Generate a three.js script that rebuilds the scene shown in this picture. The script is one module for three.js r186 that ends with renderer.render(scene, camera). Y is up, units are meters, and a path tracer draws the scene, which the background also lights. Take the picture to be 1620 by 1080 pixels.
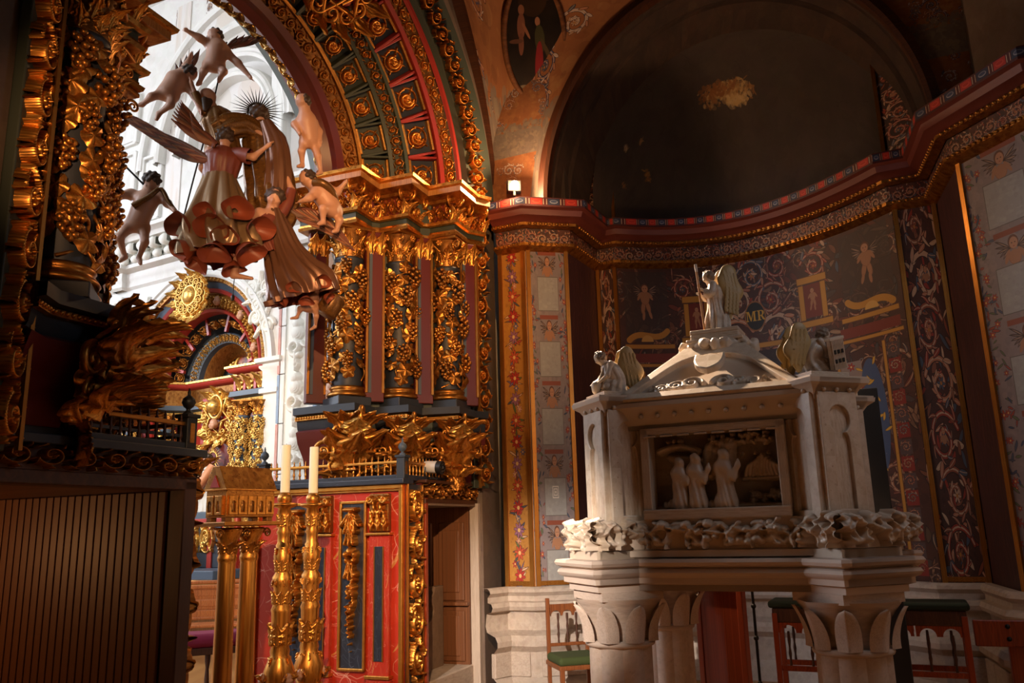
import * as THREE from 'three';
import { mergeGeometries, toCreasedNormals } from 'three/addons/utils/BufferGeometryUtils.js';
import { RectAreaLightUniformsLib } from 'three/addons/lights/RectAreaLightUniformsLib.js';
import { RoundedBoxGeometry } from 'three/addons/geometries/RoundedBoxGeometry.js';

/* ---------- camera, light, exposure ---------- */
const scene = new THREE.Scene();
const camera = new THREE.PerspectiveCamera(45.117, 1.5, 0.05, 200);
camera.position.set(0, 1.7, 0);
camera.matrixAutoUpdate = true;
{
  const m = new THREE.Matrix4().makeBasis(
    new THREE.Vector3(0.99962, -0.02692, -0.00603),
    new THREE.Vector3(0.02759, 0.97544, 0.21854),
    new THREE.Vector3(0.0, -0.21863, 0.97581));
  camera.quaternion.setFromRotationMatrix(m);
}
scene.add(camera);
scene.background = new THREE.Color(0, 0, 0);
const renderer = new THREE.WebGLRenderer({ antialias: true });
renderer.toneMapping = THREE.LinearToneMapping;
renderer.toneMappingExposure = 1.0;
renderer.shadowMap.enabled = true;
RectAreaLightUniformsLib.init();
function rectLight(name, color, power, w, h, from, to) {
  const l = new THREE.RectAreaLight(color, power, w, h);
  l.name = name; l.position.set(...from); l.lookAt(...to); scene.add(l); return l;
}
function spotLight(name, color, power, angle, pen, from, to, soft = 2) {
  const l = new THREE.SpotLight(color, power, 0, angle, pen, 2);
  l.name = name; l.position.set(...from); l.target.position.set(...to); l.castShadow = true; l.shadow.radius = soft;
  scene.add(l); scene.add(l.target); l.target.name = name + '_aim'; return l;
}
const WARM = 0xffc890, DAY = 0xe6efff;
// floodlight on the pilaster cornice (its glowing glass is built with the lamp)
spotLight('ledge_floodlight_beam', 0xffe2c4, 330, 0.5, 0.5, [0.083, 5.48, -8.715], [1.55, 2.5, -5.6], 1.5);
{ const l = new THREE.PointLight(WARM, 7); l.name = 'ledge_floodlight_glow'; l.position.set(0.083, 5.48, -8.715); l.castShadow = true; l.shadow.radius = 2; scene.add(l); }
// unseen spots, added with their fixtures to light the places listed
const ADDED_SPOTS = [['the marbled pedestal', [-0.4, 3.9, -0.4], [-1.3, 1.5, -8.0]], ['the vine columns and coffers', [0.1, 4.6, -0.6], [-1.0, 4.7, -8.6]], ['the stone dado', [-2.0, 3.4, -0.8], [0.55, 0.65, -8.4]], ['the hanging angels', [-1.0, 2.9, 0.2], [-2.3, 4.2, -7.0]], ['the transept altar', [-8.6, 6.2, -9.6], [-6.0, 3.8, -16.0]]];
spotLight('unseen_spot_jamb', 0xffcf9c, 190, 0.24, 0.9, ...ADDED_SPOTS[0].slice(1), 2);
spotLight('unseen_spot_columns', 0xffc080, 170, 0.32, 0.9, ...ADDED_SPOTS[1].slice(1), 2);
spotLight('unseen_spot_dado', 0xfff0e2, 280, 0.2, 0.5, ...ADDED_SPOTS[2].slice(1), 1.5);
spotLight('added_spot_angels', 0xffc088, 70, 0.22, 0.9, ...ADDED_SPOTS[3].slice(1), 2);  // added fill that lifts the hanging figures out of silhouette
spotLight('added_spot_altar', 0xffe6c0, 170, 0.42, 0.8, ...ADDED_SPOTS[4].slice(1), 3);  // added out of view to brighten the recessed altarpiece
// daylight through the tall windows of the transept and a small one over the viewer
rectLight('transept_window_light', DAY, 13, 4, 5, [-11.6, 8.6, -1.9], [-5.6, 5.5, -15]);
rectLight('transept_end_window_light', DAY, 22, 4, 5, [-17.6, 8.4, -12.6], [-3, 4.5, -7]);
rectLight('chapel_window_light', 0xd0deff, 1.8, 1.0, 1.7, [3.5, 4.3, -3.8], [1.4, 1.8, -5.6]);


/* ---------- helpers ---------- */
let seed = 12345;
const rnd = () => { seed = (seed + 0x6d2b79f5) | 0; let t = Math.imul(seed ^ (seed >>> 15), 1 | seed); t = (t + Math.imul(t ^ (t >>> 7), 61 | t)) ^ t; return ((t ^ (t >>> 14)) >>> 0) / 4294967296; };
const rr = (a, b) => a + (b - a) * rnd();
const PI = Math.PI, sin = Math.sin, cos = Math.cos, lerp = (a, b, t) => a + (b - a) * t, clamp = (x, a, b) => Math.min(b, Math.max(a, x));
const V = (x, y, z) => new THREE.Vector3(x, y, z);
const taken = new Map();
function numbered(n) { const k = taken.get(n) ?? 0; taken.set(n, k + 1); return k ? n + '_' + String(k).padStart(3, '0') : n; }
function T(name, label, category, pos = [0, 0, 0], ry = 0, group) {
  const o = new THREE.Group(); o.name = numbered(name); o.position.set(...pos); o.rotation.y = ry;
  o.userData = { label, category }; if (group) o.userData.group = group; scene.add(o); return o;
}
function S(name, label, pos = [0, 0, 0], ry = 0) {
  const o = new THREE.Group(); o.name = numbered(name); o.position.set(...pos); o.rotation.y = ry;
  o.userData = { label, category: 'structure', kind: 'structure' }; scene.add(o); return o;
}
function M(name, geo, mat, parent, pos, rot, scl) {
  const m = new THREE.Mesh(geo, mat); m.name = name; m.castShadow = m.receiveShadow = true;
  if (pos) m.position.set(...pos); if (rot) m.rotation.set(...rot); if (scl) typeof scl === 'number' ? m.scale.setScalar(scl) : m.scale.set(...scl);
  parent.add(m); return m;
}
function dup(o, pos, ry, label, group) {
  const c = o.clone(); c.name = numbered(o.name.replace(/_\d{3}$/, '')); c.userData = { ...o.userData };
  if (label) c.userData.label = label; if (group) c.userData.group = group;
  c.position.set(...pos); if (ry !== undefined) c.rotation.y = ry; scene.add(c); return c;
}
function mg(list) {
  const l = list.map((g) => { g = g.index ? g.toNonIndexed() : g; for (const k of Object.keys(g.attributes)) if (!['position', 'normal', 'uv'].includes(k)) g.deleteAttribute(k); return g; });
  if (l.some((g) => !g.attributes.uv)) l.forEach((g) => g.deleteAttribute('uv'));
  l.forEach((g) => { if (!g.attributes.normal) g.computeVertexNormals(); g.clearGroups(); });
  return mergeGeometries(l);
}
const box = (w, h, d, x = 0, y = 0, z = 0) => { const g = new THREE.BoxGeometry(w, h, d); g.translate(x, y, z); return g; };
const rbox = (w, h, d, r = 0.01, x = 0, y = 0, z = 0) => { const g = new RoundedBoxGeometry(w, h, d, 2, r); g.translate(x, y, z); return g; };
const sph = (r, x = 0, y = 0, z = 0, n = 12) => { const g = new THREE.SphereGeometry(r, n, Math.ceil(n * 0.7)); g.translate(x, y, z); return g; };
const lathe = (pts, n = 20) => new THREE.LatheGeometry(pts.map((p) => new THREE.Vector2(p[0], p[1])), n);
const tube = (pts, r, seg = 24, rad = 6, closed = false) => new THREE.TubeGeometry(new THREE.CatmullRomCurve3(pts.map((p) => p.isVector3 ? p : V(...p)), closed), seg, r, rad, closed);
function extr(shape, d, bevel = 0, cs = 12) {
  const g = new THREE.ExtrudeGeometry(shape, { depth: d, bevelEnabled: bevel > 0, bevelSize: bevel, bevelThickness: bevel, bevelSegments: 2, curveSegments: cs }); return g;
}
const shp = (pts) => { const s = new THREE.Shape(); pts.forEach((p, i) => i ? s.lineTo(p[0], p[1]) : s.moveTo(p[0], p[1])); return s; };
function mat4(pos, rot = [0, 0, 0], s = 1) { const m = new THREE.Matrix4(), q = new THREE.Quaternion().setFromEuler(new THREE.Euler(...rot)); return m.compose(V(...pos), q, typeof s === 'number' ? V(s, s, s) : V(...s)); }
const at = (g, pos, rot, s) => g.clone().applyMatrix4(mat4(pos, rot, s));
function gridGeo(nu, nv, f, uvScale) { // f(u,v)->[x,y,z]
  const p = [], uv = [], ix = [];
  for (let j = 0; j <= nv; j++) for (let i = 0; i <= nu; i++) { const u = i / nu, v = j / nv; p.push(...f(u, v)); uv.push(uvScale ? u * uvScale[0] : u, uvScale ? v * uvScale[1] : v); }
  for (let j = 0; j < nv; j++) for (let i = 0; i < nu; i++) { const a = j * (nu + 1) + i, b = a + 1, c = a + nu + 1, d = c + 1; ix.push(a, b, d, a, d, c); }
  const g = new THREE.BufferGeometry(); g.setAttribute('position', new THREE.Float32BufferAttribute(p, 3)); g.setAttribute('uv', new THREE.Float32BufferAttribute(uv, 2)); g.setIndex(ix); g.computeVertexNormals(); return g;
}
// profile [[out, y], ...] swept along plan path [[x, z], ...]; 'out' is to the right of the walking direction
function sweep(profile, path, crease = 0.7) {
  const n = path.length, P = [], len = [0];
  for (let i = 0; i < n; i++) {
    const a = path[Math.max(0, i - 1)], b = path[i], c = path[Math.min(n - 1, i + 1)];
    let d1 = [b[0] - a[0], b[1] - a[1]], d2 = [c[0] - b[0], c[1] - b[1]];
    const l1 = Math.hypot(...d1) || 1, l2 = Math.hypot(...d2) || 1; d1 = i ? [d1[0] / l1, d1[1] / l1] : null; d2 = i < n - 1 ? [d2[0] / l2, d2[1] / l2] : null;
    if (!d1) d1 = d2; if (!d2) d2 = d1;
    const n1 = [-d1[1], d1[0]], n2 = [-d2[1], d2[0]]; let nx = n1[0] + n2[0], nz = n1[1] + n2[1]; const l = Math.hypot(nx, nz) || 1; nx /= l; nz /= l;
    const k = 1 / Math.max(0.35, nx * n1[0] + nz * n1[1]); P.push([b[0], b[1], nx * k, nz * k]); if (i) len.push(len[i - 1] + l1);
  }
  const pl = [0]; for (let j = 1; j < profile.length; j++) pl.push(pl[j - 1] + Math.hypot(profile[j][0] - profile[j - 1][0], profile[j][1] - profile[j - 1][1]));
  const p = [], uv = [];
  const vert = (i, j) => { const q = P[i], r = profile[j]; p.push(q[0] + q[2] * r[0], r[1], q[1] + q[3] * r[0]); uv.push(len[i], pl[j]); };
  for (let i = 0; i < n - 1; i++) for (let j = 0; j < profile.length - 1; j++) { vert(i, j); vert(i, j + 1); vert(i + 1, j + 1); vert(i, j); vert(i + 1, j + 1); vert(i + 1, j); }
  let g = new THREE.BufferGeometry(); g.setAttribute('position', new THREE.Float32BufferAttribute(p, 3)); g.setAttribute('uv', new THREE.Float32BufferAttribute(uv, 2)); g.computeVertexNormals();
  return toCreasedNormals(g, crease);
}
// profile [[radius, z], ...] swept round an arch in the xy plane (k flattens it)
function archSweep(profile, k, a0, a1, n, crease = 0.6) {
  const p = [], uv = [];
  const vert = (i, j) => { const t = lerp(a0, a1, i / n), r = profile[j]; p.push(r[0] * cos(t), k * r[0] * sin(t), r[1]); uv.push(t * r[0], j / (profile.length - 1)); };
  for (let i = 0; i < n; i++) for (let j = 0; j < profile.length - 1; j++) { vert(i, j); vert(i + 1, j); vert(i + 1, j + 1); vert(i, j); vert(i + 1, j + 1); vert(i, j + 1); }
  let g = new THREE.BufferGeometry(); g.setAttribute('position', new THREE.Float32BufferAttribute(p, 3)); g.setAttribute('uv', new THREE.Float32BufferAttribute(uv, 2)); g.computeVertexNormals();
  return toCreasedNormals(g, crease);
}
/* canvases and textures */
function canvas(w, h, fill) { const c = document.createElement('canvas'); c.width = w; c.height = h; const x = c.getContext('2d'); if (fill) { x.fillStyle = fill; x.fillRect(0, 0, w, h); } return x; }
function tex(ctx, repeat, srgb = true) { const t = new THREE.CanvasTexture(ctx.canvas); t.colorSpace = srgb ? THREE.SRGBColorSpace : THREE.NoColorSpace; t.wrapS = t.wrapT = THREE.RepeatWrapping; if (repeat) t.repeat.set(...repeat); t.magFilter = THREE.LinearFilter; return t; }
const std = (o) => new THREE.MeshStandardMaterial(o);
const lin = (r, g, b) => new THREE.Color().setRGB(r, g, b);
function speckle(ctx, n, cols, r0, r1, al) { const { width: w, height: h } = ctx.canvas; for (let i = 0; i < n; i++) { ctx.globalAlpha = rr(al * 0.3, al); ctx.fillStyle = cols[(rnd() * cols.length) | 0]; const r = rr(r0, r1); ctx.beginPath(); ctx.ellipse(rnd() * w, rnd() * h, r, r * rr(0.4, 1), rnd() * 3, 0, 7); ctx.fill(); } ctx.globalAlpha = 1; }
/* carved relief: draw a height picture, turn its raised cells into mesh */
const gray = (h) => { const v = Math.round(clamp(h, 0, 1) * 255); return `rgb(${v},${v},${v})`; };
function dome(c, x, y, r, h) { for (let k = 0; k < 5; k++) { const q = k / 5; c.fillStyle = gray(h * Math.sqrt(1 - (1 - q - 0.1) ** 2)); c.beginPath(); c.arc(x, y, r * (1 - q), 0, 7); c.fill(); } }
function ridge(c, pts, w0, w1, h) { // tapered rounded stroke
  for (let k = 0; k < 5; k++) { const q = k / 5; c.fillStyle = gray(h * Math.sqrt(1 - (1 - q - 0.12) ** 2)); for (let i = 0; i < pts.length; i++) { const w = lerp(w0, w1, i / (pts.length - 1)); c.beginPath(); c.arc(pts[i][0], pts[i][1], w * (1 - q), 0, 7); c.fill(); } }
}
const spiral = (cx, cy, r0, r1, a0, turns, n = 60) => Array.from({ length: n + 1 }, (_, i) => { const t = i / n, r = lerp(r0, r1, Math.pow(t, 0.8)), a = a0 + turns * 2 * PI * t; return [cx + r * cos(a), cy + r * sin(a)]; });
const bez = (a, b, c, d, n = 24) => Array.from({ length: n + 1 }, (_, i) => { const t = i / n, s = 1 - t; return [0, 1].map((k) => s * s * s * a[k] + 3 * s * s * t * b[k] + 3 * s * t * t * c[k] + t * t * t * d[k]); });
function carvedLeaf(c, x, y, ang, len, h, lobes = 5) { // acanthus: a rib and lobes to both sides
  for (let i = 0; i < lobes; i++) { const t = (i + 0.6) / lobes, px = x + cos(ang) * len * t, py = y + sin(ang) * len * t, l = len * 0.42 * (1 - t * 0.6);
    for (const s of [-1, 1]) { const a = ang + s * (1.0 - t * 0.45); ridge(c, bez([px, py], [px + cos(a) * l * 0.5, py + sin(a) * l * 0.5], [px + cos(a - s * 0.3) * l * 0.9, py + sin(a - s * 0.3) * l * 0.9], [px + cos(a - s * 0.7) * l, py + sin(a - s * 0.7) * l], 8), len * 0.1, len * 0.05, h * (0.7 + 0.3 * t)); } }
  ridge(c, bez([x, y], [x + cos(ang) * len * 0.3, y + sin(ang) * len * 0.3], [x + cos(ang) * len * 0.7, y + sin(ang) * len * 0.7], [x + cos(ang) * len, y + sin(ang) * len], 14), len * 0.06, len * 0.08, h);
}
function carvedRosette(c, x, y, r, h, n = 6) { for (let i = 0; i < n; i++) { const a = i * 2 * PI / n; dome(c, x + cos(a) * r * 0.62, y + sin(a) * r * 0.62, r * 0.42, h * 0.8); } dome(c, x, y, r * 0.34, h); }
function carvedRinceau(c, W, H, n, flip = 1) {
  const horiz = W >= H, L = horiz ? W : H, D = horiz ? H : W, step = L / n; c.save(); if (!horiz) { c.translate(W, 0); c.rotate(PI / 2); }
  for (let i = 0; i < n; i++) {
    const s = (i % 2 ? 1 : -1) * flip, cx = (i + 0.5) * step, cy = D / 2 + s * D * 0.04, R = Math.min(step * 0.5, D * 0.42);
    ridge(c, spiral(cx, cy, R, R * 0.2, s > 0 ? PI * 1.1 : PI * 0.9, s * 1.45), D * 0.07, D * 0.045, 0.72);
    for (let k = 0; k < 5; k++) { const a = (s > 0 ? PI * 1.1 : PI * 0.9) + s * k * 1.15; carvedLeaf(c, cx + cos(a) * R * 0.95, cy + sin(a) * R * 0.95, a + s * 0.9, R * 0.55, 0.85, 3); }
    carvedRosette(c, cx, cy, R * 0.42, 1, 5);
    carvedLeaf(c, i * step + step * 0.02, D * (0.5 + s * 0.3), s * 0.5, R * 0.7, 0.7, 3);
  }
  c.restore();
}
function relief(w, h, nx, ny, depth, draw, cut = 0.05, soft = 0) {
  const c = canvas(nx + 1, ny + 1, '#000'); c.globalCompositeOperation = 'lighten'; draw(c, nx + 1, ny + 1);
  const d = c.getImageData(0, 0, nx + 1, ny + 1).data; let F = new Float32Array((nx + 1) * (ny + 1)); for (let k = 0; k < F.length; k++) F[k] = d[k * 4] / 255;
  const H = (i, j) => F[clamp(ny - j, 0, ny) * (nx + 1) + clamp(i, 0, nx)];
  for (let q = 0; q < soft; q++) { const G = new Float32Array(F.length); for (let j = 0; j <= ny; j++) for (let i = 0; i <= nx; i++) { let t = 0; for (let b = -1; b <= 1; b++) for (let a = -1; a <= 1; a++) t += H(i + a, j + b); G[(ny - j) * (nx + 1) + i] = t / 9; } F = G; }
  const p = [], uv = [], id = new Int32Array((nx + 1) * (ny + 1)).fill(-1), ix = []; let cnt = 0;
  const sm = (i, j) => (H(i, j) * 4 + H(i - 1, j) + H(i + 1, j) + H(i, j - 1) + H(i, j + 1)) / 8;
  const vert = (i, j) => { const k = j * (nx + 1) + i; if (id[k] < 0) { id[k] = cnt++; const z = H(i, j) < cut ? -0.06 : sm(i, j); p.push((i / nx - 0.5) * w, (j / ny) * h, z * depth); uv.push(i / nx * w, j / ny * h); } return id[k]; };
  for (let j = 0; j < ny; j++) for (let i = 0; i < nx; i++) { if (Math.max(H(i, j), H(i + 1, j), H(i, j + 1), H(i + 1, j + 1)) < cut) continue; const a = vert(i, j), b = vert(i + 1, j), e = vert(i, j + 1), f = vert(i + 1, j + 1); ix.push(a, b, f, a, f, e); }
  const g = new THREE.BufferGeometry(); g.setAttribute('position', new THREE.Float32BufferAttribute(p, 3)); g.setAttribute('uv', new THREE.Float32BufferAttribute(uv, 2)); g.setIndex(ix); g.computeVertexNormals(); return g;
}
/* smooth bodies: surface nets over a distance field */
const smin = (a, b, k) => { const h = clamp(0.5 + 0.5 * (b - a) / k, 0, 1); return lerp(b, a, h) - k * h * (1 - h); };
function capD(p, a, b, ra, rb) { const bx = b[0] - a[0], by = b[1] - a[1], bz = b[2] - a[2], px = p[0] - a[0], py = p[1] - a[1], pz = p[2] - a[2]; const l = bx * bx + by * by + bz * bz, t = l ? clamp((px * bx + py * by + pz * bz) / l, 0, 1) : 0; return Math.hypot(px - bx * t, py - by * t, pz - bz * t) - (ra + (rb - ra) * t); }
function snet(prims, cell, k, pad = 0.02, mod) { // prims: [a,b,ra,rb,(ownK)]
  const lo = [1e9, 1e9, 1e9], hi = [-1e9, -1e9, -1e9];
  for (const q of prims) { if (q[5]) continue; for (const [e, r] of [[q[0], q[2]], [q[1], q[3]]]) for (let i = 0; i < 3; i++) { lo[i] = Math.min(lo[i], e[i] - r - pad); hi[i] = Math.max(hi[i], e[i] + r + pad); } }
  const n = [0, 1, 2].map((i) => Math.ceil((hi[i] - lo[i]) / cell) + 2), [nx, ny, nz] = n, val = new Float32Array(nx * ny * nz).fill(1), at3 = (x, y, z) => (z * ny + y) * nx + x;
  const p = [0, 0, 0];
  for (let z = 0; z < nz; z++) for (let y = 0; y < ny; y++) for (let x = 0; x < nx; x++) {
    p[0] = lo[0] + x * cell; p[1] = lo[1] + y * cell; p[2] = lo[2] + z * cell; let d = 10;
    for (const q of prims) { const e = capD(p, q[0], q[1], q[2], q[3]); if (q[5]) d = Math.max(d, -smin(e, 9, 0.01)); else { const kk = q[4] ?? k; d = d > 5 ? e : e - d > kk ? d : smin(d, e, kk); } }
    val[at3(x, y, z)] = mod ? mod(p, d) : d;
  }
  const vid = new Int32Array(nx * ny * nz).fill(-1), pos = [], ix = [];
  const E = [[0, 1], [2, 3], [4, 5], [6, 7], [0, 2], [1, 3], [4, 6], [5, 7], [0, 4], [1, 5], [2, 6], [3, 7]];
  for (let z = 0; z < nz - 1; z++) for (let y = 0; y < ny - 1; y++) for (let x = 0; x < nx - 1; x++) {
    const v = []; let m = 0; for (let i = 0; i < 8; i++) { v[i] = val[at3(x + (i & 1), y + ((i >> 1) & 1), z + (i >> 2))]; if (v[i] < 0) m |= 1 << i; }
    if (m === 0 || m === 255) continue; let c = 0, sx = 0, sy = 0, sz = 0;
    for (const [a, b] of E) { if ((v[a] < 0) === (v[b] < 0)) continue; const t = v[a] / (v[a] - v[b]); sx += lerp(a & 1, b & 1, t); sy += lerp((a >> 1) & 1, (b >> 1) & 1, t); sz += lerp(a >> 2, b >> 2, t); c++; }
    vid[at3(x, y, z)] = pos.length / 3; pos.push(lo[0] + (x + sx / c) * cell, lo[1] + (y + sy / c) * cell, lo[2] + (z + sz / c) * cell);
  }
  const quad = (a, b, c, d, f) => { if (a < 0 || b < 0 || c < 0 || d < 0) return; f ? ix.push(a, b, c, a, c, d) : ix.push(a, c, b, a, d, c); };
  for (let z = 1; z < nz - 1; z++) for (let y = 1; y < ny - 1; y++) for (let x = 1; x < nx - 1; x++) {
    const s = val[at3(x, y, z)] < 0;
    if (s !== (val[at3(x + 1, y, z)] < 0)) quad(vid[at3(x, y - 1, z - 1)], vid[at3(x, y, z - 1)], vid[at3(x, y, z)], vid[at3(x, y - 1, z)], s);
    if (s !== (val[at3(x, y + 1, z)] < 0)) quad(vid[at3(x - 1, y, z - 1)], vid[at3(x - 1, y, z)], vid[at3(x, y, z)], vid[at3(x, y, z - 1)], s);
    if (s !== (val[at3(x, y, z + 1)] < 0)) quad(vid[at3(x - 1, y - 1, z)], vid[at3(x, y - 1, z)], vid[at3(x, y, z)], vid[at3(x - 1, y, z)], s);
  }
  const g = new THREE.BufferGeometry(); g.setAttribute('position', new THREE.Float32BufferAttribute(pos, 3)); g.setIndex(ix); g.computeVertexNormals(); return g;
}
/* ---------- painted and plain materials ---------- */
const CREAM = '#b3937a', BRICK = '#8a2f1c', SLATE = '#444f60', OCHRE = '#a86f2b', SALMON = '#a5694c', UMBER = '#2c140c', GOLDP = '#c08a34', SKINP = '#98694a', LILAC = '#8c7a7c';
function pLeaf(c, x, y, ang, len, wid, curl, col, dark, light) {
  const ex = x + cos(ang) * len, ey = y + sin(ang) * len, nx = -sin(ang), ny = cos(ang), k = curl * len;
  c.fillStyle = col; c.strokeStyle = dark; c.lineWidth = Math.max(1, len * 0.04);
  c.beginPath(); c.moveTo(x, y);
  c.bezierCurveTo(x + cos(ang) * len * 0.3 + nx * wid, y + sin(ang) * len * 0.3 + ny * wid, x + cos(ang) * len * 0.8 + nx * (wid + k), y + sin(ang) * len * 0.8 + ny * (wid + k), ex + nx * k, ey + ny * k);
  c.bezierCurveTo(x + cos(ang) * len * 0.7 - nx * (wid * 0.4 - k * 0.4), y + sin(ang) * len * 0.7 - ny * (wid * 0.4 - k * 0.4), x + cos(ang) * len * 0.3 - nx * wid * 0.6, y + sin(ang) * len * 0.3 - ny * wid * 0.6, x, y);
  c.fill(); c.stroke();
  if (light) { c.strokeStyle = light; c.lineWidth = Math.max(1, len * 0.05); c.beginPath(); c.moveTo(x + cos(ang) * len * 0.15, y + sin(ang) * len * 0.15); c.quadraticCurveTo(x + cos(ang) * len * 0.55 + nx * (wid * 0.4 + k * 0.3), y + sin(ang) * len * 0.55 + ny * (wid * 0.4 + k * 0.3), ex + nx * k * 0.9 - cos(ang) * len * 0.1, ey + ny * k * 0.9 - sin(ang) * len * 0.1); c.stroke(); }
}
function pFlower(c, x, y, r, col, mid, n = 6) { for (let i = 0; i < n; i++) { const a = i * 2 * PI / n + x; pLeaf(c, x, y, a, r, r * 0.34, 0.15, col, '#3a1d12', null); } c.fillStyle = mid; c.beginPath(); c.arc(x, y, r * 0.25, 0, 7); c.fill(); }
function pScroll(c, cx, cy, R, s, cols) {
  const pick = () => cols[(rnd() * cols.length) | 0], a0 = s > 0 ? PI * 1.1 : -PI * 0.1, pts = spiral(cx, cy, R, R * 0.16, a0, s * 1.5, 40);
  c.lineCap = 'round'; for (const [w, col] of [[0.2, UMBER], [0.15, pick()], [0.05, CREAM]]) { c.strokeStyle = col; c.lineWidth = R * w * 1.25; c.beginPath(); pts.forEach((p, i) => i ? c.lineTo(p[0], p[1]) : c.moveTo(p[0], p[1])); c.stroke(); }
  for (let i = 1; i < 34; i += 3) { const p = pts[i], q = pts[i + 1], a = Math.atan2(q[1] - p[1], q[0] - p[0]), k = 1 - i / 50; const col = pick(); pLeaf(c, p[0], p[1], a - s * 0.9, R * 0.62 * k, R * 0.2 * k, s * 0.35, col, UMBER, col === CREAM ? SALMON : CREAM); if (i % 2) pLeaf(c, p[0], p[1], a + s * 0.8, R * 0.28 * k, R * 0.09 * k, -s * 0.3, pick(), UMBER, null); }
  pFlower(c, cx, cy, R * 0.26, pick(), OCHRE, 6);
}
function pPutto(c, x, y, s, wings = true, bust = false) {
  const e = (dx, dy, a, b, r, col) => { c.fillStyle = col; c.beginPath(); c.ellipse(x + dx * s, y + dy * s, a * s, b * s, r, 0, 7); c.fill(); };
  if (wings) for (const k of [-1, 1]) for (let i = 0; i < 5; i++) pLeaf(c, x + k * 0.25 * s, y + 0.1 * s, (k > 0 ? -0.7 : PI + 0.7) + k * i * 0.32, s * (1.1 - i * 0.1), s * 0.12, k * 0.1, i % 2 ? '#6d5a52' : '#8d7362', UMBER, null);
  const o = '#8a5b40';
  if (!bust) { e(-0.22, 1.5, 0.2, 0.55, 0.15, o); e(0.25, 1.45, 0.2, 0.55, -0.25, o); e(-0.2, 1.45, 0.17, 0.5, 0.15, SKINP); e(0.23, 1.4, 0.17, 0.5, -0.25, SKINP); e(-0.2, 2.2, 0.13, 0.42, 0.1, SKINP); e(0.42, 2.1, 0.13, 0.42, -0.3, SKINP); }
  e(0, 0.62, 0.44, bust ? 0.42 : 0.66, 0, o); e(0, 0.6, 0.4, bust ? 0.4 : 0.62, 0, SKINP); e(-0.5, 0.5, 0.13, 0.42, 0.5, SKINP); e(0.5, 0.5, 0.13, 0.42, -0.6, SKINP);
  e(0, -0.22, 0.36, 0.4, 0, '#5a331f'); e(0.02, -0.16, 0.29, 0.33, 0, '#a8785a'); e(-0.1, -0.18, 0.045, 0.03, 0, '#3a2014'); e(0.12, -0.18, 0.045, 0.03, 0, '#3a2014'); e(0.02, 0.02, 0.07, 0.025, 0, '#94412f'); e(0.02, -0.08, 0.03, 0.07, 0, '#b07a52');
}
function muralScroll(W, H, n, ground, cols) {
  const c = canvas(W, H, ground); speckle(c, 500, ['#1c0c07', '#5a2f1c', '#40210f'], 2, W * 0.04, 0.35);
  const horiz = W > H, L = horiz ? W : H, D = horiz ? H : W;
  for (let i = 0; i < n * 26; i++) { const u = rnd() * L, v = rnd() * D; pLeaf(c, horiz ? u : v, horiz ? v : u, rnd() * 6.3, D * rr(0.12, 0.26), D * rr(0.04, 0.08), rr(-0.45, 0.45), cols[i % cols.length], UMBER, i % 3 ? null : '#c0a488'); }
  for (let i = 0; i < n; i++) { const t = (i + 0.5) / n * L, s = i % 2 ? 1 : -1, R = Math.min(D * 0.44, L / n * 0.56); const x = horiz ? t : D / 2 + s * D * 0.05, y = horiz ? D / 2 + s * D * 0.05 : t; pScroll(c, x, y, R, s, cols);
    if (i % 3 === 1) pPutto(c, x, y - R * 0.2, R * 0.36, false, true); }
  speckle(c, 700, ['#1a0b06', '#e0c29a', '#6a4a34'], 0.6, 2.2, 0.5); return tex(c);
}
const MIXED = [CREAM, BRICK, SLATE, SALMON, '#84442c', '#7a4a34'];
const paint = (t, r = 0.6) => std({ map: t, roughness: r });
const mScrollV = paint(muralScroll(512, 2048, 7, '#45251a', MIXED)), mScrollV2 = paint(muralScroll(384, 2048, 8, '#2e150d', MIXED)), mFrieze = paint(muralScroll(2048, 256, 13, '#4a1d12', [CREAM, BRICK, SLATE, '#9a5a34', SALMON]));
const mFloral = (() => {
  const c = canvas(256, 2048, '#a8742e'); speckle(c, 900, ['#8a5a20', '#c4923f', '#7a4c1c', '#b98a45'], 2, 14, 0.4);
  for (let y = 60; y < 2048; y += 128) { const k = (y / 128 | 0) % 3; c.strokeStyle = '#4d4a26'; c.lineWidth = 4; c.beginPath(); c.moveTo(128, y - 64); c.lineTo(128 + rr(-10, 10), y + 64); c.stroke();
    for (let i = 0; i < 10; i++) pLeaf(c, 128, y + rr(-40, 50), rnd() * 6.3, rr(40, 84), rr(8, 14), rr(-0.2, 0.2), ['#55683f', '#a2382a', '#6b5a86', '#c9a98c', '#3f4a60', '#b3502f'][(rnd() * 6) | 0], '#4a2a18', null);
    pFlower(c, 128, y, 46, ['#a32a22', '#8d5d78', '#b24a2c'][k], '#d7b070', 8); pFlower(c, rr(70, 190), y + 62, 24, ['#5b5f86', '#c08a80', '#a03028'][k], '#d7b070', 6); }
  speckle(c, 900, ['#5a3614', '#e0bd7c'], 0.6, 2, 0.5); return paint(tex(c), 0.5);
})();
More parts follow.
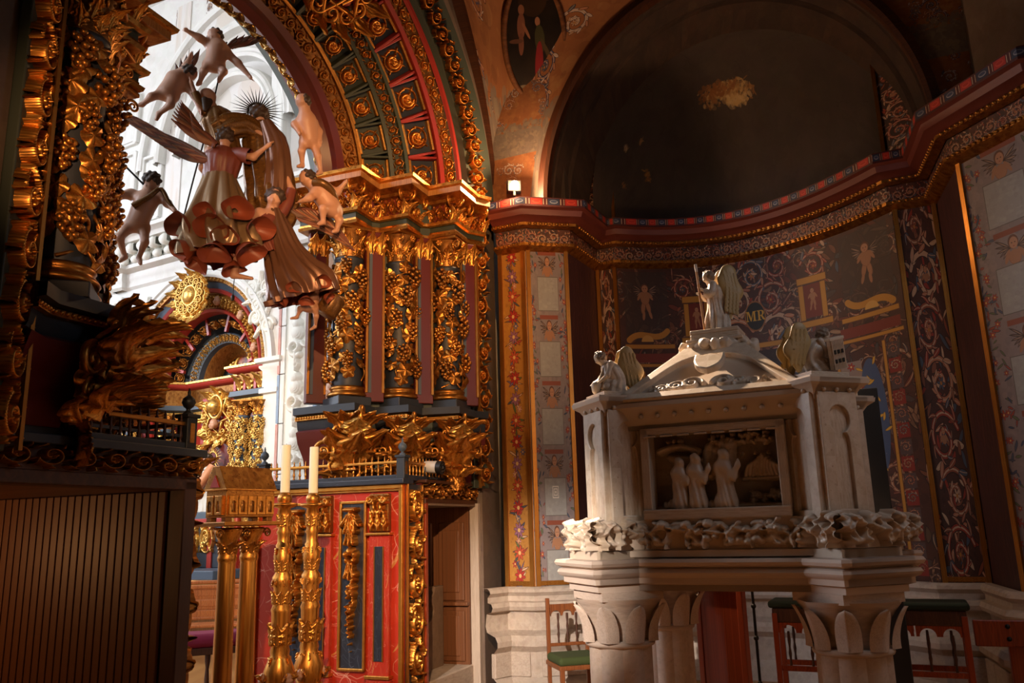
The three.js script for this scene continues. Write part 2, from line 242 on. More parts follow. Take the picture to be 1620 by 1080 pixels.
const mCherub = (() => {
  const c = canvas(512, 2048, '#7d7070'); speckle(c, 900, ['#6a5d60', '#8f8282', '#98867e', '#5f545a'], 3, 26, 0.35);
  for (let i = 0; i < 300; i++) { const x = rnd() < 0.5 ? rr(20, 120) : rr(392, 492), y = rnd() * 2048; if (i % 3) pLeaf(c, x, y, rnd() * 6.3, rr(24, 52), rr(6, 12), 0.2, ['#3f4a60', '#55603f', '#8c3a2c', '#33405c'][i % 4], '#2c2630', null); else pFlower(c, x, y, rr(12, 24), ['#9c3528', '#4a5578', '#b9a7a8'][i % 3 ? 1 : 0], '#c9a35c', 6); }
  for (let i = 0; i < 5; i++) { const y = 30 + i * 410; c.fillStyle = '#7d3a22'; c.fillRect(150, y + 4, 212, 26); pPutto(c, 256, y + 86, 84, true, true); c.fillStyle = '#8f8e8c'; c.fillRect(136, y + 170, 240, 216); c.strokeStyle = '#5c5550'; c.lineWidth = 4; c.strokeRect(136, y + 170, 240, 216); for (let k = 0; k < 60; k++) { c.globalAlpha = 0.25; c.fillStyle = k % 2 ? '#7d7a78' : '#a0a09e'; c.beginPath(); c.ellipse(rr(146, 366), y + rr(180, 376), rr(4, 22), rr(4, 14), 0, 0, 7); c.fill(); } c.globalAlpha = 1; }
  c.strokeStyle = '#d0cbc2'; c.lineWidth = 6; for (let k = 0; k < 3; k++) { c.strokeRect(226 + k * 14, 1480 + k * 14, 64 - k * 28, 64 - k * 28); }
  speckle(c, 900, ['#4a4048', '#d6cac4'], 0.6, 2, 0.5); return paint(tex(c), 0.55);
})();
const mApse = (() => { // left to right on the curved wall
  const W = 2048, H = 2048, c = canvas(W, H, '#42241a'); for (let i = 0; i < 900; i++) pLeaf(c, rnd() * W, rnd() * H, rnd() * 6.3, rr(50, 130), rr(16, 36), rr(-0.5, 0.5), ['#5a2a1c', '#70452f', '#3f3a3c', '#7a5a44', '#6b2f20', '#54402f', '#8a6a50'][i % 7], '#26120c', i % 4 ? null : '#a08468'); for (let i = 0; i < 70; i++) pScroll(c, rnd() * W, rnd() * H, rr(60, 110), i % 2 ? 1 : -1, ['#8a6a50', '#6b2f20', '#444a54', '#8d5a3e', '#5a3a2c']); speckle(c, 1500, ['#24100a', '#56291a', '#47210f', '#5a3020'], 4, 60, 0.3);
  const gold = (x, y, w, h) => { c.fillStyle = '#5d3512'; c.fillRect(x - 4, y - 4, w + 8, h + 8); c.fillStyle = '#b07c2c'; c.fillRect(x, y, w, h); };
  for (const [x, y, R, s] of [[900, 330, 130, 1], [1160, 330, 130, -1], [860, 560, 150, -1], [1200, 560, 150, 1], [820, 120, 110, 1], [1230, 120, 110, -1], [1030, 150, 120, 1], [480, 190, 90, -1], [1500, 180, 100, 1], [470, 1180, 130, 1], [1560, 1180, 130, -1], [820, 900, 120, 1], [1230, 900, 120, -1], [1020, 1300, 170, 1], [600, 1500, 150, -1], [1450, 1500, 150, 1], [1020, 1750, 170, -1], [400, 1800, 140, 1], [1650, 1800, 140, -1]]) pScroll(c, x, y, R, s, MIXED);
  for (let i = 0; i < 120; i++) pLeaf(c, rr(380, 1700), rr(40, 2000), rnd() * 6.3, rr(40, 90), rr(12, 24), rr(-0.4, 0.4), MIXED[i % 6], UMBER, null);
  c.fillStyle = '#161713'; c.beginPath(); c.ellipse(1030, 420, 78, 96, 0, 0, 7); c.fill(); c.strokeStyle = '#8d5a30'; c.lineWidth = 10; c.stroke(); c.fillStyle = '#c79a34'; c.font = 'bold 92px serif'; c.textAlign = 'center'; c.fillText('MR', 1030, 452);
  for (const m of [0, 1]) { c.save(); if (m) { c.translate(W, 0); c.scale(-1, 1); } // two framed side bays, mirrored
    c.fillStyle = '#3a2a24'; c.globalAlpha = 0.75; c.fillRect(40, 60, 320, 470); c.globalAlpha = 1; pPutto(c, 190, 190, 78, true); gold(30, 560, 360, 26); c.strokeStyle = '#b07c2c'; c.lineWidth = 40; c.beginPath(); c.moveTo(60, 530); c.bezierCurveTo(150, 440, 250, 560, 340, 470); c.stroke(); c.fillStyle = '#c2954a'; c.beginPath(); c.arc(190, 540, 44, PI, 0); c.fill();
    gold(470, 240, 210, 40); c.fillStyle = '#6b2415'; c.fillRect(490, 290, 180, 210); gold(480, 290, 34, 220); gold(640, 290, 34, 220); pPutto(c, 575, 340, 46, false); gold(450, 520, 240, 36);
    c.fillStyle = '#70281a'; c.fillRect(30, 620, 380, 60); gold(20, 690, 400, 18); c.fillStyle = '#85746a'; c.fillRect(300, 820, 150, 1180); c.fillStyle = '#3c4c6a'; c.beginPath(); c.ellipse(250, 1150, 80, 330, 0, 0, 7); c.fill(); c.strokeStyle = '#c79a34'; c.lineWidth = 5; for (let i = 0; i < 22; i++) { pLeaf(c, 250 + rr(-50, 50), 860 + i * 27, rnd() * 6.3, 46, 12, 0.4, '#c79a34', '#6a4a18', null); }
    for (let i = 0; i < 9; i++) { pFlower(c, rr(320, 430), 850 + i * 130, 26, ['#a32a22', '#8b2f2a', '#4a5578'][i % 3], '#d7b070'); } pPutto(c, 375, 960, 60, false); pPutto(c, 380, 1430, 60, false);
    for (let i = 0; i < 14; i++) { c.fillStyle = i % 2 ? '#7a2317' : '#4a3a3a'; c.fillRect(60, 760 + i * 90, 70, 80); pScroll(c, 95, 800 + i * 90, 30, i % 2 ? 1 : -1, MIXED); } gold(140, 740, 16, 1280); gold(440, 740, 18, 1280); c.restore(); }
  gold(700, 600, 660, 30); c.fillStyle = '#2a120c'; c.fillRect(700, 650, 660, 110); gold(700, 770, 660, 20);
  speckle(c, 2500, ['#1a0b06', '#e0c29a', '#6a4a34'], 0.7, 2.4, 0.45); return paint(tex(c), 0.55);
})();
const mBlocks = (() => { const c = canvas(1024, 64, '#4a1510'); for (let i = 0; i < 8; i++) { const x = i * 128; c.fillStyle = i % 2 ? '#b32a1c' : '#26304a'; c.fillRect(x + 14, 8, 86, 48); c.fillStyle = i % 2 ? '#cf4a30' : '#8d8f98'; c.beginPath(); c.ellipse(x + 57, 32, 30, 14, 0, 0, 7); c.fill(); c.fillStyle = i % 2 ? '#b32a1c' : '#3a4766'; c.beginPath(); c.ellipse(x + 57, 34, 24, 9, 0, 0, 7); c.fill(); c.fillStyle = '#c9b8a0'; c.fillRect(x + 106, 10, 5, 44); c.fillRect(x + 2, 10, 4, 44); } const t = tex(c, [1 / 1.1, 1 / 0.1]); return paint(t, 0.5); })();
function mottled(w, h, base, cols, n, r0, r1, al, rep, rough = 0.8) { const c = canvas(w, h, base); speckle(c, n, cols, r0, r1, al); return std({ map: tex(c, rep), roughness: rough }); }
const mReturn = (() => { const c = canvas(256, 512, '#3b2024'); for (let i = 0; i < 600; i++) { c.globalAlpha = 0.4; c.strokeStyle = ['#56302e', '#2a1618', '#6a3a34', '#4b2a3a', '#7a4a38'][i % 5]; c.lineWidth = rr(1, 4); const x = rnd() * 256, y = rnd() * 512; c.beginPath(); c.moveTo(x, y); c.bezierCurveTo(x + rr(-20, 20), y + 20, x + rr(-20, 20), y + 40, x + rr(-30, 30), y + rr(40, 90)); c.stroke(); } c.globalAlpha = 1; return std({ map: tex(c, [1, 1.5]), roughness: 0.55 }); })();
const mPend = (() => { const c = canvas(1024, 1024, '#8f5a34'); speckle(c, 600, ['#7d4a28', '#9c683c', '#6d4226', '#a87a4c'], 6, 50, 0.35); for (let i = 0; i < 26; i++) pScroll(c, rnd() * 1024, rnd() * 1024, rr(50, 90), i % 2 ? 1 : -1, [CREAM, '#b9a7a0', SLATE, '#4a4a6a', SALMON]); c.fillStyle = '#70645a'; c.fillRect(0, 700, 1024, 324); for (let i = 0; i < 900; i++) { c.globalAlpha = rr(0.5, 1); c.fillStyle = ['#75665a', '#6a5c52', '#80705f', '#6f6258'][i % 4]; const y = 1024 - 560 * rnd() * rnd(), r = rr(10, 46); c.beginPath(); c.ellipse(rnd() * 1024, Math.max(y, 620 + rr(-40, 60)), r, r * 0.7, rnd() * 3, 0, 7); c.fill(); } c.globalAlpha = 1; return std({ map: tex(c), roughness: 0.85 }); })();
const mPlaster = mottled(512, 512, '#6a584c', ['#5e4e44', '#76645a', '#58483e', '#7c6a5c', '#655850'], 900, 6, 60, 0.22, [0.6, 0.6], 0.9);
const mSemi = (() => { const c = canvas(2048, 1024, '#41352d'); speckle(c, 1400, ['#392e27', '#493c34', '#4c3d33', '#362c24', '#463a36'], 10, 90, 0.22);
  const patch = (x, y, w, h, n, cols) => { for (let i = 0; i < n; i++) { c.globalAlpha = rr(0.35, 0.8); c.fillStyle = cols[i % cols.length]; c.beginPath(); c.ellipse(x + rr(-w, w) * Math.sqrt(rnd()), y + rr(-h, h) * Math.sqrt(rnd()), rr(4, 22), rr(3, 12), rnd() * 3, 0, 7); c.fill(); } c.globalAlpha = 1; };
  patch(1000, 480, 190, 62, 300, ['#9a7040', '#a98350', '#8a5c30', '#b8935c']); patch(930, 450, 150, 46, 90, ['#7a4a22', '#8a5628']); patch(1060, 530, 90, 30, 90, ['#c0a070', '#b8935c']);
  patch(330, 640, 22, 60, 26, ['#7d5126', '#96692f']); patch(300, 330, 16, 22, 12, ['#b09878', '#9a7a50']); patch(170, 520, 10, 40, 12, ['#8a5c30']); patch(390, 420, 16, 8, 8, ['#9a7040']); patch(1500, 500, 120, 20, 8, ['#463629']);
  c.strokeStyle = '#1c1613'; c.lineWidth = 2; for (let i = 0; i < 14; i++) { c.globalAlpha = 0.4; let x = rnd() * 2048, y = rnd() * 1024; c.beginPath(); c.moveTo(x, y); for (let k = 0; k < 8; k++) c.lineTo(x += rr(-30, 30), y += rr(-10, 40)); c.stroke(); } c.globalAlpha = 1; return std({ map: tex(c), roughness: 0.85 }); })();
const stoneMap = (() => { const c = canvas(1024, 1024, '#b3a598'); speckle(c, 2200, ['#a99a8c', '#bdb0a4', '#c4b8ac', '#9d8d80', '#b8a494', '#8f8074'], 3, 40, 0.25); speckle(c, 900, ['#7a6a5e', '#d8cec4', '#94806e'], 0.8, 3, 0.5); return c; })();
const mStone = std({ map: tex(stoneMap, [0.8, 0.8]), roughness: 0.85 });
const mStoneDark = std({ map: tex(stoneMap, [0.8, 0.8]), roughness: 0.9, color: lin(0.42, 0.32, 0.25) });
const mWhite = mottled(512, 512, '#d8d6d0', ['#cfccc6', '#e2e0da', '#c8c4bc', '#dcd8d0'], 500, 6, 50, 0.3, [0.3, 0.3], 0.8);
const mStucco = std({ color: lin(0.74, 0.72, 0.64), roughness: 0.7 });
const mWhiteFresco = (() => { const c = canvas(1024, 1024, '#d6d1cb'); speckle(c, 220, ['#cbb3a0', '#c6a98f', '#dcd8d4', '#bcae9c', '#c4b9b2'], 10, 70, 0.28); for (let i = 0; i < 40; i++) pScroll(c, rnd() * 1024, rnd() * 1024, rr(18, 40), i % 2 ? 1 : -1, ['#c9a888', '#a8adb4', '#cdb8a8', '#d8cfc4']); return std({ map: tex(c, [0.35, 0.35]), roughness: 0.85 }); })();
function woodTex(base, cols, w = 512, h = 512) { const c = canvas(w, h, base); for (let i = 0; i < 420; i++) { c.globalAlpha = rr(0.1, 0.35); c.strokeStyle = cols[i % cols.length]; c.lineWidth = rr(0.8, 4); const x = rnd() * w; c.beginPath(); c.moveTo(x, 0); c.bezierCurveTo(x + rr(-14, 14), h * 0.3, x + rr(-14, 14), h * 0.7, x + rr(-4, 4), h); c.stroke(); } c.globalAlpha = 1; return tex(c); }
const tWood = woodTex('#6a4024', ['#52301a', '#845432', '#3d2412', '#946440']), tWoodRed = woodTex('#8a3414', ['#6e260d', '#a5451d', '#5c1d09', '#b4562a']), tWoodLight = woodTex('#a8743c', ['#8f5c2a', '#bd8a50', '#7c4e22', '#c99a60']);
const mWood = std({ map: tWood, roughness: 0.45 }), mWoodRed = std({ map: tWoodRed, roughness: 0.35 }), mWoodLight = std({ map: tWoodLight, roughness: 0.4 }), mWoodDark = std({ map: tWood, color: lin(0.4, 0.32, 0.28), roughness: 0.5 });
const goldMap = (() => { const c = canvas(256, 256, '#e6dcc8'); speckle(c, 500, ['#c9a878', '#fff4dc', '#a8875c', '#d8c49c', '#8a6a48'], 2, 18, 0.4); speckle(c, 160, ['#6a3f26', '#7d2c1c', '#54402c'], 1, 4, 0.6); return tex(c, [2, 2]); })(), goldRough = (() => { const c = canvas(256, 256, '#8c8c8c'); speckle(c, 400, ['#6c6c6c', '#b4b4b4', '#7c7c7c', '#d0d0d0'], 2, 16, 0.5); return tex(c, [3, 3], false); })();
const gilt = (r, g, b, m, ro) => std({ color: lin(r, g, b), map: goldMap, roughnessMap: goldRough, metalness: m, roughness: ro * 1.7 });
const mGold = gilt(0.88, 0.46, 0.12, 0.92, 0.38), mGoldPale = gilt(0.85, 0.6, 0.22, 0.88, 0.38), mGoldOld = gilt(0.58, 0.29, 0.075, 0.85, 0.38), mGoldDark = gilt(0.34, 0.17, 0.05, 0.75, 0.42);
const mRed = std({ color: lin(0.3, 0.025, 0.018), roughness: 0.4 }), mRedDark = std({ color: lin(0.11, 0.014, 0.012), roughness: 0.4 }), mBlue = std({ color: lin(0.06, 0.085, 0.12), roughness: 0.5 }), mBlueDark = std({ color: lin(0.022, 0.028, 0.04), roughness: 0.5 }), mGreenDark = std({ color: lin(0.035, 0.045, 0.03), roughness: 0.55 }), mBlack = std({ color: lin(0.008, 0.008, 0.009), roughness: 0.5 }), mIron = std({ color: lin(0.02, 0.018, 0.017), roughness: 0.5, metalness: 0.6 });
const mSkin = std({ color: lin(0.47, 0.25, 0.16), roughness: 0.45 }), mHair = std({ color: lin(0.05, 0.03, 0.02), roughness: 0.6 });

/* ---------- the chapel: plan in its own axes (x right along the apse, z towards the viewer), turned 25 degrees ---------- */
const CH = -25 * PI / 180, SPRING = 5.3;
const arcPts = (p, m, q, n) => Array.from({ length: n + 1 }, (_, i) => { const t = i / n, s = 1 - t; const cx = 2 * m[0] - (p[0] + q[0]) / 2, cz = 2 * m[1] - (p[1] + q[1]) / 2; return [s * s * p[0] + 2 * s * t * cx + t * t * q[0], s * s * p[1] + 2 * s * t * cz + t * t * q[1]]; });
const PL = [[-4.0, -8.25], [-3.65, -8.25], [-3.24, -8.55], [-3.2, -9.4], [-2.92, -9.4]], PR = [[0.2, -9.0], [0.62, -9.0], [0.76, -8.05], [1.34, -7.4], [1.75, -7.4]];
const ARC = arcPts(PL[4], [-1.4, -9.9], PR[0], 24);
const PLAN = [...PL.slice(0, 4), ...ARC, ...PR.slice(1)];
function wallBox(name, p, q, y0, y1, mat, parent, th = 0.2) { const dx = q[0] - p[0], dz = q[1] - p[1], l = Math.hypot(dx, dz), a = Math.atan2(-dz, dx), g = box(l, y1 - y0, th, 0, (y1 - y0) / 2, -th / 2); return M(name, g, mat, parent, [(p[0] + q[0]) / 2, y0, (p[1] + q[1]) / 2], [0, a, 0]); }
{
  const w = S('wall_back', 'painted apse wall with grotesque murals and gilt strips', [0, 0, 0], CH);
  const Y0 = 1.05, Y1 = 4.85;
  wallBox('painted_panel', PL[0], PL[1], Y0, Y1, mFloral, w); wallBox('painted_panel', PL[1], PL[2], Y0, Y1, mCherub, w); wallBox('painted_panel', PL[2], PL[3], Y0, Y1, mReturn, w); wallBox('painted_panel', PL[3], PL[4], Y0, Y1, mScrollV, w);
  wallBox('painted_panel', PR[0], PR[1], Y0, Y1, mScrollV, w); wallBox('painted_panel', PR[1], PR[2], Y0, Y1, mReturn, w); wallBox('painted_panel', PR[2], PR[3], Y0, Y1, mCherub, w); wallBox('painted_panel', PR[3], PR[4], Y0, Y1, mFloral, w);
  const path = ARC; M('apse_mural', gridGeo(48, 1, (u, v) => { const k = u * 24, i = Math.min(23, k | 0), f = k - i; return [lerp(path[i][0], path[i + 1][0], f), lerp(Y0, Y1, v), lerp(path[i][1], path[i + 1][1], f)]; }), mApse, w);
  M('backing', sweep([[-0.02, 0], [-0.3, 0], [-0.3, 10], [-0.25, 10]], PLAN), mPlaster, w);
  // gilt edging strips of the painted panels
  const strip = (p, y0 = Y0 + 0.02, y1 = Y1, wd = 0.045, ang = 0) => M('gilt_strip', box(wd, y1 - y0, 0.03, 0, (y0 + y1) / 2, 0.01), mGoldOld, w, [p[0], 0, p[1]], [0, ang, 0]);
  const along = (p, q, t) => [lerp(p[0], q[0], t), lerp(p[1], q[1], t)], ang = (p, q) => Math.atan2(-(q[1] - p[1]), q[0] - p[0]);
  for (const [p, q] of [[PL[0], PL[1]], [PL[1], PL[2]], [PL[3], PL[4]], [PR[0], PR[1]], [PR[2], PR[3]], [PR[3], PR[4]]]) { const l = Math.hypot(q[0] - p[0], q[1] - p[1]); strip(along(p, q, 0.03 / l), undefined, undefined, 0.045, ang(p, q)); strip(along(p, q, 1 - 0.03 / l), undefined, undefined, 0.045, ang(p, q)); for (const y of [Y0 + 0.05, Y1 - 0.03]) M('gilt_strip', box(l - 0.1, 0.045, 0.03), mGoldOld, w, [(p[0] + q[0]) / 2, y, (p[1] + q[1]) / 2], [0, ang(p, q), 0]); }
}
{ // entablature round the chapel
  const t = S('trim_1', 'painted entablature with red and blue blocks and gilt beading round the chapel', [0, 0, 0], CH);
  M('block_band', sweep([[0.0, 5.33], [0.3, 5.33], [0.3, 5.22]], PLAN), mBlocks, t);
  M('cove', sweep([[0.3, 5.22], [0.26, 5.2], [0.24, 5.14], [0.16, 5.12], [0.13, 5.09]], PLAN), std({ color: lin(0.15, 0.03, 0.02), roughness: 0.5 }), t);
  M('gilt_bead', sweep([[0.13, 5.09], [0.15, 5.085], [0.15, 5.05], [0.06, 5.04]], PLAN), mGoldOld, t);
  const fz = mFrieze.clone(); fz.map = mFrieze.map.clone(); fz.map.repeat.set(1 / 1.6, 1 / 0.2); M('frieze', sweep([[0.05, 5.04], [0.04, 4.86]], PLAN), fz, t);
  M('gilt_bead', sweep([[0.04, 4.865], [0.11, 4.855], [0.11, 4.82], [0.06, 4.8], [0, 4.78]], PLAN), mGoldOld, t);
  const eggs = []; const e0 = new THREE.OctahedronGeometry(0.024, 1);
  for (let i = 0; i < PLAN.length - 1; i++) { const p = PLAN[i], q = PLAN[i + 1], l = Math.hypot(q[0] - p[0], q[1] - p[1]), nx = -(q[1] - p[1]) / l, nz = (q[0] - p[0]) / l, n = Math.max(1, Math.round(l / 0.06)); for (let k = 0; k < n; k++) { const f = (k + 0.5) / n, x = lerp(p[0], q[0], f), z = lerp(p[1], q[1], f); eggs.push(at(e0, [x + nx * 0.15, 5.068, z + nz * 0.15])); eggs.push(at(e0, [x + nx * 0.115, 4.838, z + nz * 0.115], [0, 0, 0], 0.8)); } }
  const b = M('egg_beads', mg(eggs), mGoldOld, t); b.userData.kind = 'stuff';
}
{ // stone dado
  const t = S('baseboard_back', 'weathered pale stone dado with heavy mouldings under the murals', [0, 0, 0], CH);
  const path = [[-4.12, -7.9], ...PLAN.slice(0)];
  const prof = [[0.02, 1.07], [0.1, 1.07], [0.13, 1.05], [0.14, 1.02], [0.1, 0.98], [0.1, 0.93], [0.15, 0.92], [0.17, 0.88], [0.15, 0.84], [0.08, 0.82], [0.06, 0.7], [0.08, 0.64], [0.2, 0.6], [0.23, 0.55], [0.23, 0.5], [0.19, 0.46], [0.17, 0.44], [0.17, 0.2], [0.25, 0.14], [0.27, 0]];
  M('moulding', sweep(prof, path, 0.5), mStone, t);
  // stone blocks standing proud below the mouldings
  for (let i = 0; i < path.length - 1; i++) { const p = path[i], q = path[i + 1], l = Math.hypot(q[0] - p[0], q[1] - p[1]); if (l < 0.3) continue; const nx = -(q[1] - p[1]) / l, nz = (q[0] - p[0]) / l, n = Math.max(1, Math.round(l / 0.5)); for (let k = 0; k < n; k++) { const f = (k + 0.5) / n; M('stone_block', rbox(l / n - 0.008, 0.235, 0.06, 0.01), mStone, t, [lerp(p[0], q[0], f) + nx * 0.16, 0.32, lerp(p[1], q[1], f) + nz * 0.16], [0, Math.atan2(-(q[1] - p[1]), q[0] - p[0]), 0]); } }
}
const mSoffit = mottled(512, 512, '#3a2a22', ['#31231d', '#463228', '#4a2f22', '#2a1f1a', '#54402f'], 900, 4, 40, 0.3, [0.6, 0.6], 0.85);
// apse vault, its arch and the crossing above
const AP = { x: -1.35, z: -8.35, r: 2.0, rise: 2.3 };
{
  const s = S('ceiling_apse', 'dark brown plaster half dome with peeled ochre patches', [0, 0, 0], CH);
  const n = ARC.length - 1;
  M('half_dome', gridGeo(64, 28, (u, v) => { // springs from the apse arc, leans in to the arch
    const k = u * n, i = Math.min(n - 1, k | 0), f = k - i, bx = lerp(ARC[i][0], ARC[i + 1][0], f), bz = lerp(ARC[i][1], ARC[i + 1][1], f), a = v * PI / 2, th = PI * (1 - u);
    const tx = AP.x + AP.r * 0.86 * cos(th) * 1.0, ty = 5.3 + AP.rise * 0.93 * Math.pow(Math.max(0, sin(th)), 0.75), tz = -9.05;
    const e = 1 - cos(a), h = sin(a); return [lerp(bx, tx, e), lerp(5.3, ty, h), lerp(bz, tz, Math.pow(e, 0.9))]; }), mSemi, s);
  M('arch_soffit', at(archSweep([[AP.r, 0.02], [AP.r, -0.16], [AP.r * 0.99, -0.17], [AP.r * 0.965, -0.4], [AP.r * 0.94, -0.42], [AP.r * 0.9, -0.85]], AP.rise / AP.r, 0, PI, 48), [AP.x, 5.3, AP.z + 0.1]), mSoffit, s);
  M('arch_rib', at(archSweep([[AP.r + 0.1, 0.04], [AP.r + 0.1, 0.1], [AP.r + 0.02, 0.12], [AP.r - 0.02, 0.1], [AP.r - 0.02, 0.0]], AP.rise / AP.r, 0, PI, 48), [AP.x, 5.3, AP.z + 0.05]), mWoodDark, s);
  // painted upright bands on the returns above the cornice
  wallBox('painted_band', PL[2], PL[3], 5.3, 7.3, mSemi, s, 0.1); wallBox('painted_band', [-3.2, -9.1], [-2.9, -9.35], 5.3, 6.15, mScrollV2, s, 0.05); wallBox('painted_band', [0.2, -8.98], [0.56, -8.7], 5.3, 6.9, mScrollV2, s, 0.05);
  M('gilt_strip', box(0.04, 0.9, 0.03), mGoldOld, s, [-2.9, 5.75, -9.32]); M('gilt_strip', box(0.04, 1.6, 0.03), mGoldOld, s, [0.2, 6.1, -8.95]);
}
/* ---------- the wall with the great arch: x across the opening, z towards the chapel ---------- */
const AR = 69 * PI / 180, OC = [-1.54, 0, -6.38], K = 0.79, K2 = 1.1, ASP = 5.2;
const archToWorld = (x, y, z) => V(x, y, z).applyAxisAngle(V(0, 1, 0), AR).add(V(...OC)), chapelToWorld = (x, y, z) => V(x, y, z).applyAxisAngle(V(0, 1, 0), CH);
function archShape(x0, x1, y0, y1, r, k, spring, floor = 0) { const s = shp([[x0, y0], [x1, y0], [x1, y1], [x0, y1]]); const h = new THREE.Path(); h.moveTo(-r, floor + 0.001); h.lineTo(r, floor + 0.001); h.lineTo(r, spring); for (let i = 1; i < 48; i++) { const t = PI * i / 48; h.lineTo(r * cos(t), spring + k * r * sin(t)); } h.lineTo(-r, spring); h.closePath(); s.holes.push(h); return s; }
{
  const w = S('wall_left', 'brown plaster wall pierced by the great gilded arch', OC, AR);
  M('plaster_wall', at(extr(archShape(-8.2, 3.35, 0, 10, 2.86, K, ASP), 0.28), [0, 0, -0.12]), mPlaster, w);
  M('inner_wall', at(extr(archShape(-9, 9, -0.02, 15, 3.15, K, ASP), 0.2), [0, 0, -1.95]), mWhite, w);
  M('archivolt_moulding', at(archSweep([[2.86, 0.16], [2.86, 0.22], [3.0, 0.24], [3.02, 0.2], [3.06, 0.2], [3.08, 0.26], [3.13, 0.27], [3.15, 0.17]], 0.92, 0, PI, 64), [0, ASP, 0]), mPlaster, w);
  M('dark_rib', at(archSweep([[3.16, 0.16], [3.16, 0.27], [3.2, 0.29], [3.24, 0.27], [3.24, 0.14]], K2, 0, PI, 64), [0, ASP, 0]), mWoodDark, w);
  for (const s of [-1, 1]) M('jamb_block', extr(shp(s > 0 ? [[2.95, 0.0], [2.2, -0.1], [1.72, -0.68], [1.74, -0.95], [3.15, -1.95], [3.4, -1.95], [3.4, 0.0]] : [[-2.95, 0.0], [-3.4, 0.0], [-3.4, -1.95], [-3.15, -1.95], [-1.74, -0.95], [-1.72, -0.68], [-2.2, -0.1]]), 3.1).rotateX(PI / 2).translate(0, 5.22, 0), mGreenDark, w);
}
{ // pendentive with painted oval
  const N = 26, A1 = 1.25; const PLc = (a) => archToWorld(3.24 * cos(a), ASP + K2 * 3.24 * sin(a), 0.24), PRc = (a) => chapelToWorld(AP.x - (AP.r + 0.1) * cos(a), 5.3 + AP.rise / AP.r * (AP.r + 0.1) * sin(a), AP.z + 0.12);
  const surf = (u, v, off = 0) => { const a = v * A1, p = PLc(a).lerp(PRc(a), u); p.addScaledVector(V(-0.28, 0.1, -1).normalize(), 0.35 * sin(u * PI) * sin(Math.min(1, v * 1.3) * PI / 2) - off); return p.toArray(); };
  const w = S('ceiling_pendentive', 'orange painted pendentive between the arch ribs');
  M('painted_vault', gridGeo(20, N, (u, v) => surf(u, v)), mPend, w);
  const ov = T('oval_painting', 'dark oval painting of standing figures in a brown frame on the pendentive', 'painting');
  const c = canvas(512, 768, '#17100c'); speckle(c, 300, ['#1f1610', '#120c09', '#2a1c12', '#241a18'], 10, 80, 0.4); c.fillStyle = '#4a2f18'; c.beginPath(); c.ellipse(260, 130, 120, 110, 0, 0, 7); c.globalAlpha = 0.6; c.fill(); c.globalAlpha = 1;
  const el = (x, y, a, b, r, f) => { c.fillStyle = f; c.beginPath(); c.ellipse(x, y, a, b, r, 0, 7); c.fill(); };
  el(160, 190, 26, 32, 0, '#8a5a42'); el(150, 290, 34, 80, 0.1, '#7c4e3c'); el(140, 400, 22, 70, 0.1, '#6e4434'); el(190, 320, 12, 60, -0.5, '#8a5a42'); el(100, 380, 60, 14, 0, '#5a3a2c');
  el(290, 270, 22, 28, 0, '#9a6a50'); el(300, 380, 42, 90, 0, '#3c3a22'); el(280, 540, 34, 150, 0.12, '#7a1f22'); el(360, 470, 16, 110, -0.5, '#4a3a26'); el(395, 560, 10, 24, -0.5, '#8a5a42'); el(140, 680, 60, 26, 0, '#6a5a48'); el(160, 700, 26, 30, 0.4, '#8a7a64'); el(360, 110, 60, 40, 0.3, '#3c2418');
  const C = V(...surf(0.66, 0.66)), e1 = V(...surf(0.8, 0.66)).sub(V(...surf(0.52, 0.66))).setY(0).normalize(), e2 = V(...surf(0.66, 0.78)).sub(V(...surf(0.66, 0.54))); e2.addScaledVector(e1, -e2.dot(e1)).normalize(); const nn = e1.clone().cross(e2).normalize();
  const onOval = (a, r, h) => C.clone().addScaledVector(e1, 0.36 * r * cos(a)).addScaledVector(e2, 0.7 * r * sin(a)).addScaledVector(nn, 0.07 + h).toArray();
  M('canvas', (() => { const g = gridGeo(48, 8, (u, v) => onOval(u * 2 * PI, v, 0)); const uv = g.attributes.uv; for (let i = 0; i < uv.count; i++) { const u = uv.getX(i) * 2 * PI, v = uv.getY(i); uv.setXY(i, 0.5 + 0.5 * v * cos(u), 0.5 + 0.5 * v * sin(u)); } return g; })(), std({ map: tex(c), roughness: 0.4 }), ov);
  M('frame', tube(Array.from({ length: 40 }, (_, i) => onOval(i / 40 * 2 * PI, 1, 0.0)), 0.032, 80, 8, true), mWood, ov); M('backing', tube(Array.from({ length: 40 }, (_, i) => onOval(i / 40 * 2 * PI, 1, -0.05)), 0.045, 80, 6, true), mWood, ov);
}
{ // rest of the shell
  const f = S('floor', 'pale boarded floor of the church'); const m = std({ map: (() => { const t = tWoodLight.clone(); t.repeat.set(2, 1); return t; })(), roughness: 0.35 }); M('boards', box(40, 0.2, 40, -4, -0.1, -10), m, f);
  const r = S('wall_right', 'plain right wall of the chapel', [0, 0, 0], CH); M('wall', box(0.3, 10, 12, 1.87, 5, -1.4), mPlaster, r);
  const b = S('wall_front', 'plain wall behind the viewer', [0, 0, 0], CH); M('wall', box(12, 10, 0.3, -2, 5, 4.2), mPlaster, b);
  const ce = S('ceiling', 'plain ceiling over the chapel', [0, 0, 0], CH); M('slab', box(8.6, 0.3, 14.5, -2, 10, -3), mPlaster, ce);
  const sp = S('wall_spandrel', 'dark painted spandrel over the apse arch', [0, 0, 0], CH); const pts = [[-4.2, 5.3]]; for (let i = 40; i >= 0; i--) { const t = PI * i / 40; pts.push([AP.x + (AP.r + 0.02) * cos(t), 5.3 + (AP.rise + 0.02) * sin(t)]); } pts.push([1.85, 5.3], [1.85, 10], [-4.2, 10]); const sh = shp(pts); M('wall', at(extr(sh, 0.1), [0, 0, AP.z - 0.02]), mPend, sp);
}
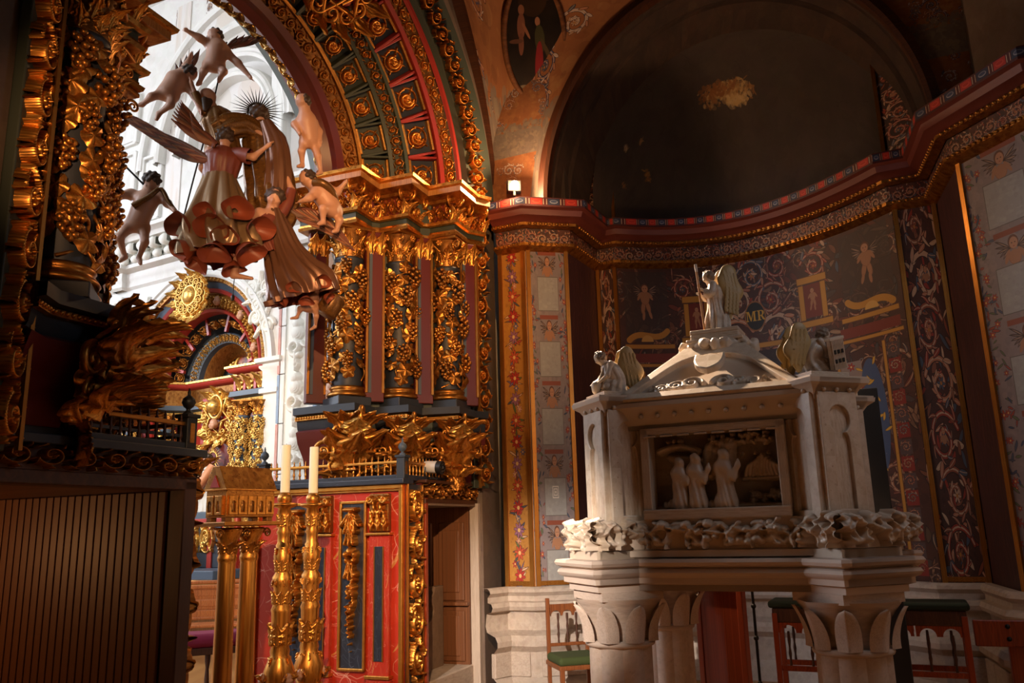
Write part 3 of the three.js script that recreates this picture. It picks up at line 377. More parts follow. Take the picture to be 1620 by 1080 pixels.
/* ---------- the bright transept beyond the arch ---------- */
const AL = -30 * PI / 180, AO = [-6.31, 0, -16.0];
{
  const w = S('wall_transept', 'white stucco wall of the transept with cornice and moulded panels', AO, AL);
  const sh = archShape(-9, 7.5, 0, 14, 2.06, 1, 4.72); M('wall', at(extr(sh, 0.4), [-0.05, 0, -0.4]), mWhite, w);
  M('arch_moulding', at(archSweep([[2.06, -0.1], [2.06, 0.06], [2.1, 0.08], [2.12, 0.05], [2.2, 0.05], [2.22, 0.09], [2.27, 0.09], [2.28, 0]], 1, 0, PI, 48), [-0.05, 4.72, 0]), mWhite, w);
  for (const s of [-1, 1]) { M('impost', sweep([[0, 4.85], [0.16, 4.85], [0.16, 4.77], [0.1, 4.74], [0.1, 4.68], [0.05, 4.62], [0.05, 4.3], [0.09, 4.28], [0.09, 4.2], [0.03, 4.18], [0.03, 0], [0, 0]], s > 0 ? [[2.0, -0.3], [2.0, 0.0], [2.32, 0.0], [2.32, -0.05]] : [[-2.42, -0.05], [-2.42, 0], [-2.1, 0], [-2.1, -0.3]]), mWhite, w); }
  const cor = [[0, 8.0], [0.62, 8.0], [0.62, 7.92], [0.5, 7.86], [0.46, 7.78], [0.16, 7.76], [0.16, 7.4], [0.24, 7.38], [0.24, 7.3], [0.1, 7.24], [0.1, 7.1], [0.06, 7.05], [0.06, 6.95], [0, 6.9]]; M('cornice', sweep(cor, [[-9, 0], [-2.7, 0], [-2.7, 0.12], [-2.35, 0.12], [-2.35, 0], [2.2, 0], [2.2, 0.12], [3.1, 0.12], [3.1, 0], [7.5, 0]]), mWhite, w);
  const br = mg([lathe([[0, -0.1], [0.1, -0.1], [0.13, 0], [0.1, 0.1], [0, 0.1]], 12).rotateZ(PI / 2).translate(0, 0.08, 0.2), box(0.2, 0.16, 0.3, 0, 0.1, 0.1), lathe([[0, -0.09], [0.07, -0.09], [0.09, 0], [0.07, 0.09], [0, 0.09]], 10).rotateZ(PI / 2).translate(0, -0.12, 0.1), box(0.18, 0.2, 0.1, 0, -0.05, 0.02)]);
  for (let x = -5; x < 5; x += 0.36) { M('modillion', br, mStucco, w, [x, 7.58, 0.16]); M('dado_panel', rbox(0.1, 0.2, 0.04, 0.01), mStucco, w, [x + 0.18, 7.58, 0.17]); }
  // spandrel stucco scrolls
  const spg = relief(1.0, 1.0, 90, 90, 0.1, (c, W, H) => { ridge(c, spiral(W * 0.3, H * 0.35, W * 0.24, W * 0.05, 3, 1.6), 5, 4, 0.8); carvedRosette(c, W * 0.3, H * 0.35, 10, 1); ridge(c, spiral(W * 0.68, H * 0.7, W * 0.22, W * 0.05, 0, -1.5), 5, 4, 0.8); carvedRosette(c, W * 0.68, H * 0.7, 9, 1); carvedLeaf(c, W * 0.5, H * 0.5, -0.8, W * 0.4, 0.9, 4); carvedLeaf(c, W * 0.45, H * 0.6, 2.4, W * 0.35, 0.9, 4); });
  for (const [x, y, r] of [[-1.95, 6.0, 0], [-1.45, 6.35, 0.5], [-2.2, 5.35, 0.4], [1.5, 6.15, -0.5], [1.95, 5.6, 0.2], [-2.55, 6.3, 0.1], [2.0, 6.35, 0.7]]) M('stucco_scroll', spg, mStucco, w, [x, y - 0.35, 0.02], [0, 0, r], 0.72);
  // volute capital of the left pilaster
  for (const s of [-1, 1]) M('volute', new THREE.TorusGeometry(0.11, 0.05, 8, 16), mStucco, w, [-2.7 + s * 0.18, 6.55, 0.1]); M('capital', rbox(0.6, 0.35, 0.14, 0.03), mStucco, w, [-2.7, 6.6, 0.02]); M('pilaster', rbox(0.5, 6.3, 0.12, 0.02), mWhite, w, [-2.75, 3.15, 0.02]);
  // garland pilaster to the right of the altar arch
  const pink = mottled(256, 256, '#c08f84', ['#b5786c', '#cfa89c', '#a86a60', '#d8bdb4'], 400, 2, 16, 0.4, [1, 1]), blue = mottled(256, 256, '#8b9cb0', ['#7388a0', '#a8b8c8', '#6a80a0'], 400, 2, 16, 0.4, [1, 1]);
  for (const [x, wd, mm] of [[2.4, 0.06, pink], [2.5, 0.1, mWhite], [3.22, 0.1, mWhite], [3.31, 0.09, pink]]) for (let k = 0; k < 7; k++) M('marbled_strip', box(wd, 0.88, 0.1), mm === pink && k % 3 === 1 ? blue : mm, w, [x, 0.45 + k * 0.9, 0.04]);
  M('pilaster_field', box(0.64, 6.3, 0.06), mStucco, w, [2.86, 3.15, 0.03]);
  const gl = relief(0.56, 1.0, 60, 108, 0.14, (c, W, H) => { dome(c, W / 2, H * 0.12, W * 0.2, 1); dome(c, W / 2, H * 0.28, W * 0.26, 0.95); ridge(c, spiral(W * 0.45, H * 0.55, W * 0.3, W * 0.12, 1, 1.1), 6, 4, 0.8); carvedLeaf(c, W * 0.5, H * 0.98, -PI / 2, H * 0.3, 0.9, 4); carvedLeaf(c, W * 0.5, H * 0.42, 0.6, W * 0.45, 0.7, 3); carvedLeaf(c, W * 0.5, H * 0.42, PI - 0.6, W * 0.45, 0.7, 3); });
  for (let k = 0; k < 6; k++) M('stucco_garland', gl, mStucco, w, [2.86, 0.5 + k * 1.0, 0.06]);
  const gp = std({ color: lin(0.55, 0.34, 0.24), roughness: 0.6 }), gb = std({ color: lin(0.3, 0.36, 0.45), roughness: 0.6 });
  for (let k = 0; k < 6; k++) { M('painted_garland', gl, k % 2 ? gp : gb, w, [3.6, 0.7 + k * 1.0, 0.06], [0, 0, 0.1], [0.75, 1, 1]); } M('marbled_strip', box(0.08, 6, 0.06), blue, w, [3.88, 3.0, 0.03]);
  // corbelled fruit bracket beside the gilt columns
  const fr = []; for (let i = 0; i < 40; i++) fr.push(sph(rr(0.06, 0.12), 3.75 + rr(-0.1, 0.3) + i * 0.006, 3.6 + i * 0.025 + rr(-0.1, 0.1), 0.2 + rr(-0.1, 0.2), 8)); M('fruit_swag', mg(fr), gp, w);
  // attic: panels, fresco strips and the big arch rings above the cornice
  for (const [x, y, wd, h, r] of [[-2.7, 9.3, 0.7, 1.7, 0.03], [-1.75, 9.15, 0.62, 1.5, 0.05], [-2.75, 11.0, 0.7, 1.2, 0.03]]) { for (const [dx, dy, a, b] of [[0, h / 2, wd, 0.07], [0, -h / 2, wd, 0.07], [-wd / 2, 0, 0.07, h], [wd / 2, 0, 0.07, h]]) M('panel_frame', rbox(a + 0.07, b, 0.1, 0.02), mWhite, w, [x + dx, y + dy, 0.04]); M('panel', box(wd * 0.8, h * 0.86, 0.04), mWhite, w, [x, y, 0.02]); }
  M('fresco_strip', box(0.5, 5.5, 0.03), mWhiteFresco, w, [-1.05, 10.7, 0.01]); M('fresco_field', box(3.6, 5.5, 0.02), mWhiteFresco, w, [1.5, 10.7, 0.0]);
  for (const [r, d] of [[1.15, 0.3], [1.55, 0.26], [2.25, 0.2], [2.95, 0.12]]) M('arch_ring', at(archSweep([[r, 0], [r, d], [r + 0.06, d + 0.03], [r + 0.1, d], [r + 0.16, d], [r + 0.2, d - 0.04], [r + 0.22, 0]], 1.1, 0, PI, 40), [0.9, 9.6, 0]), mWhite, w);
  M('window_niche_back', at(new THREE.CircleGeometry(1.2, 30), [0.9, 9.9, 0.05]), mWhiteFresco, w);
  for (const [x, y] of [[2.25, 9.3], [3.2, 9.0]]) M('pier', rbox(0.34, 6, 0.3, 0.03), mWhite, w, [x, y + 1.5, 0.1]);
  const t2 = S('wall_transept_side', 'plain white side walls of the transept', OC, AR); M('wall', box(0.3, 15, 18, -8.4, 7.5, -10.5), mWhite, t2); M('end_wall', box(19, 15, 0.3, 0, 7.5, -18), mWhite, t2);
  const t3 = S('ceiling_transept', 'white vaulted ceiling of the transept', OC, AR); M('slab', box(20, 0.3, 18, 0, 14, -10), mWhite, t3);
}
/* ---------- carved ornament library ---------- */
function taper(pts, r, seg = 30, rad = 7) { // tube with a radius that varies along it
  const c = new THREE.CatmullRomCurve3(pts.map((p) => V(...p))), fr = c.computeFrenetFrames(seg, false);
  return gridGeo(rad, seg, (u, v) => { const i = Math.round(v * seg), p = c.getPointAt(v), a = u * 2 * PI, rv = r(v); return p.addScaledVector(fr.normals[i], cos(a) * rv).addScaledVector(fr.binormals[i], sin(a) * rv).toArray(); });
}
function leafGeo(len, wid, curl, lobes = 4, nu = 12, nv = 22) { // carved acanthus leaf, back and front
  const f = (side) => (u, v) => { const x = (u - 0.5) * 2, w = wid * (0.35 + 0.65 * sin(PI * Math.min(1, v * 0.85 + 0.12))) * (1 - Math.pow(v, 6)) * (0.66 + 0.34 * Math.abs(sin((v - Math.abs(x) * 0.06) * PI * lobes))); const b = 0.24 * wid * (1 - x * x) + 0.1 * wid * cos(x * PI * 3) + 0.06 * wid * cos(v * PI * 2 * lobes - Math.abs(x) * 4) * Math.abs(x) - wid * 0.12 * side; const a = curl * v * v; return [x * w, len * (v - 0.25 * v * v * Math.abs(curl) * 0.3), b + len * (sin(a) * v * 0.5)]; };
  const a = gridGeo(nu, nv, f(0)), b = gridGeo(nu, nv, f(1)); const i = Array.from(b.index.array); for (let k = 0; k < i.length; k += 3) [i[k], i[k + 1]] = [i[k + 1], i[k]]; b.setIndex(i); b.computeVertexNormals(); return mg([a, b]);
}
const flatSpiral = (R, turns, n = 40, z = 0) => Array.from({ length: n }, (_, i) => { const t = i / (n - 1), r = R * (1 - 0.86 * Math.pow(t, 0.9)), a = turns * 2 * PI * t; return [R - r * cos(a), r * sin(a), z + 0.06 * R * t]; });
const gLeaf = leafGeo(1, 0.3, 1.1), gLeafFlat = leafGeo(1, 0.34, 0.3), gLeafWild = leafGeo(1, 0.24, 1.8, 3);
const gScroll = taper([[-0.9, -1.5, 0], [-0.75, -0.9, 0.05], ...flatSpiral(0.5, 1.35).map(([x, y, z]) => [x - 0.5, y, z])], (t) => 0.13 - 0.05 * t, 60, 8);
const gVolute = taper(flatSpiral(0.5, 1.7, 44), (t) => 0.12 - 0.05 * t, 44, 7);
const gGrape = (() => { const o = new THREE.OctahedronGeometry(1, 1), l = []; for (let i = 0; i < 26; i++) { const v = (i + 0.5) / 26, a = i * 2.4, r = 0.055 * sin(PI * (0.25 + 0.72 * v)); l.push(at(o, [r * cos(a), 0.08 - 0.18 * v, r * sin(a)], [0, 0, 0], 0.021)); } return mg(l); })();
const gVineLeaf = (() => { const g = gridGeo(20, 3, (u, v) => { const a = u * 2 * PI, r = v * 0.075 * (0.72 + 0.28 * Math.abs(cos(a * 2.5))); return [r * sin(a), r * cos(a), 0.022 - 0.02 * v * v + 0.008 * cos(a * 5) * v]; }); return g; })();
const gFlower = relief(0.16, 0.16, 30, 30, 0.05, (c, W, H) => carvedRosette(c, W / 2, H / 2, W * 0.48, 1, 6)); gFlower.translate(0, -0.08, 0);
const gCoffer = relief(1, 1, 72, 72, 0.2, (c, W, H) => { ridge(c, spiral(W * 0.5, H * 0.5, W * 0.4, W * 0.36, 0, 1, 80), 3, 3, 0.55); ridge(c, spiral(W * 0.5, H * 0.48, W * 0.28, W * 0.1, 2, 1.3), 5, 4, 0.8); carvedRosette(c, W * 0.5, H * 0.48, W * 0.15, 1, 5); for (const [x, y, a] of [[0.12, 0.12, 0.78], [0.88, 0.12, 2.36], [0.12, 0.88, -0.78], [0.88, 0.88, -2.36]]) carvedLeaf(c, W * x, H * y, a, W * 0.2, 0.8, 3); carvedLeaf(c, W * 0.3, H * 0.7, -0.9, W * 0.3, 0.9, 3); carvedLeaf(c, W * 0.7, H * 0.72, -2.2, W * 0.26, 0.9, 3); }); gCoffer.translate(0, -0.5, 0);
const gBand = relief(1, 0.34, 130, 44, 0.12, (c, W, H) => carvedRinceau(c, W, H, 3)); gBand.translate(0, -0.17, 0);
const gStrip = relief(0.34, 1, 76, 224, 0.14, (c, W, H) => { carvedRinceau(c, W, H, 3); });
const gStripBig = relief(0.34, 1, 70, 200, 0.16, (c, W, H) => { carvedRinceau(c, W, H, 3, -1); carvedLeaf(c, W * 0.2, H * 0.02, 1.3, H * 0.16, 0.9, 4); });
const gHead = (() => { const p = [[[0, 0, 0], [0, 0.02, 0.005], 0.07, 0.062], [[0, -0.04, 0.03], [0, -0.045, 0.03], 0.045, 0.045], [[-0.035, -0.03, 0.045], [-0.035, -0.03, 0.045], 0.025, 0.025], [[0.035, -0.03, 0.045], [0.035, -0.03, 0.045], 0.025, 0.025], [[0, -0.005, 0.066], [0, -0.025, 0.078], 0.008, 0.012]]; return snet(p, 0.009, 0.02); })();

/* ---------- vine columns of the arch ---------- */
const archThing = (name, label, cat, x, y, z, turn = 0, group) => T(name, label, cat, archToWorld(x, y, z).toArray(), AR + turn, group);
function makeColumn(label) { // local origin on the axis at the corbel slab; height 1.86
  const t = T('vine_column', label, 'column', [0, 0, 0], 0, 'vine-wrapped columns of the great arch');
  M('plinth', rbox(0.36, 0.09, 0.36, 0.01, 0, 0.045, 0), mBlueDark, t);
  M('base_ring', lathe([[0, 0.09], [0.19, 0.09], [0.205, 0.11], [0.19, 0.135], [0.165, 0.145], [0.17, 0.165], [0.18, 0.18], [0.165, 0.2], [0, 0.2]], 28), mGoldOld, t);
  M('shaft', lathe([[0.145, 0.19], [0.155, 0.24], [0.158, 0.6], [0.15, 1.2], [0.135, 1.5], [0.15, 1.515], [0.15, 1.54], [0.13, 1.55]], 28), mBlueDark, t);
  for (const ph of [0, 1.5, 3.1, 4.7]) { const pts = []; for (let i = 0; i <= 46; i++) { const v = i / 46, a = ph + v * 7.5 * (ph > 3 ? -1 : 1) + 0.5 * sin(v * 19 + ph), r = 0.165 + 0.025 * sin(v * 31 + ph) - 0.015 * v; pts.push([r * cos(a), 0.22 + v * 1.26, r * sin(a)]); } M('vine_stem', tube(pts, 0.011, 110, 5), mGoldOld, t); }
  for (let i = 0; i < 24; i++) { const v = (i + 0.5) / 24, a = i * 2.4 + 0.4; const m = M('grape_bunch', gGrape, i % 3 ? mGoldOld : mGold, t, [0.185 * cos(a), 0.34 + v * 1.12, 0.185 * sin(a)], [0, -a, 0.25], rr(0.85, 1.15)); }
  for (let i = 0; i < 70; i++) { const v = (i + 0.5) / 70, a = i * 2.4 + 1.6 + rr(-0.3, 0.3), r = 0.175; M('vine_leaf', gVineLeaf, i % 4 ? mGoldOld : mGold, t, [r * cos(a), 0.26 + v * 1.22, r * sin(a)], [rr(-0.5, 0.5), PI / 2 - a, rr(-1, 1)], rr(0.8, 1.25)); }
  const cap = M('capital', lathe([[0.13, 1.54], [0.14, 1.56], [0.14, 1.7], [0.2, 1.82], [0.2, 1.83]], 24), mGoldDark, t);
  for (let k = 0; k < 8; k++) { const a = k * PI / 4; M('acanthus', gLeaf, mGold, cap, [0.135 * cos(a), 1.555, 0.135 * sin(a)], [0.12, PI / 2 - a, 0], [0.16, 0.13, 0.16]); M('acanthus', gLeaf, mGold, cap, [0.14 * cos(a + 0.39), 1.62, 0.14 * sin(a + 0.39)], [0.25, PI / 2 - a - 0.39, 0], [0.17, 0.16, 0.2]); }
  for (let k = 0; k < 4; k++) { const a = k * PI / 2 + PI / 4; for (const s of [-1, 1]) M('volute', gVolute, mGold, cap, [0.2 * cos(a), 1.765, 0.2 * sin(a)], [0, -a + s * 0.5, 0], [s * 0.1, 0.1, 0.1]); M('flower', gFlower, mGold, cap, [0.19 * cos(a + PI / 4), 1.8, 0.19 * sin(a + PI / 4)], [0, PI / 2 - a - PI / 4, 0], 0.5); }
  M('abacus', rbox(0.4, 0.035, 0.4, 0.01, 0, 1.845, 0), mGoldOld, cap);
  return t;
}
const COLS = [[2.375, 0], [1.995, -0.38], [1.615, -0.76]], CY = 2.9;
const colLab = ['outermost', 'middle', 'innermost'];
let col0 = null;
for (const s of [1, -1]) COLS.forEach(([x, z], i) => {
  const side = s > 0 ? 'above the red marbled pedestal' : 'above the slatted wooden booth', lab = `dark column wrapped in gilded vines, ${colLab[i]} of three ${side}`;
  const p = archToWorld(s * x, CY, z).toArray(); if (!col0) { col0 = makeColumn(lab); col0.position.set(...p); col0.rotation.y = AR; } else dup(col0, p, AR + i * 1.3 + (s < 0 ? 0.7 : 0), lab);
});
/* stepped entablature, back pilasters and corbels of each jamb */
function jambPath(s, h) { const p = []; for (const [x, z] of [...COLS].reverse()) p.push([x - h, z - h], [x - h, z + h], [x + h, z + h]); p.push([2.72, 0.28]); p.unshift([1.46, -1.25]); return s > 0 ? p : p.map(([x, z]) => [-x, z]).reverse(); }
for (const s of [1, -1]) {
  const side = s > 0 ? 'red marbled pedestal' : 'slatted wooden booth';
  const e = archThing('entablature', `stepped gilded entablature over the three vine columns above the ${side}`, 'entablature', 0, 0, 0);
  const path = jambPath(s, 0.15);
  M('architrave', sweep([[-0.2, 4.76], [0.06, 4.76], [0.07, 4.79], [0.04, 4.8], [0.04, 4.825]], path), mGoldOld, e); M('green_band', sweep([[0.04, 4.825], [0.035, 4.83], [0.035, 4.875], [0.05, 4.88]], path), mGreenDark, e); M('gilt_fillet', sweep([[0.05, 4.88], [0.08, 4.89], [0.09, 4.92], [0.03, 4.93], [0.0, 4.935]], path), mGold, e);
  M('frieze', sweep([[0.0, 4.935], [0.0, 5.14]], path), mRedDark, e); M('cornice_soffit', sweep([[0, 5.14], [0.05, 5.15], [0.06, 5.18], [0.16, 5.2]], path), mGoldOld, e); M('cornice', sweep([[0.16, 5.2], [0.17, 5.2], [0.17, 5.26]], path), mWoodLight, e); M('cornice_bead', sweep([[0.17, 5.26], [0.2, 5.27], [0.21, 5.3], [-0.3, 5.32]], path), mGold, e);
  for (let i = 0; i < path.length - 1; i++) { const p = path[i], q = path[i + 1], l = Math.hypot(q[0] - p[0], q[1] - p[1]); if (l < 0.15) continue; const nx = -(q[1] - p[1]) / l, nz = (q[0] - p[0]) / l, ang = Math.atan2(-(q[1] - p[1]), q[0] - p[0]); M('frieze_carving', gBand, mGold, e, [(p[0] + q[0]) / 2 + nx * 0.005, 5.04, (p[1] + q[1]) / 2 + nz * 0.005], [0, ang, 0], [l * 0.95, 0.55, 0.4]);
    for (const f of [0.02, 0.98]) { const c = M('console', gVolute, mGold, e, [lerp(p[0], q[0], f) + nx * 0.06, 5.1, lerp(p[1], q[1], f) + nz * 0.06], [0, ang + PI / 2, PI / 2], 0.13); M('acanthus', gLeaf, mGold, e, [lerp(p[0], q[0], f) + nx * 0.03, 4.94, lerp(p[1], q[1], f) + nz * 0.03], [0.3, ang, 0], [0.16, 0.17, 0.16]); } }
  // back pilasters between the columns
  const b = archThing('back_pilasters', `dark red pilasters with gilt edges behind the vine columns above the ${side}`, 'pilaster', 0, 0, 0);
  for (const [x, z] of s > 0 ? [[2.03, -0.08], [1.66, -0.45], [2.42, 0.26], [1.45, -1.0]] : [[2.03, -0.08], [1.66, -0.45]]) { const g = M('pilaster', rbox(0.2, 1.8, 0.12, 0.01, 0, CY + 0.95, 0), mRedDark, b, [s * (x + 0.1), 0, z - 0.1], [0, -s * PI / 4, 0]); for (const k of [-1, 1]) M('gilt_edge', box(0.022, 1.62, 0.02, 0, CY + 0.95, 0.07), mGoldOld, g, [k * 0.085, 0, 0]); M('green_edge', box(0.03, 1.62, 0.02, 0, CY + 0.95, 0.065), mBlue, g, [-0.05, 0, 0]); M('pilaster_capital', gLeaf, mGold, g, [-0.05, CY + 1.6, 0.06], [0.1, 0, 0], [0.25, 0.25, 0.2]); M('pilaster_capital', gLeaf, mGold, g, [0.05, CY + 1.6, 0.06], [0.1, 0, 0], [0.25, 0.25, 0.2]); }
  // corbel
  const c = archThing('corbel', `stepped corbel with gilded scroll brackets under the vine columns above the ${side}`, 'corbel', 0, 0, 0), cp = jambPath(s, 0.19);
  M('slab', sweep([[-0.3, 2.9], [0.05, 2.9], [0.05, 2.83], [0.0, 2.82]], cp), mBlueDark, c); M('bead', sweep([[0.0, 2.82], [0.02, 2.81], [0.02, 2.775], [-0.01, 2.77]], cp), mGold, c); M('band', sweep([[-0.01, 2.77], [-0.02, 2.7], [-0.03, 2.68]], cp), mBlueDark, c); M('body', sweep([[-0.03, 2.68], [0.0, 2.66], [-0.03, 2.55], [-0.12, 2.4], [-0.16, 2.13]], cp), mRedDark, c);
  const beads = []; for (let i = 0; i < cp.length - 1; i++) { const p = cp[i], q = cp[i + 1], l = Math.hypot(q[0] - p[0], q[1] - p[1]), n = Math.round(l / 0.035); for (let k = 0; k < n; k++) { const f = (k + 0.5) / n, nx = -(q[1] - p[1]) / l, nz = (q[0] - p[0]) / l; beads.push(at(new THREE.OctahedronGeometry(0.014, 1), [lerp(p[0], q[0], f) + nx * 0.02, 2.797, lerp(p[1], q[1], f) + nz * 0.02])); } } M('egg_beads', mg(beads), mGold, c).userData.kind = 'stuff';
  COLS.forEach(([x, z], i) => { const g = new THREE.Group(); g.name = 'bracket'; c.add(g); g.position.set(s * (x - 0.14), 2.52, z + 0.14); g.rotation.y = -s * PI / 4; if (s < 0) { g.scale.setScalar(1.12); g.position.y = 2.64; } else if (i === 2) g.scale.setScalar(1.15);
    M('acanthus', gLeaf, mGold, g, [0, -0.3, 0.0], [0.3, 0, 0], [0.62, 0.5, 0.5]); for (const k of [-1, 1]) { M('acanthus', gLeaf, mGold, g, [k * 0.07, -0.22, 0.0], [0.3, k * 0.5, -k * 0.25], [0.45, 0.42, 0.42]); M('scroll', gVolute, mGold, g, [k * 0.06, 0.12, 0.13], [0, k * 1.2, PI / 2], [k * 0.2, 0.2, 0.22]); M('scroll', gVolute, mGoldOld, g, [k * 0.17, -0.14, 0.04], [0, k * 0.5, k * 0.8], [k * 0.2, 0.2, 0.2]); }
    for (let r = 0; r < 4; r++) for (let k = -2; k <= 2; k++) M('acanthus', r % 2 ? gLeaf : gLeafWild, (k + r) % 2 ? mGold : mGoldOld, g, [k * 0.05 * (1 - r * 0.12), 0.1 - r * 0.14, 0.1 - r * 0.045], [0.25 + 0.12 * r, k * 0.35, -k * (0.3 + 0.1 * r)], [0.26, 0.22, 0.26]);
    for (const k of [-1, 1]) { M('volute', gVolute, mGold, g, [k * 0.1, 0.02, 0.1], [0, k * 0.4, k * 1.2], [k * 0.14, 0.14, 0.14]); M('volute', gVolute, mGold, g, [k * 0.09, -0.22, 0.02], [0, k * 0.4, k * 0.4], [k * 0.12, 0.12, 0.12]); }
    for (let k = -1; k <= 1; k++) M('acanthus', gLeafFlat, mGoldOld, g, [k * 0.05, -0.3, -0.03], [PI - 0.3, 0, k * 0.5], [0.3, 0.22, 0.3]);
    if (s < 0) for (let k = 0; k < 9; k++) { const t2 = (k - 4) / 4; M('acanthus', gLeaf, k % 2 ? mGold : mGoldOld, g, [t2 * 0.14, 0.0 - Math.abs(t2) * 0.05, 0.12], [0.55, t2 * 0.5, -t2 * 1.0], [0.36, 0.32, 0.34]); M('acanthus', gLeafWild, k % 2 ? mGoldOld : mGold, g, [t2 * 0.14, -0.26, 0.06], [0.55, t2 * 0.5, -t2 * 0.9], [0.32, 0.28, 0.32]); }
    M('shell', gLeafFlat, mGoldPale, g, [0, 0.04, 0.16], [0.4, 0, 0], [0.4, 0.18, 0.3]); });
}
/* gilded border strip: up the jambs and round the arch */
{
  for (const s of [1, -1]) { const b = archThing('gilded_border', `gilded carved scroll strip edging the ${s > 0 ? 'arch beside the painted pilaster' : 'arch beside the slatted booth'}`, 'carving', 0, 0, 0);
    for (let k = 0; k < 4; k++) M('strip_carving', gStrip, mGold, b, [s * 2.78, 2.12 + k * 0.79, 0.2], [0, -s * 0.5, 0], [0.62, 0.79, 0.7]); M('strip_ground', rbox(0.2, 3.2, 0.06, 0.01, 0, 3.7, 0), mGreenDark, b, [s * 2.79, 0, 0.165], [0, -s * 0.5, 0]); M('gilt_edge', box(0.02, 3.2, 0.03, 0, 3.7, 0), mGoldOld, b, [s * 2.68, 0, 0.22]); }
}
const ellipseStops = (R, n, a0 = 0.02, a1 = PI - 0.02) => { const N = 600, L = [0]; let px = R * cos(a0), py = K * R * sin(a0); for (let i = 1; i <= N; i++) { const t = lerp(a0, a1, i / N), x = R * cos(t), y = K * R * sin(t); L.push(L[i - 1] + Math.hypot(x - px, y - py)); px = x; py = y; } const out = []; let j = 0; for (let k = 0; k < n; k++) { const target = L[N] * (k + 0.5) / n; while (L[j] < target) j++; out.push(lerp(a0, a1, j / N)); } return { stops: out, step: L[N] / n }; };
const R0 = 2.52, Z0 = 0.06, D = Math.SQRT1_2;
function coneFrame(t, a, h = 0) { const R = R0 - D * t - D * h, z = Z0 - D * t + D * h, T = V(-R * sin(a), K * R * cos(a), 0).normalize(), N = V(K * cos(a), sin(a), 0).normalize(); const Y = N.clone().multiplyScalar(-D).add(V(0, 0, -D)), Zn = N.clone().multiplyScalar(-D).add(V(0, 0, D)), X = Y.clone().cross(Zn); return new THREE.Matrix4().makeBasis(X, Y, Zn).setPosition(R * cos(a), ASP + 0.1 + K * R * sin(a), z); }
function place(name, geo, mat, parent, m, s) { const o = M(name, geo, mat, parent); const q = m.clone(); if (s) q.multiply(new THREE.Matrix4().makeScale(...(typeof s === 'number' ? [s, s, s] : s))); q.decompose(o.position, o.quaternion, o.scale); return o; }
{
  const a = archThing('coffered_arch', 'splayed gilded arch with two rows of carved coffers', 'arch', 0, 0, 0);
  const pr = (list) => list.map(([t, h]) => [R0 - D * t - D * h, Z0 - D * t + D * h]), up = (g) => at(g, [0, ASP + 0.1, 0]);
  const ring = (name, list, mat) => M(name, up(archSweep(pr(list), K, 0, PI, 72)), mat, a);
  ring('soffit', [[-0.5, -0.12], [-0.1, -0.1], [1.5, -0.1], [1.5, -0.6]], mGreenDark);
  ring('red_fillet', [[-0.06, -0.08], [-0.06, 0.03], [-0.03, 0.04], [0, 0.02]], mRed); ring('gilt_band', [[0, 0.0], [0.14, 0.0]], mGoldDark); ring('red_fillet', [[0.14, 0], [0.15, 0.05], [0.2, 0.05], [0.21, -0.1]], mRed);
  ring('rib', [[0.55, -0.1], [0.55, 0.03], [0.59, 0.04], [0.6, 0.0], [0.72, 0.0], [0.73, 0.04], [0.77, 0.03], [0.77, -0.1]], mGreenDark); ring('rib', [[1.08, -0.1], [1.08, 0.04], [1.11, 0.04]], mGoldOld); ring('scroll_band', [[1.11, 0.04], [1.12, 0], [1.27, 0], [1.28, 0.05]], mGoldDark); ring('red_fillet', [[1.28, 0.05], [1.36, 0.06], [1.4, 0.0], [1.5, -0.02], [1.52, -0.3]], mRedDark);
  const bands = ellipseStops(2.4, 15), bl = bands.step; for (const t of bands.stops) place('band_carving', gBand, mGold, a, coneFrame(0.07, t, 0.0), [bl, 0.36, 0.4]);
  const mid = ellipseStops(2.0, 16); for (const t of mid.stops) place('band_carving', gBand, mGold, a, coneFrame(0.66, t, 0.0), [mid.step, 0.4, 0.5]);
  const inn = ellipseStops(1.62, 10); for (const t of inn.stops) place('band_carving', gBand, mGoldOld, a, coneFrame(1.195, t, 0.0), [inn.step, 0.42, 0.4]);
  for (const [t0, t1, R] of [[0.21, 0.55, 2.22], [0.77, 1.08, 1.83]]) { const st = ellipseStops(R, 15), w = st.step, h = t1 - t0; for (const t of st.stops) {
    const g = new THREE.Group(); g.name = 'coffer'; a.add(g); coneFrame((t0 + t1) / 2, t, -0.06).decompose(g.position, g.quaternion, g.scale);
    M('field', box(w * 0.84, h * 0.94, 0.02), t0 < 0.5 ? mBlueDark : mGreenDark, g); M('carving', gCoffer, mGold, g, [0, 0, 0.01], null, [w * 0.7, h * 0.8, 0.3]);
    for (const k of [-1, 1]) { M('frame_bar', rbox(w * 0.07, h * 0.98, 0.11, 0.006), t0 < 0.5 ? mRed : mGreenDark, g, [k * w * 0.465, 0, 0.03]); M('gilt_bar', rbox(w * 0.8, h * 0.08, 0.09, 0.006), mGold, g, [0, k * h * 0.44, 0.03]); } } }
  // pierced gilt crest on the inner edge, catching the daylight
  const cr = ellipseStops(1.44, 24); for (const t of cr.stops) { const R = 1.44, N = V(K * cos(t), sin(t), 0).normalize(), T = V(-R * sin(t), K * R * cos(t), 0).normalize(); const m = new THREE.Matrix4().makeBasis(T, N.clone().negate(), T.clone().cross(N.clone().negate())).setPosition(R * cos(t), ASP + 0.1 + K * R * sin(t), -1.03); place('crest_leaf', gLeaf, mGoldPale, a, m, [0.3, 0.16, 0.24]); const m2 = m.clone().multiply(new THREE.Matrix4().makeTranslation(0.06, 0.02, 0)); place('crest_scroll', gVolute, mGoldPale, a, m2, [0.13, 0.13, 0.13]); }
  const st = ellipseStops(2.78, 14); const bd = archThing('gilded_border', 'gilded carved scroll strip running round the head of the great arch', 'carving', 0, 0, 0);
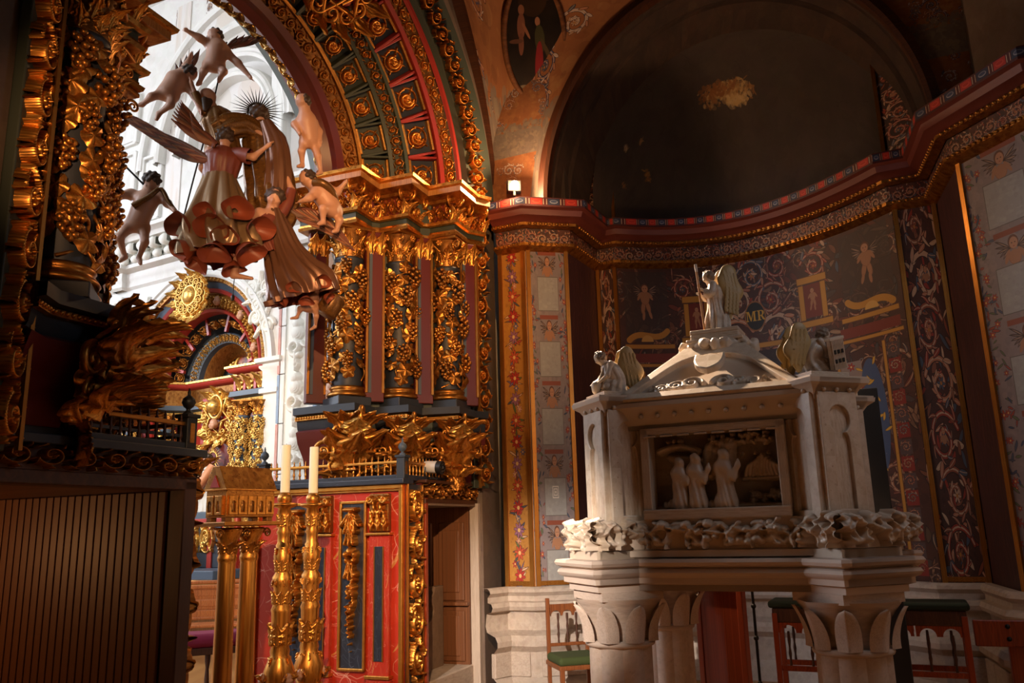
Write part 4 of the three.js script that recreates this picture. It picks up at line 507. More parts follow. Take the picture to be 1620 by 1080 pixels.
  for (const t of st.stops) { const R = 2.78, N = V(K * cos(t), sin(t), 0).normalize(), T = V(-R * sin(t), K * R * cos(t), 0).normalize(), Zn = N.clone().multiplyScalar(-0.45).add(V(0, 0, 0.89)), Y = T, X = Y.clone().cross(Zn).negate(); const m = new THREE.Matrix4().makeBasis(Y.clone().cross(Zn), Y, Zn).setPosition(R * cos(t), ASP + 0.1 + K * R * sin(t), 0.2); const q = m.clone().multiply(new THREE.Matrix4().makeTranslation(0, -st.step / 2, 0)); place('strip_carving', gStrip, mGold, bd, q, [0.62, st.step, 0.7]); }
  M('strip_ground', at(archSweep([[2.9, 0.1], [2.88, 0.22], [2.68, 0.14], [2.66, 0.0]], K, 0, PI, 64), [0, ASP + 0.1, 0]), mGreenDark, bd);
}
{ // cartouche at the crown
  const c = archThing('cartouche', 'red boss framed by gilded scrolls at the crown of the arch', 'cartouche', 0, 0, 0);
  const g = new THREE.Group(); g.name = 'shield'; c.add(g); coneFrame(0.55, 1.32, 0.08).decompose(g.position, g.quaternion, g.scale);
  M('red_boss', sph(0.26, 0, 0, 0.02, 20).scale(1.2, 0.8, 0.4), mRed, g);
  for (let k = 0; k < 12; k++) { const a = k * PI / 6; M('scroll', gScroll, mGold, g, [0.36 * cos(a), 0.28 * sin(a), 0.06], [0, 0, a - PI / 2], [k % 2 ? 0.2 : -0.2, 0.2, 0.3]); M('acanthus', gLeafWild, mGold, g, [0.34 * cos(a + 0.26), 0.26 * sin(a + 0.26), 0.04], [0.2, 0, a + 0.26 - PI / 2], [0.4, 0.3, 0.4]); }
}
/* ---------- pedestals of the arch ---------- */
function marble(base, vein, patch, n = 60, w = 512, h = 1024) { const c = canvas(w, h, base); speckle(c, 260, patch.slice(1), 4, 40, 0.25);
  for (let i = 0; i < 16; i++) { c.globalAlpha = 0.85; c.fillStyle = patch[0]; const x = rnd() * w, y = rnd() * h, l = rr(40, 130), q = rr(10, 30); c.beginPath(); c.moveTo(x, y); c.bezierCurveTo(x + q, y - l * 0.3, x + q * 2, y - l * 0.4, x + q * 2.6, y - l); c.bezierCurveTo(x + q * 2.8, y - l * 0.5, x + q * 1.5, y - l * 0.1, x, y); c.fill(); }
  c.strokeStyle = vein; for (let i = 0; i < n; i++) { let x = rnd() * w, y = rnd() * h, a = rnd() * 6.3; c.globalAlpha = rr(0.35, 0.9); c.lineWidth = rr(1, 3.4); c.beginPath(); c.moveTo(x, y); for (let k = 0; k < 7; k++) { a += rr(-1.1, 1.1); x += cos(a) * 26; y += sin(a) * 30; c.lineTo(x, y); } c.stroke(); } c.globalAlpha = 1; return tex(c); }
const mMarbleRed = std({ map: marble('#b0301d', '#d9a894', ['#c08a4a', '#c23c24', '#9c2516', '#bd4a30'], 150), roughness: 0.35 }), mMarbleBlue = std({ map: marble('#262c3a', '#6a7688', ['#333c4e', '#1e2330', '#30384a'], 34, 256, 1024), roughness: 0.35 });
const gGarland = relief(0.24, 1.1, 80, 330, 0.1, (c, W, H) => { // shell, acanthus, fruit drop
  ridge(c, [[W * 0.25, H * 0.02], [W * 0.75, H * 0.02]].flatMap((p, i, a) => i ? [] : Array.from({ length: 12 }, (_, k) => [lerp(a[0][0], a[1][0], k / 11), H * 0.02])), 6, 6, 1);
  for (let k = -2; k <= 2; k++) carvedLeaf(c, W * 0.5, H * 0.04, PI / 2 + k * 0.42, H * (0.16 - Math.abs(k) * 0.015), 0.9, 4); for (let k = -1; k <= 1; k++) carvedLeaf(c, W * 0.5, H * 0.13, PI / 2 + k * 0.35, H * 0.13, 1, 4);
  dome(c, W * 0.5, H * 0.31, W * 0.16, 1); for (const s of [-1, 1]) { dome(c, W * (0.5 + s * 0.2), H * 0.33, W * 0.13, 0.85); dome(c, W * (0.5 + s * 0.16), H * 0.37, W * 0.12, 0.8); }
  for (let k = -1; k <= 1; k++) carvedLeaf(c, W * 0.5, H * 0.37, PI / 2 + k * 0.4, H * 0.12, 0.95, 4);
  for (let i = 0; i < 46; i++) { const v = i / 46, y = H * (0.46 + 0.42 * v), w = W * 0.26 * (1 - v * 0.75); dome(c, W * 0.5 + rr(-w, w), y + rr(-4, 4), W * rr(0.07, 0.12) * (1 - v * 0.4), rr(0.6, 1)); } ridge(c, [[W * 0.5, H * 0.88], [W * 0.5, H * 0.93], [W * 0.5, H * 0.98]], 5, 1, 0.8); });
const balG = lathe([[0, 0], [0.012, 0], [0.012, 0.012], [0.007, 0.018], [0.009, 0.03], [0.014, 0.045], [0.008, 0.07], [0.007, 0.09], [0.011, 0.1], [0.011, 0.112], [0, 0.112]], 9), finG = lathe([[0.01, 0], [0.011, 0.01], [0.005, 0.016], [0.009, 0.026], [0.006, 0.036], [0.002, 0.05], [0, 0.052]], 8);
function balustrade(thing, segs, posts, y, mBal, mRail, mBase, mPost, mBall, slat) { // segs: [[x,z],[x,z]]
  for (const [p, q] of segs) { const l = Math.hypot(q[0] - p[0], q[1] - p[1]), a = Math.atan2(-(q[1] - p[1]), q[0] - p[0]), mx = (p[0] + q[0]) / 2, mz = (p[1] + q[1]) / 2, n = Math.round(l / 0.066);
    M('base_rail', rbox(l, 0.05, 0.06, 0.006), mBase, thing, [mx, y + 0.015, mz], [0, a, 0]); M('top_rail', rbox(l, 0.028, 0.036, 0.008), mRail, thing, [mx, y + 0.155, mz], [0, a, 0]); if (slat) M('middle_rail', rbox(l, 0.02, 0.012, 0.003), mBase, thing, [mx, y + 0.08, mz], [0, a, 0]);
    for (let k = 0; k < n; k++) { const f = (k + 0.5) / n, x = lerp(p[0], q[0], f), z = lerp(p[1], q[1], f); M('baluster', balG, mBal, thing, [x, y + 0.035, z]); M('finial', finG, mBal, thing, [x, y + 0.168, z]); } }
  for (const [x, z] of posts) { M('post', rbox(0.085, 0.2, 0.085, 0.008), mPost, thing, [x, y + 0.1, z]); M('post_inlay', box(0.035, 0.12, 0.09), mGoldOld, thing, [x, y + 0.1, z]); M('post_cap', rbox(0.11, 0.025, 0.11, 0.006), mPost, thing, [x, y + 0.205, z]); M('ball_finial', lathe([[0.03, 0], [0.032, 0.012], [0.015, 0.025], [0.012, 0.035], [0.03, 0.05], [0.042, 0.075], [0.036, 0.1], [0.016, 0.118], [0.009, 0.125], [0.01, 0.14], [0.004, 0.165], [0, 0.168]], 16), mBall, thing, [x, y + 0.215, z]); }
}
{
  const p = archThing('marbled_pedestal', 'red marbled pedestal with gilded garland panels beside the candlesticks', 'pedestal', 1.32, 0, 0.05, -PI / 2);
  const L = 1.62, top = 2.1; M('panel', box(L, top, 0.1, -L / 2, top / 2, -0.05), mMarbleRed, p);
  for (const [x, w] of [[-L + 0.025, 0.05], [-0.02, 0.04]]) M('gilt_stile', rbox(w, top, 0.05, 0.008, x, top / 2, 0.01), mGold, p); M('gilt_rail', rbox(L, 0.045, 0.05, 0.01, -L / 2, top - 0.022, 0.015), mGold, p); M('gilt_fillet', rbox(L, 0.014, 0.07, 0.004, -L / 2, top - 0.055, 0), mGoldOld, p);
  const inset = (x0, x1, y0, y1, fr, mat, name) => { const w = x1 - x0, h = y1 - y0, g = M(name, box(w, h, 0.02, (x0 + x1) / 2, (y0 + y1) / 2, 0.012), mat, p); for (const [bx, by, bw, bh] of [[x0, (y0 + y1) / 2, fr, h + fr], [x1, (y0 + y1) / 2, fr, h + fr], [(x0 + x1) / 2, y0, w + fr, fr], [(x0 + x1) / 2, y1, w + fr, fr]]) M('gilt_frame', rbox(bw, bh, 0.04, Math.min(bw, bh) * 0.3, bx, by, 0.022), mGold, g); return g; };
  for (const [a, b] of [[-0.648, -0.386], [-1.25, -1.0]]) { const g = inset(a, b, 0.49, 1.95, 0.026, mMarbleBlue, 'blue_panel'); M('garland', gGarland, mGold, g, [(a + b) / 2, 0.62, 0.022], null, [0.95, 1.17, 1]); }
  const capR = relief(0.22, 0.34, 50, 76, 0.07, (c, W, H) => { for (let k = 0; k < 3; k++) carvedLeaf(c, W * (0.2 + 0.3 * k), H * 0.95, -PI / 2, H * 0.45, 0.8, 4); for (let k = 0; k < 2; k++) carvedLeaf(c, W * (0.35 + 0.3 * k), H * 0.6, -PI / 2, H * 0.35, 0.9, 3); for (const s of [0.18, 0.82]) ridge(c, spiral(W * s, H * 0.16, W * 0.17, 2, s < 0.5 ? 0 : PI, s < 0.5 ? 1.3 : -1.3), 4, 3, 1); carvedRosette(c, W * 0.5, H * 0.14, W * 0.13, 1, 5); });
  for (const x of [-0.845, -0.23]) { const g = M('pilaster', rbox(0.21, 1.2, 0.05, 0.006, x, 1.05, 0.02), mMarbleRed, p); M('capital_block', rbox(0.2, 0.34, 0.06, 0.01, x, 1.85, 0.025), mGoldDark, g); M('capital_carving', capR, mGold, g, [x, 1.68, 0.05]); M('gilt_ledge', rbox(0.25, 0.022, 0.09, 0.006, x, 1.66, 0.03), mGold, g); M('gilt_ledge', rbox(0.25, 0.03, 0.09, 0.006, x, 0.44, 0.03), mGold, g); M('blue_inlay', rbox(0.08, 0.98, 0.012, 0.003, x, 1.06, 0.046), mMarbleBlue, g); for (const s of [-1, 1]) M('gilt_edge', box(0.012, 0.98, 0.016, x + s * 0.045, 1.06, 0.046), mGoldOld, g); M('pilaster_base', rbox(0.24, 0.42, 0.07, 0.01, x, 0.21, 0.02), mMarbleRed, g); }
  M('plinth', rbox(L, 0.16, 0.16, 0.01, -L / 2, 0.08, -0.02), mWoodDark, p); M('ledge', rbox(L + 0.06, 0.05, 0.2, 0.008, -L / 2, top + 0.025, -0.03), mMarbleBlue, p);
  for (let k = 0; k < 2; k++) M('side_carving', gStripBig, mGold, p, [-L - 0.02, 0.1 + k * 0.95, -0.02], [0, -0.8, 0], [0.5, 0.95, 0.5]);
  const b = archThing('balustrade', 'low gilded balustrade with spindle balusters on the red marbled pedestal', 'balustrade', 0, 0, 0);
  balustrade(b, [[[1.38, -1.5], [1.38, -0.02]], [[1.42, 0.0], [2.5, 0.0]]], [[1.38, -1.55], [1.38, 0.0]], 2.15, mGoldOld, mGold, mMarbleBlue, mBlueDark, mBlue);
  M('terrace', box(1.5, 0.1, 1.75, 2.1, 2.05, -0.82), mWoodDark, b);
}
{ // doorway in the front of the right pedestal
  const d = archThing('gilded_doorway', 'dark doorway framed by gilded scrollwork beside the red marbled pedestal', 'doorway', 1.32, 0, 0.05);
  M('border_ground', box(0.3, 2.1, 0.08, 0.17, 1.05, -0.03), mBlueDark, d); for (let k = 0; k < 2; k++) M('border_carving', gStripBig, mGold, d, [0.17, 0.05 + k * 1.0, 0.01], null, [0.82, 1.0, 0.5]); for (const x of [0.03, 0.315]) M('gilt_edge', rbox(0.02, 2.1, 0.05, 0.005, x, 1.05, 0.01), mGoldOld, d);
  M('jamb', rbox(0.05, 1.98, 0.5, 0.008, 0.36, 0.99, -0.2), mWoodRed, d); M('lintel', rbox(1.3, 0.05, 0.5, 0.008, 0.98, 1.95, -0.2), mWoodDark, d); for (let k = 0; k < 2; k++) M('lintel_carving', gBand, mGoldOld, d, [0.64 + k * 0.62, 2.05, 0.02], null, [0.62, 0.42, 0.6]); M('lintel_ground', box(1.3, 0.15, 0.06, 0.98, 2.05, -0.02), mRedDark, d); M('lintel_ledge', rbox(1.35, 0.03, 0.14, 0.006, 0.98, 2.135, 0.0), mWoodDark, d);
  M('stone_jamb', rbox(0.1, 1.95, 0.1, 0.01, 1.53, 0.97, 0.03), mStone, d); const sd = M('side_lining', box(0.04, 1.95, 0.8, 1.47, 0.97, -0.42), mWood, d); for (const [z0, w0] of [[-0.22, 0.3], [-0.6, 0.3]]) for (const [y0, h0] of [[1.35, 0.8], [0.6, 0.5]]) { const pf = M('side_panel', rbox(0.03, h0, w0, 0.012, 1.445, y0, z0), mWood, d); M('panel_field', rbox(0.03, h0 * 0.8, w0 * 0.66, 0.012, 1.435, y0, z0), mWood, pf); } M('side_ledge', rbox(0.07, 0.04, 0.8, 0.01, 1.43, 0.92, -0.42), mWood, d); M('stone_head', box(1.1, 0.02, 0.5, 0.95, 1.92, -0.2), mStoneDark, d);
  const i = archThing('wooden_recess', 'dim panelled wooden recess inside the gilded doorway', 'recess', 1.7, 0, -0.9);
  M('back', box(1.2, 1.95, 0.05, 0.55, 0.97, -0.1), mWood, i); M('side', box(0.05, 1.95, 0.8, 1.12, 0.97, 0.3), mWood, i); M('side', box(0.05, 1.95, 0.8, -0.02, 0.97, 0.3), mWood, i); for (const [x, y, w, h] of [[0.3, 1.25, 0.36, 0.8], [0.78, 1.25, 0.36, 0.8], [0.3, 0.5, 0.36, 0.4], [0.78, 0.5, 0.36, 0.4]]) { const f = M('panel', rbox(w, h, 0.04, 0.015, x, y, -0.06), mWoodDark, i); M('panel_field', rbox(w * 0.7, h * 0.8, 0.04, 0.015, x, y, -0.045), mWood, f); } M('shelf', rbox(1.1, 0.05, 0.2, 0.01, 0.55, 0.82, 0), mWoodDark, i); M('lamp_drop', lathe([[0, 0], [0.01, 0.02], [0.022, 0.05], [0.008, 0.07], [0.006, 0.12], [0, 0.12]], 8), mIron, i, [0.15, 1.8, 0.5]);
  const e = archThing('carved_bench_end', 'pale carved bench end with scalloped edge standing in the doorway', 'bench end', 2.52, 0, -0.3);
  const s = new THREE.Shape(); s.moveTo(0.16, 0.32); s.lineTo(0.16, 1.1); s.lineTo(-0.02, 1.1); s.bezierCurveTo(-0.02, 1.02, -0.12, 1.02, -0.08, 0.95); s.bezierCurveTo(-0.02, 0.9, -0.02, 0.86, -0.06, 0.82); s.bezierCurveTo(-0.1, 0.76, -0.24, 0.78, -0.22, 0.68); s.bezierCurveTo(-0.21, 0.62, -0.16, 0.62, -0.18, 0.58); s.bezierCurveTo(-0.24, 0.52, -0.24, 0.4, -0.22, 0.32); M('panel', extr(s, 0.06, 0.01), mStoneDark, e); M('step', rbox(1.15, 0.32, 0.5, 0.015, -0.25, 0.16, 0.1), mStone, e);
}
{ // left: slatted booth under the balustrade
  const b = archThing('slatted_booth', 'open wooden booth lined with dark vertical slats under a gilded moulding', 'booth', -1.32, 0, 0.05);
  M('post', rbox(0.1, 2.02, 0.12, 0.008, -0.05, 1.01, -0.06), mWoodDark, b); M('lintel', rbox(3.4, 0.075, 0.16, 0.01, -1.7, 2.0, -0.08), mWoodDark, b); M('soffit', box(3.3, 0.04, 2.2, -1.75, 1.985, -1.2), mWood, b); M('side_wall', box(0.06, 2.0, 2.2, -0.06, 1.0, -1.2), mWoodDark, b); M('back_wall', box(3.3, 2.0, 0.05, -1.75, 1.0, -2.3), mWoodDark, b); M('outer_wall', box(0.05, 2.0, 2.2, -3.4, 1.0, -1.2), mWoodDark, b);
  const sl = rbox(0.022, 1.94, 0.053, 0.004, 0, 0.97, 0); for (let k = 0; k < 34; k++) M('slat', sl, mWood, b, [-0.105, 0.02, -0.16 - k * 0.062]);
  M('moulding_ground', box(3.4, 0.13, 0.06, -1.7, 2.1, -0.03), mWoodDark, b); for (let k = 0; k < 6; k++) M('moulding_carving', gBand, mGoldOld, b, [-0.3 - k * 0.58, 2.1, 0.0], null, [0.58, 0.36, 0.75]); M('top_board', rbox(3.45, 0.05, 2.2, 0.008, -1.7, 2.185, -1.05), mBlueDark, b); M('corner_leaf', gLeaf, mGoldOld, b, [0.0, 2.05, 0.0], [0.2, 0.7, -0.5], [0.2, 0.16, 0.2]);
  for (let k = 0; k < 2; k++) M('edge_carving', gStripBig, mGoldOld, b, [0.01, 0.05 + k, -0.1], [0, PI / 2, 0], [0.6, 1.0, 0.5]);
  const r = archThing('balustrade', 'low dark balustrade with black ball finial on the slatted booth', 'balustrade', 0, 0, 0);
  balustrade(r, [[[-4.6, 0.02], [-1.42, 0.02]], [[-1.42, -0.04], [-1.42, -1.5]]], [[-1.4, 0.02], [-1.4, -1.55]], 2.21, mWoodDark, mGoldOld, mBlueDark, mBlack, mBlack, true);
}
/* ---------- the saint's tomb ---------- */
const TO = [1.31, 0, -5.54], DEP = 1.2; // centre of the front; the tomb runs back from it
const mAlab = (() => { const c = canvas(512, 512, '#c2b09c'); speckle(c, 500, ['#b39c84', '#cfc0ae', '#a08970', '#d6c9b8', '#ab9076'], 5, 50, 0.25); speckle(c, 120, ['#7d5e42', '#6f5038'], 1, 6, 0.35); return new THREE.MeshPhysicalMaterial({ map: tex(c, [1.5, 1.5]), roughness: 0.38, sheen: 0 }); })();
const mPillar = std({ map: tex(stoneMap, [1.2, 1.2]), color: lin(1.15, 1.06, 1.0), roughness: 0.8 });
const tombAt = (x, y, z) => V(x, y, z).applyAxisAngle(V(0, 1, 0), CH).add(V(...TO));
const prism4 = (a, b, h) => { const g = new THREE.CylinderGeometry(a, b, h, 4).toNonIndexed(); g.computeVertexNormals(); return g; };
const HW = 0.485, TX = 0.765, TR = 0.335, TW = 0.695; // half width of the front panel, tower centres, tower half diagonal
const T_ = T('saint_tomb', 'pale stone and alabaster tomb with four diamond towers on clustered pillars', 'tomb', TO, CH);
{
  const slabProf = [[0.0, 0], [0.0, 0.04], [0.03, 0.05], [0.03, 0.085], [0.055, 0.1], [0.065, 0.12], [0.055, 0.14], [0.035, 0.15], [0.07, 0.165], [0.08, 0.185], [0.07, 0.205], [0.0, 0.21]];
  // mitred slab of moulded stone: a body and four towers, one sweep round each outline
  const poly = (r, cx, cz) => [[cx, cz + r], [cx + r, cz], [cx, cz - r], [cx - r, cz], [cx, cz + r], [cx + r, cz]];
  const ring = (prof, y, r, name, mat) => { const pr = prof.map(([o, h]) => [o, y + h]); for (const [cx, cz] of [[-TX, -0.12], [TX, -0.12], [-TX, -DEP + 0.12], [TX, -DEP + 0.12]]) M(name, mg([sweep(pr, poly(r, cx, cz)).deleteAttribute('uv'), at(prism4(r + 0.001, r + 0.001, pr[pr.length - 1][1] - pr[0][1]), [cx, (pr[0][1] + pr[pr.length - 1][1]) / 2, cz]).deleteAttribute('uv')]), mat, T_); };
  const body = (prof, y, hx, zf, zb, name, mat) => { const pr = prof.map(([o, h]) => [o, y + h]); M(name, mg([sweep(pr, [[-hx, zb], [-hx, zf], [hx, zf], [hx, zb], [-hx, zb]].map((p) => p)).deleteAttribute('uv'), box(hx * 2, pr[pr.length - 1][1] - pr[0][1], zf - zb, 0, (pr[0][1] + pr[pr.length - 1][1]) / 2, (zf + zb) / 2).deleteAttribute('uv')]), mat, T_); };
  ring(slabProf, 1.25, TR, 'slab_tower', mPillar); body(slabProf, 1.25, TX, 0, -DEP, 'slab', mPillar);
  // openwork foliage frieze
  const leafy = (n) => (c, W, H) => { for (let i = 0; i < n; i++) { const x = W * (i + 0.5) / n, s = i % 2 ? 1 : -1; ridge(c, bez([x - W / n * 0.7, H * (0.5 + s * 0.3)], [x - W / n * 0.2, H * (0.5 + s * 0.5)], [x + W / n * 0.2, H * (0.5 - s * 0.1)], [x + W / n * 0.7, H * (0.5 - s * 0.34)]), 5, 5, 0.6); for (let k = 0; k < 3; k++) { const a = s * 0.7 + k * 2.1 + i; carvedLeaf(c, x + rr(-4, 4), H * rr(0.4, 0.6), a, H * rr(0.45, 0.6), rr(0.75, 1), 2); } for (let k = 0; k < 5; k++) dome(c, x + W / n * rr(-0.5, 0.5), H * rr(0.15, 0.85), H * rr(0.1, 0.18), rr(0.6, 1)); } };
  const foli = relief(1.0, 0.2, 240, 52, 0.11, leafy(8), 0.05, 2);
  body([[0.0, 0], [0.03, 0.01], [0.03, 0.05], [0, 0.06], [-0.03, 0.07], [-0.03, 0.25], [0.0, 0.25]], 1.46, TX, 0, -DEP, 'base_course', mAlab); M('foliage_frieze', foli, mAlab, T_, [0, 1.52, -0.025], null, [1.05, 0.95, 1]);
  ring([[0.0, 0], [0.02, 0.0], [0.02, 0.05], [-0.02, 0.06], [-0.04, 0.08], [-0.04, 0.25], [0, 0.25]], 1.46, TR - 0.04, 'tower_base', mAlab);
  const bulge = relief(0.5, 0.2, 120, 50, 0.13, leafy(4), 0.05, 2);
  const side = (TR - 0.08) / Math.SQRT1_2 * 0.5 + 0.02;
  for (const [cx, cz] of [[-TX, -0.12], [TX, -0.12]]) for (const s of [-1, 1]) M('leaf_bulge', bulge, mAlab, T_, [cx + s * side * 0.7, 1.52, cz + side * 0.7], [0, s * PI / 4, 0], [0.98, 1.1, 1]);
  for (const s of [-1, 1]) M('leaf_bulge', bulge, mAlab, T_, [TX + 0.24, 1.52, -DEP + 0.12 + s * 0.2], [0, PI / 2 - s * PI / 4, 0], [0.9, 1, 1]);
  // chest body with framed relief
  const y0 = 1.71, y1 = 2.33, yc = 2.51; M('chest', box(TW * 2, y1 - y0 + 0.15, DEP - 0.24, 0, (y0 + y1) / 2 + 0.07, -DEP / 2 - 0.12), mAlab, T_);
  for (const s of [-1, 1]) M('frame_stile', rbox(0.06, y1 - y0, 0.16, 0.008, s * (HW - 0.03), (y0 + y1) / 2, -0.08), mAlab, T_); M('frame_sill', rbox(HW * 2, 0.07, 0.18, 0.01, 0, y0 + 0.035, -0.07), mAlab, T_); M('frame_head', rbox(HW * 2, 0.05, 0.16, 0.008, 0, y1 - 0.02, -0.08), mAlab, T_);
  for (let k = 0; k < 8; k++) M('rope_bit', rbox(0.085, 0.012, 0.02, 0.004, -HW + 0.07 + k * 0.118, y1 - 0.055, -0.0), mAlab, T_);
  body([[-0.1, 0], [0.0, 0.0], [0.0, 0.03], [0.02, 0.06], [0.05, 0.12], [0.09, 0.15], [0.09, 0.18], [0, 0.18]], y1, HW + 0.1, -0.02, -DEP + 0.02, 'cornice', mAlab);
  const ball = sph(0.017, 0, 0, 0, 10); for (let k = 0; k < 9; k++) M('cornice_ball', ball, mAlab, T_, [-HW + 0.03 + k * 0.117, y1 + 0.085, 0.03]);
  // towers with blind lancets
  const tw = 0.3; for (const [cx, cz] of [[-TW, -0.12], [TW, -0.12], [TW, -DEP + 0.12], [-TW, -DEP + 0.12]]) { const g = M('tower', at(box(tw, y1 - y0 + 0.12, tw), [0, 0, 0], [0, PI / 4, 0]), mAlab, T_, [cx, (y0 + y1) / 2 + 0.05, cz]);
    for (let f = 0; f < 4; f++) { const fa = PI / 4 + f * PI / 2, lan = new THREE.Shape(); const fr = shp([[-0.142, -0.4], [0.142, -0.4], [0.142, 0.4], [-0.142, 0.4]]), h = new THREE.Path(); h.moveTo(-0.07, -0.33); h.lineTo(0.07, -0.33); h.lineTo(0.07, 0.08); h.quadraticCurveTo(0.065, 0.14, 0.045, 0.15); h.bezierCurveTo(0.11, 0.2, 0.1, 0.32, 0, 0.33); h.bezierCurveTo(-0.1, 0.32, -0.11, 0.2, -0.045, 0.15); h.quadraticCurveTo(-0.065, 0.14, -0.07, 0.08); h.closePath(); fr.holes.push(h);
      M('lancet_frame', extr(fr, 0.03, 0.006), mAlab, g, [sin(fa) * (tw / 2 + 0.0), -0.0, cos(fa) * (tw / 2 + 0.0)], [0, fa, 0]); M('lancet_field', box(0.15, 0.68, 0.01), mAlab, g, [sin(fa) * (tw / 2 + 0.004), 0, cos(fa) * (tw / 2 + 0.004)], [0, fa, 0]); }
    const r2 = 0.225; const cp = [[0.0, 0], [0.0, 0.02], [0.03, 0.07], [0.07, 0.1], [0.075, 0.13], [0.0, 0.135]].map(([o, h]) => [o, y1 + 0.1 + h]); M('tower_cornice', mg([sweep(cp, poly(r2, 0, 0)).deleteAttribute('uv'), at(prism4(r2 + 0.03, r2, 0.13), [0, y1 + 0.17, 0]).deleteAttribute('uv'), at(prism4(r2 + 0.095, r2 + 0.095, 0.025), [0, y1 + 0.23, 0]).deleteAttribute('uv')]), mAlab, g, [0, -((y0 + y1) / 2 + 0.05), 0]);
    M('tower_plinth', at(box(0.3, 0.045, 0.3), [0, 0, 0], [0, PI / 4, 0]), mAlab, g, [0, y1 + 0.26 - ((y0 + y1) / 2 + 0.05), 0]);
    for (let f = 0; f < 4; f++) for (let k = -1; k <= 1; k++) { const fa = PI / 4 + f * PI / 2; M('cornice_ball', ball, mAlab, g, [sin(fa) * 0.185 + cos(fa) * k * 0.1, y1 + 0.16 - ((y0 + y1) / 2 + 0.05), cos(fa) * 0.185 - sin(fa) * k * 0.1]); } }
  // hipped lid with blind gable panels
  const ly = yc, lt = 2.92, bx = HW + 0.16, tx = 0.2, bzf = 0.05, bzb = -DEP - 0.05, tz = 0.16, zc = -DEP / 2;
  const P = [[-bx, ly, bzf], [bx, ly, bzf], [bx, ly, bzb], [-bx, ly, bzb], [-tx, lt, zc + tz], [tx, lt, zc + tz], [tx, lt, zc - tz], [-tx, lt, zc - tz]], tri = []; const quad = (a, b, c, d) => tri.push(...P[a], ...P[b], ...P[c], ...P[a], ...P[c], ...P[d]); quad(0, 1, 5, 4); quad(1, 2, 6, 5); quad(2, 3, 7, 6); quad(3, 0, 4, 7); quad(4, 5, 6, 7); quad(3, 2, 1, 0);
  const lid = new THREE.BufferGeometry(); lid.setAttribute('position', new THREE.Float32BufferAttribute(tri, 3)); lid.computeVertexNormals(); const lidM = M('lid', lid, mAlab, T_);
  const sl = Math.atan2(lt - ly, bzf - (zc + tz)), fh = Math.hypot(lt - ly, bzf - zc - tz); const gp = new THREE.Group(); gp.name = 'gable_panel'; T_.add(gp); gp.position.set(0, ly, bzf); gp.rotation.x = -(PI / 2 - sl); // front slope, local y runs up it
  const hexg = (k, d) => { const a = bx * k, b = tx * k + 0.02; return shp([[-a, d], [a, d], [b, fh - d], [-b, fh - d]]); };
  const fs = hexg(0.99, 0.0), hole = new THREE.Path(); hole.moveTo(-bx * 0.84, 0.06); hole.lineTo(bx * 0.84, 0.06); hole.bezierCurveTo(bx * 0.5, fh * 0.52, bx * 0.42, fh * 0.84, 0.0, fh * 0.84); hole.bezierCurveTo(-bx * 0.42, fh * 0.84, -bx * 0.5, fh * 0.52, -bx * 0.84, 0.06); fs.holes.push(hole);
  M('gable_frame', extr(fs, 0.035, 0.006), mAlab, gp); const gs = relief(0.8, 0.26, 170, 60, 0.03, (c, W, H) => { for (const s of [-1, 1]) { for (let i = 0; i < 3; i++) { const x = W * (0.5 + s * (0.14 + 0.13 * i)), R = H * (0.3 - 0.06 * i); ridge(c, spiral(x, H * (0.62 + 0.08 * i), R, R * 0.2, s > 0 ? PI : 0, s * 1.4), 3.5, 2.5, 0.9); carvedLeaf(c, x, H * 0.8, -PI / 2 + s * 0.8, H * 0.3, 0.9, 3); carvedLeaf(c, x + s * 8, H * 0.7, s > 0 ? 0.3 : PI - 0.3, H * 0.36, 0.8, 3); } } }); M('gable_scrolls', gs, mAlab, gp, [0, 0.07, 0.004]);
  const shd = new THREE.Shape(); shd.moveTo(-0.095, 0.1); shd.lineTo(-0.045, 0.085); shd.lineTo(0, 0.1); shd.lineTo(0.045, 0.085); shd.lineTo(0.095, 0.1); shd.bezierCurveTo(0.1, 0.0, 0.08, -0.06, 0, -0.09); shd.bezierCurveTo(-0.08, -0.06, -0.1, 0.0, -0.095, 0.1); M('shield', extr(shd, 0.03, 0.012), mAlab, gp, [0, fh * 0.52, 0.05]);
  for (const s of [-1, 1]) M('hip_rib', tube([[s * bx, ly + 0.01, bzf], [s * lerp(bx, tx, 0.5), lerp(ly, lt, 0.5) + 0.012, lerp(bzf, zc + tz, 0.5)], [s * tx, lt, zc + tz]], 0.02, 10, 6), mAlab, lidM);
  // crown: rocky leaf mount and plinth
  const rock = []; for (let i = 0; i < 26; i++) { const a = i * 0.6, r = 0.2 + 0.03 * sin(i * 3); rock.push([[r * 1.2 * cos(a), lt + 0.03 + 0.03 * sin(i * 2.2), zc + r * sin(a)], [r * 1.2 * cos(a) * 1.05, lt + 0.05, zc + r * sin(a) * 1.05], rr(0.03, 0.05), rr(0.025, 0.045)]); } rock.push([[-0.15, lt + 0.03, zc], [0.15, lt + 0.03, zc], 0.08, 0.08]); M('leaf_mount', snet(rock, 0.012, 0.02, 0.03, (p, d) => d + 0.008 * sin(p[0] * 90) * sin(p[1] * 80 + 1) * sin(p[2] * 95)), mAlab, T_);
  M('crown_plinth', mg([rbox(0.36, 0.06, 0.3, 0.012, 0, lt + 0.11, zc), rbox(0.42, 0.03, 0.34, 0.01, 0, lt + 0.085, zc), rbox(0.36, 0.035, 0.3, 0.01, 0, lt + 0.155, zc)]), mAlab, T_);
  // clustered pillars with leaf capitals
  const shaft = (R) => { const s = new THREE.Shape(); for (let i = 0; i <= 96; i++) { const a = i / 96 * 2 * PI, r = R * (1 + 0.1 * Math.abs(cos(a * 4))); i ? s.lineTo(r * cos(a), r * sin(a)) : s.moveTo(r * cos(a), r * sin(a)); } return s; };
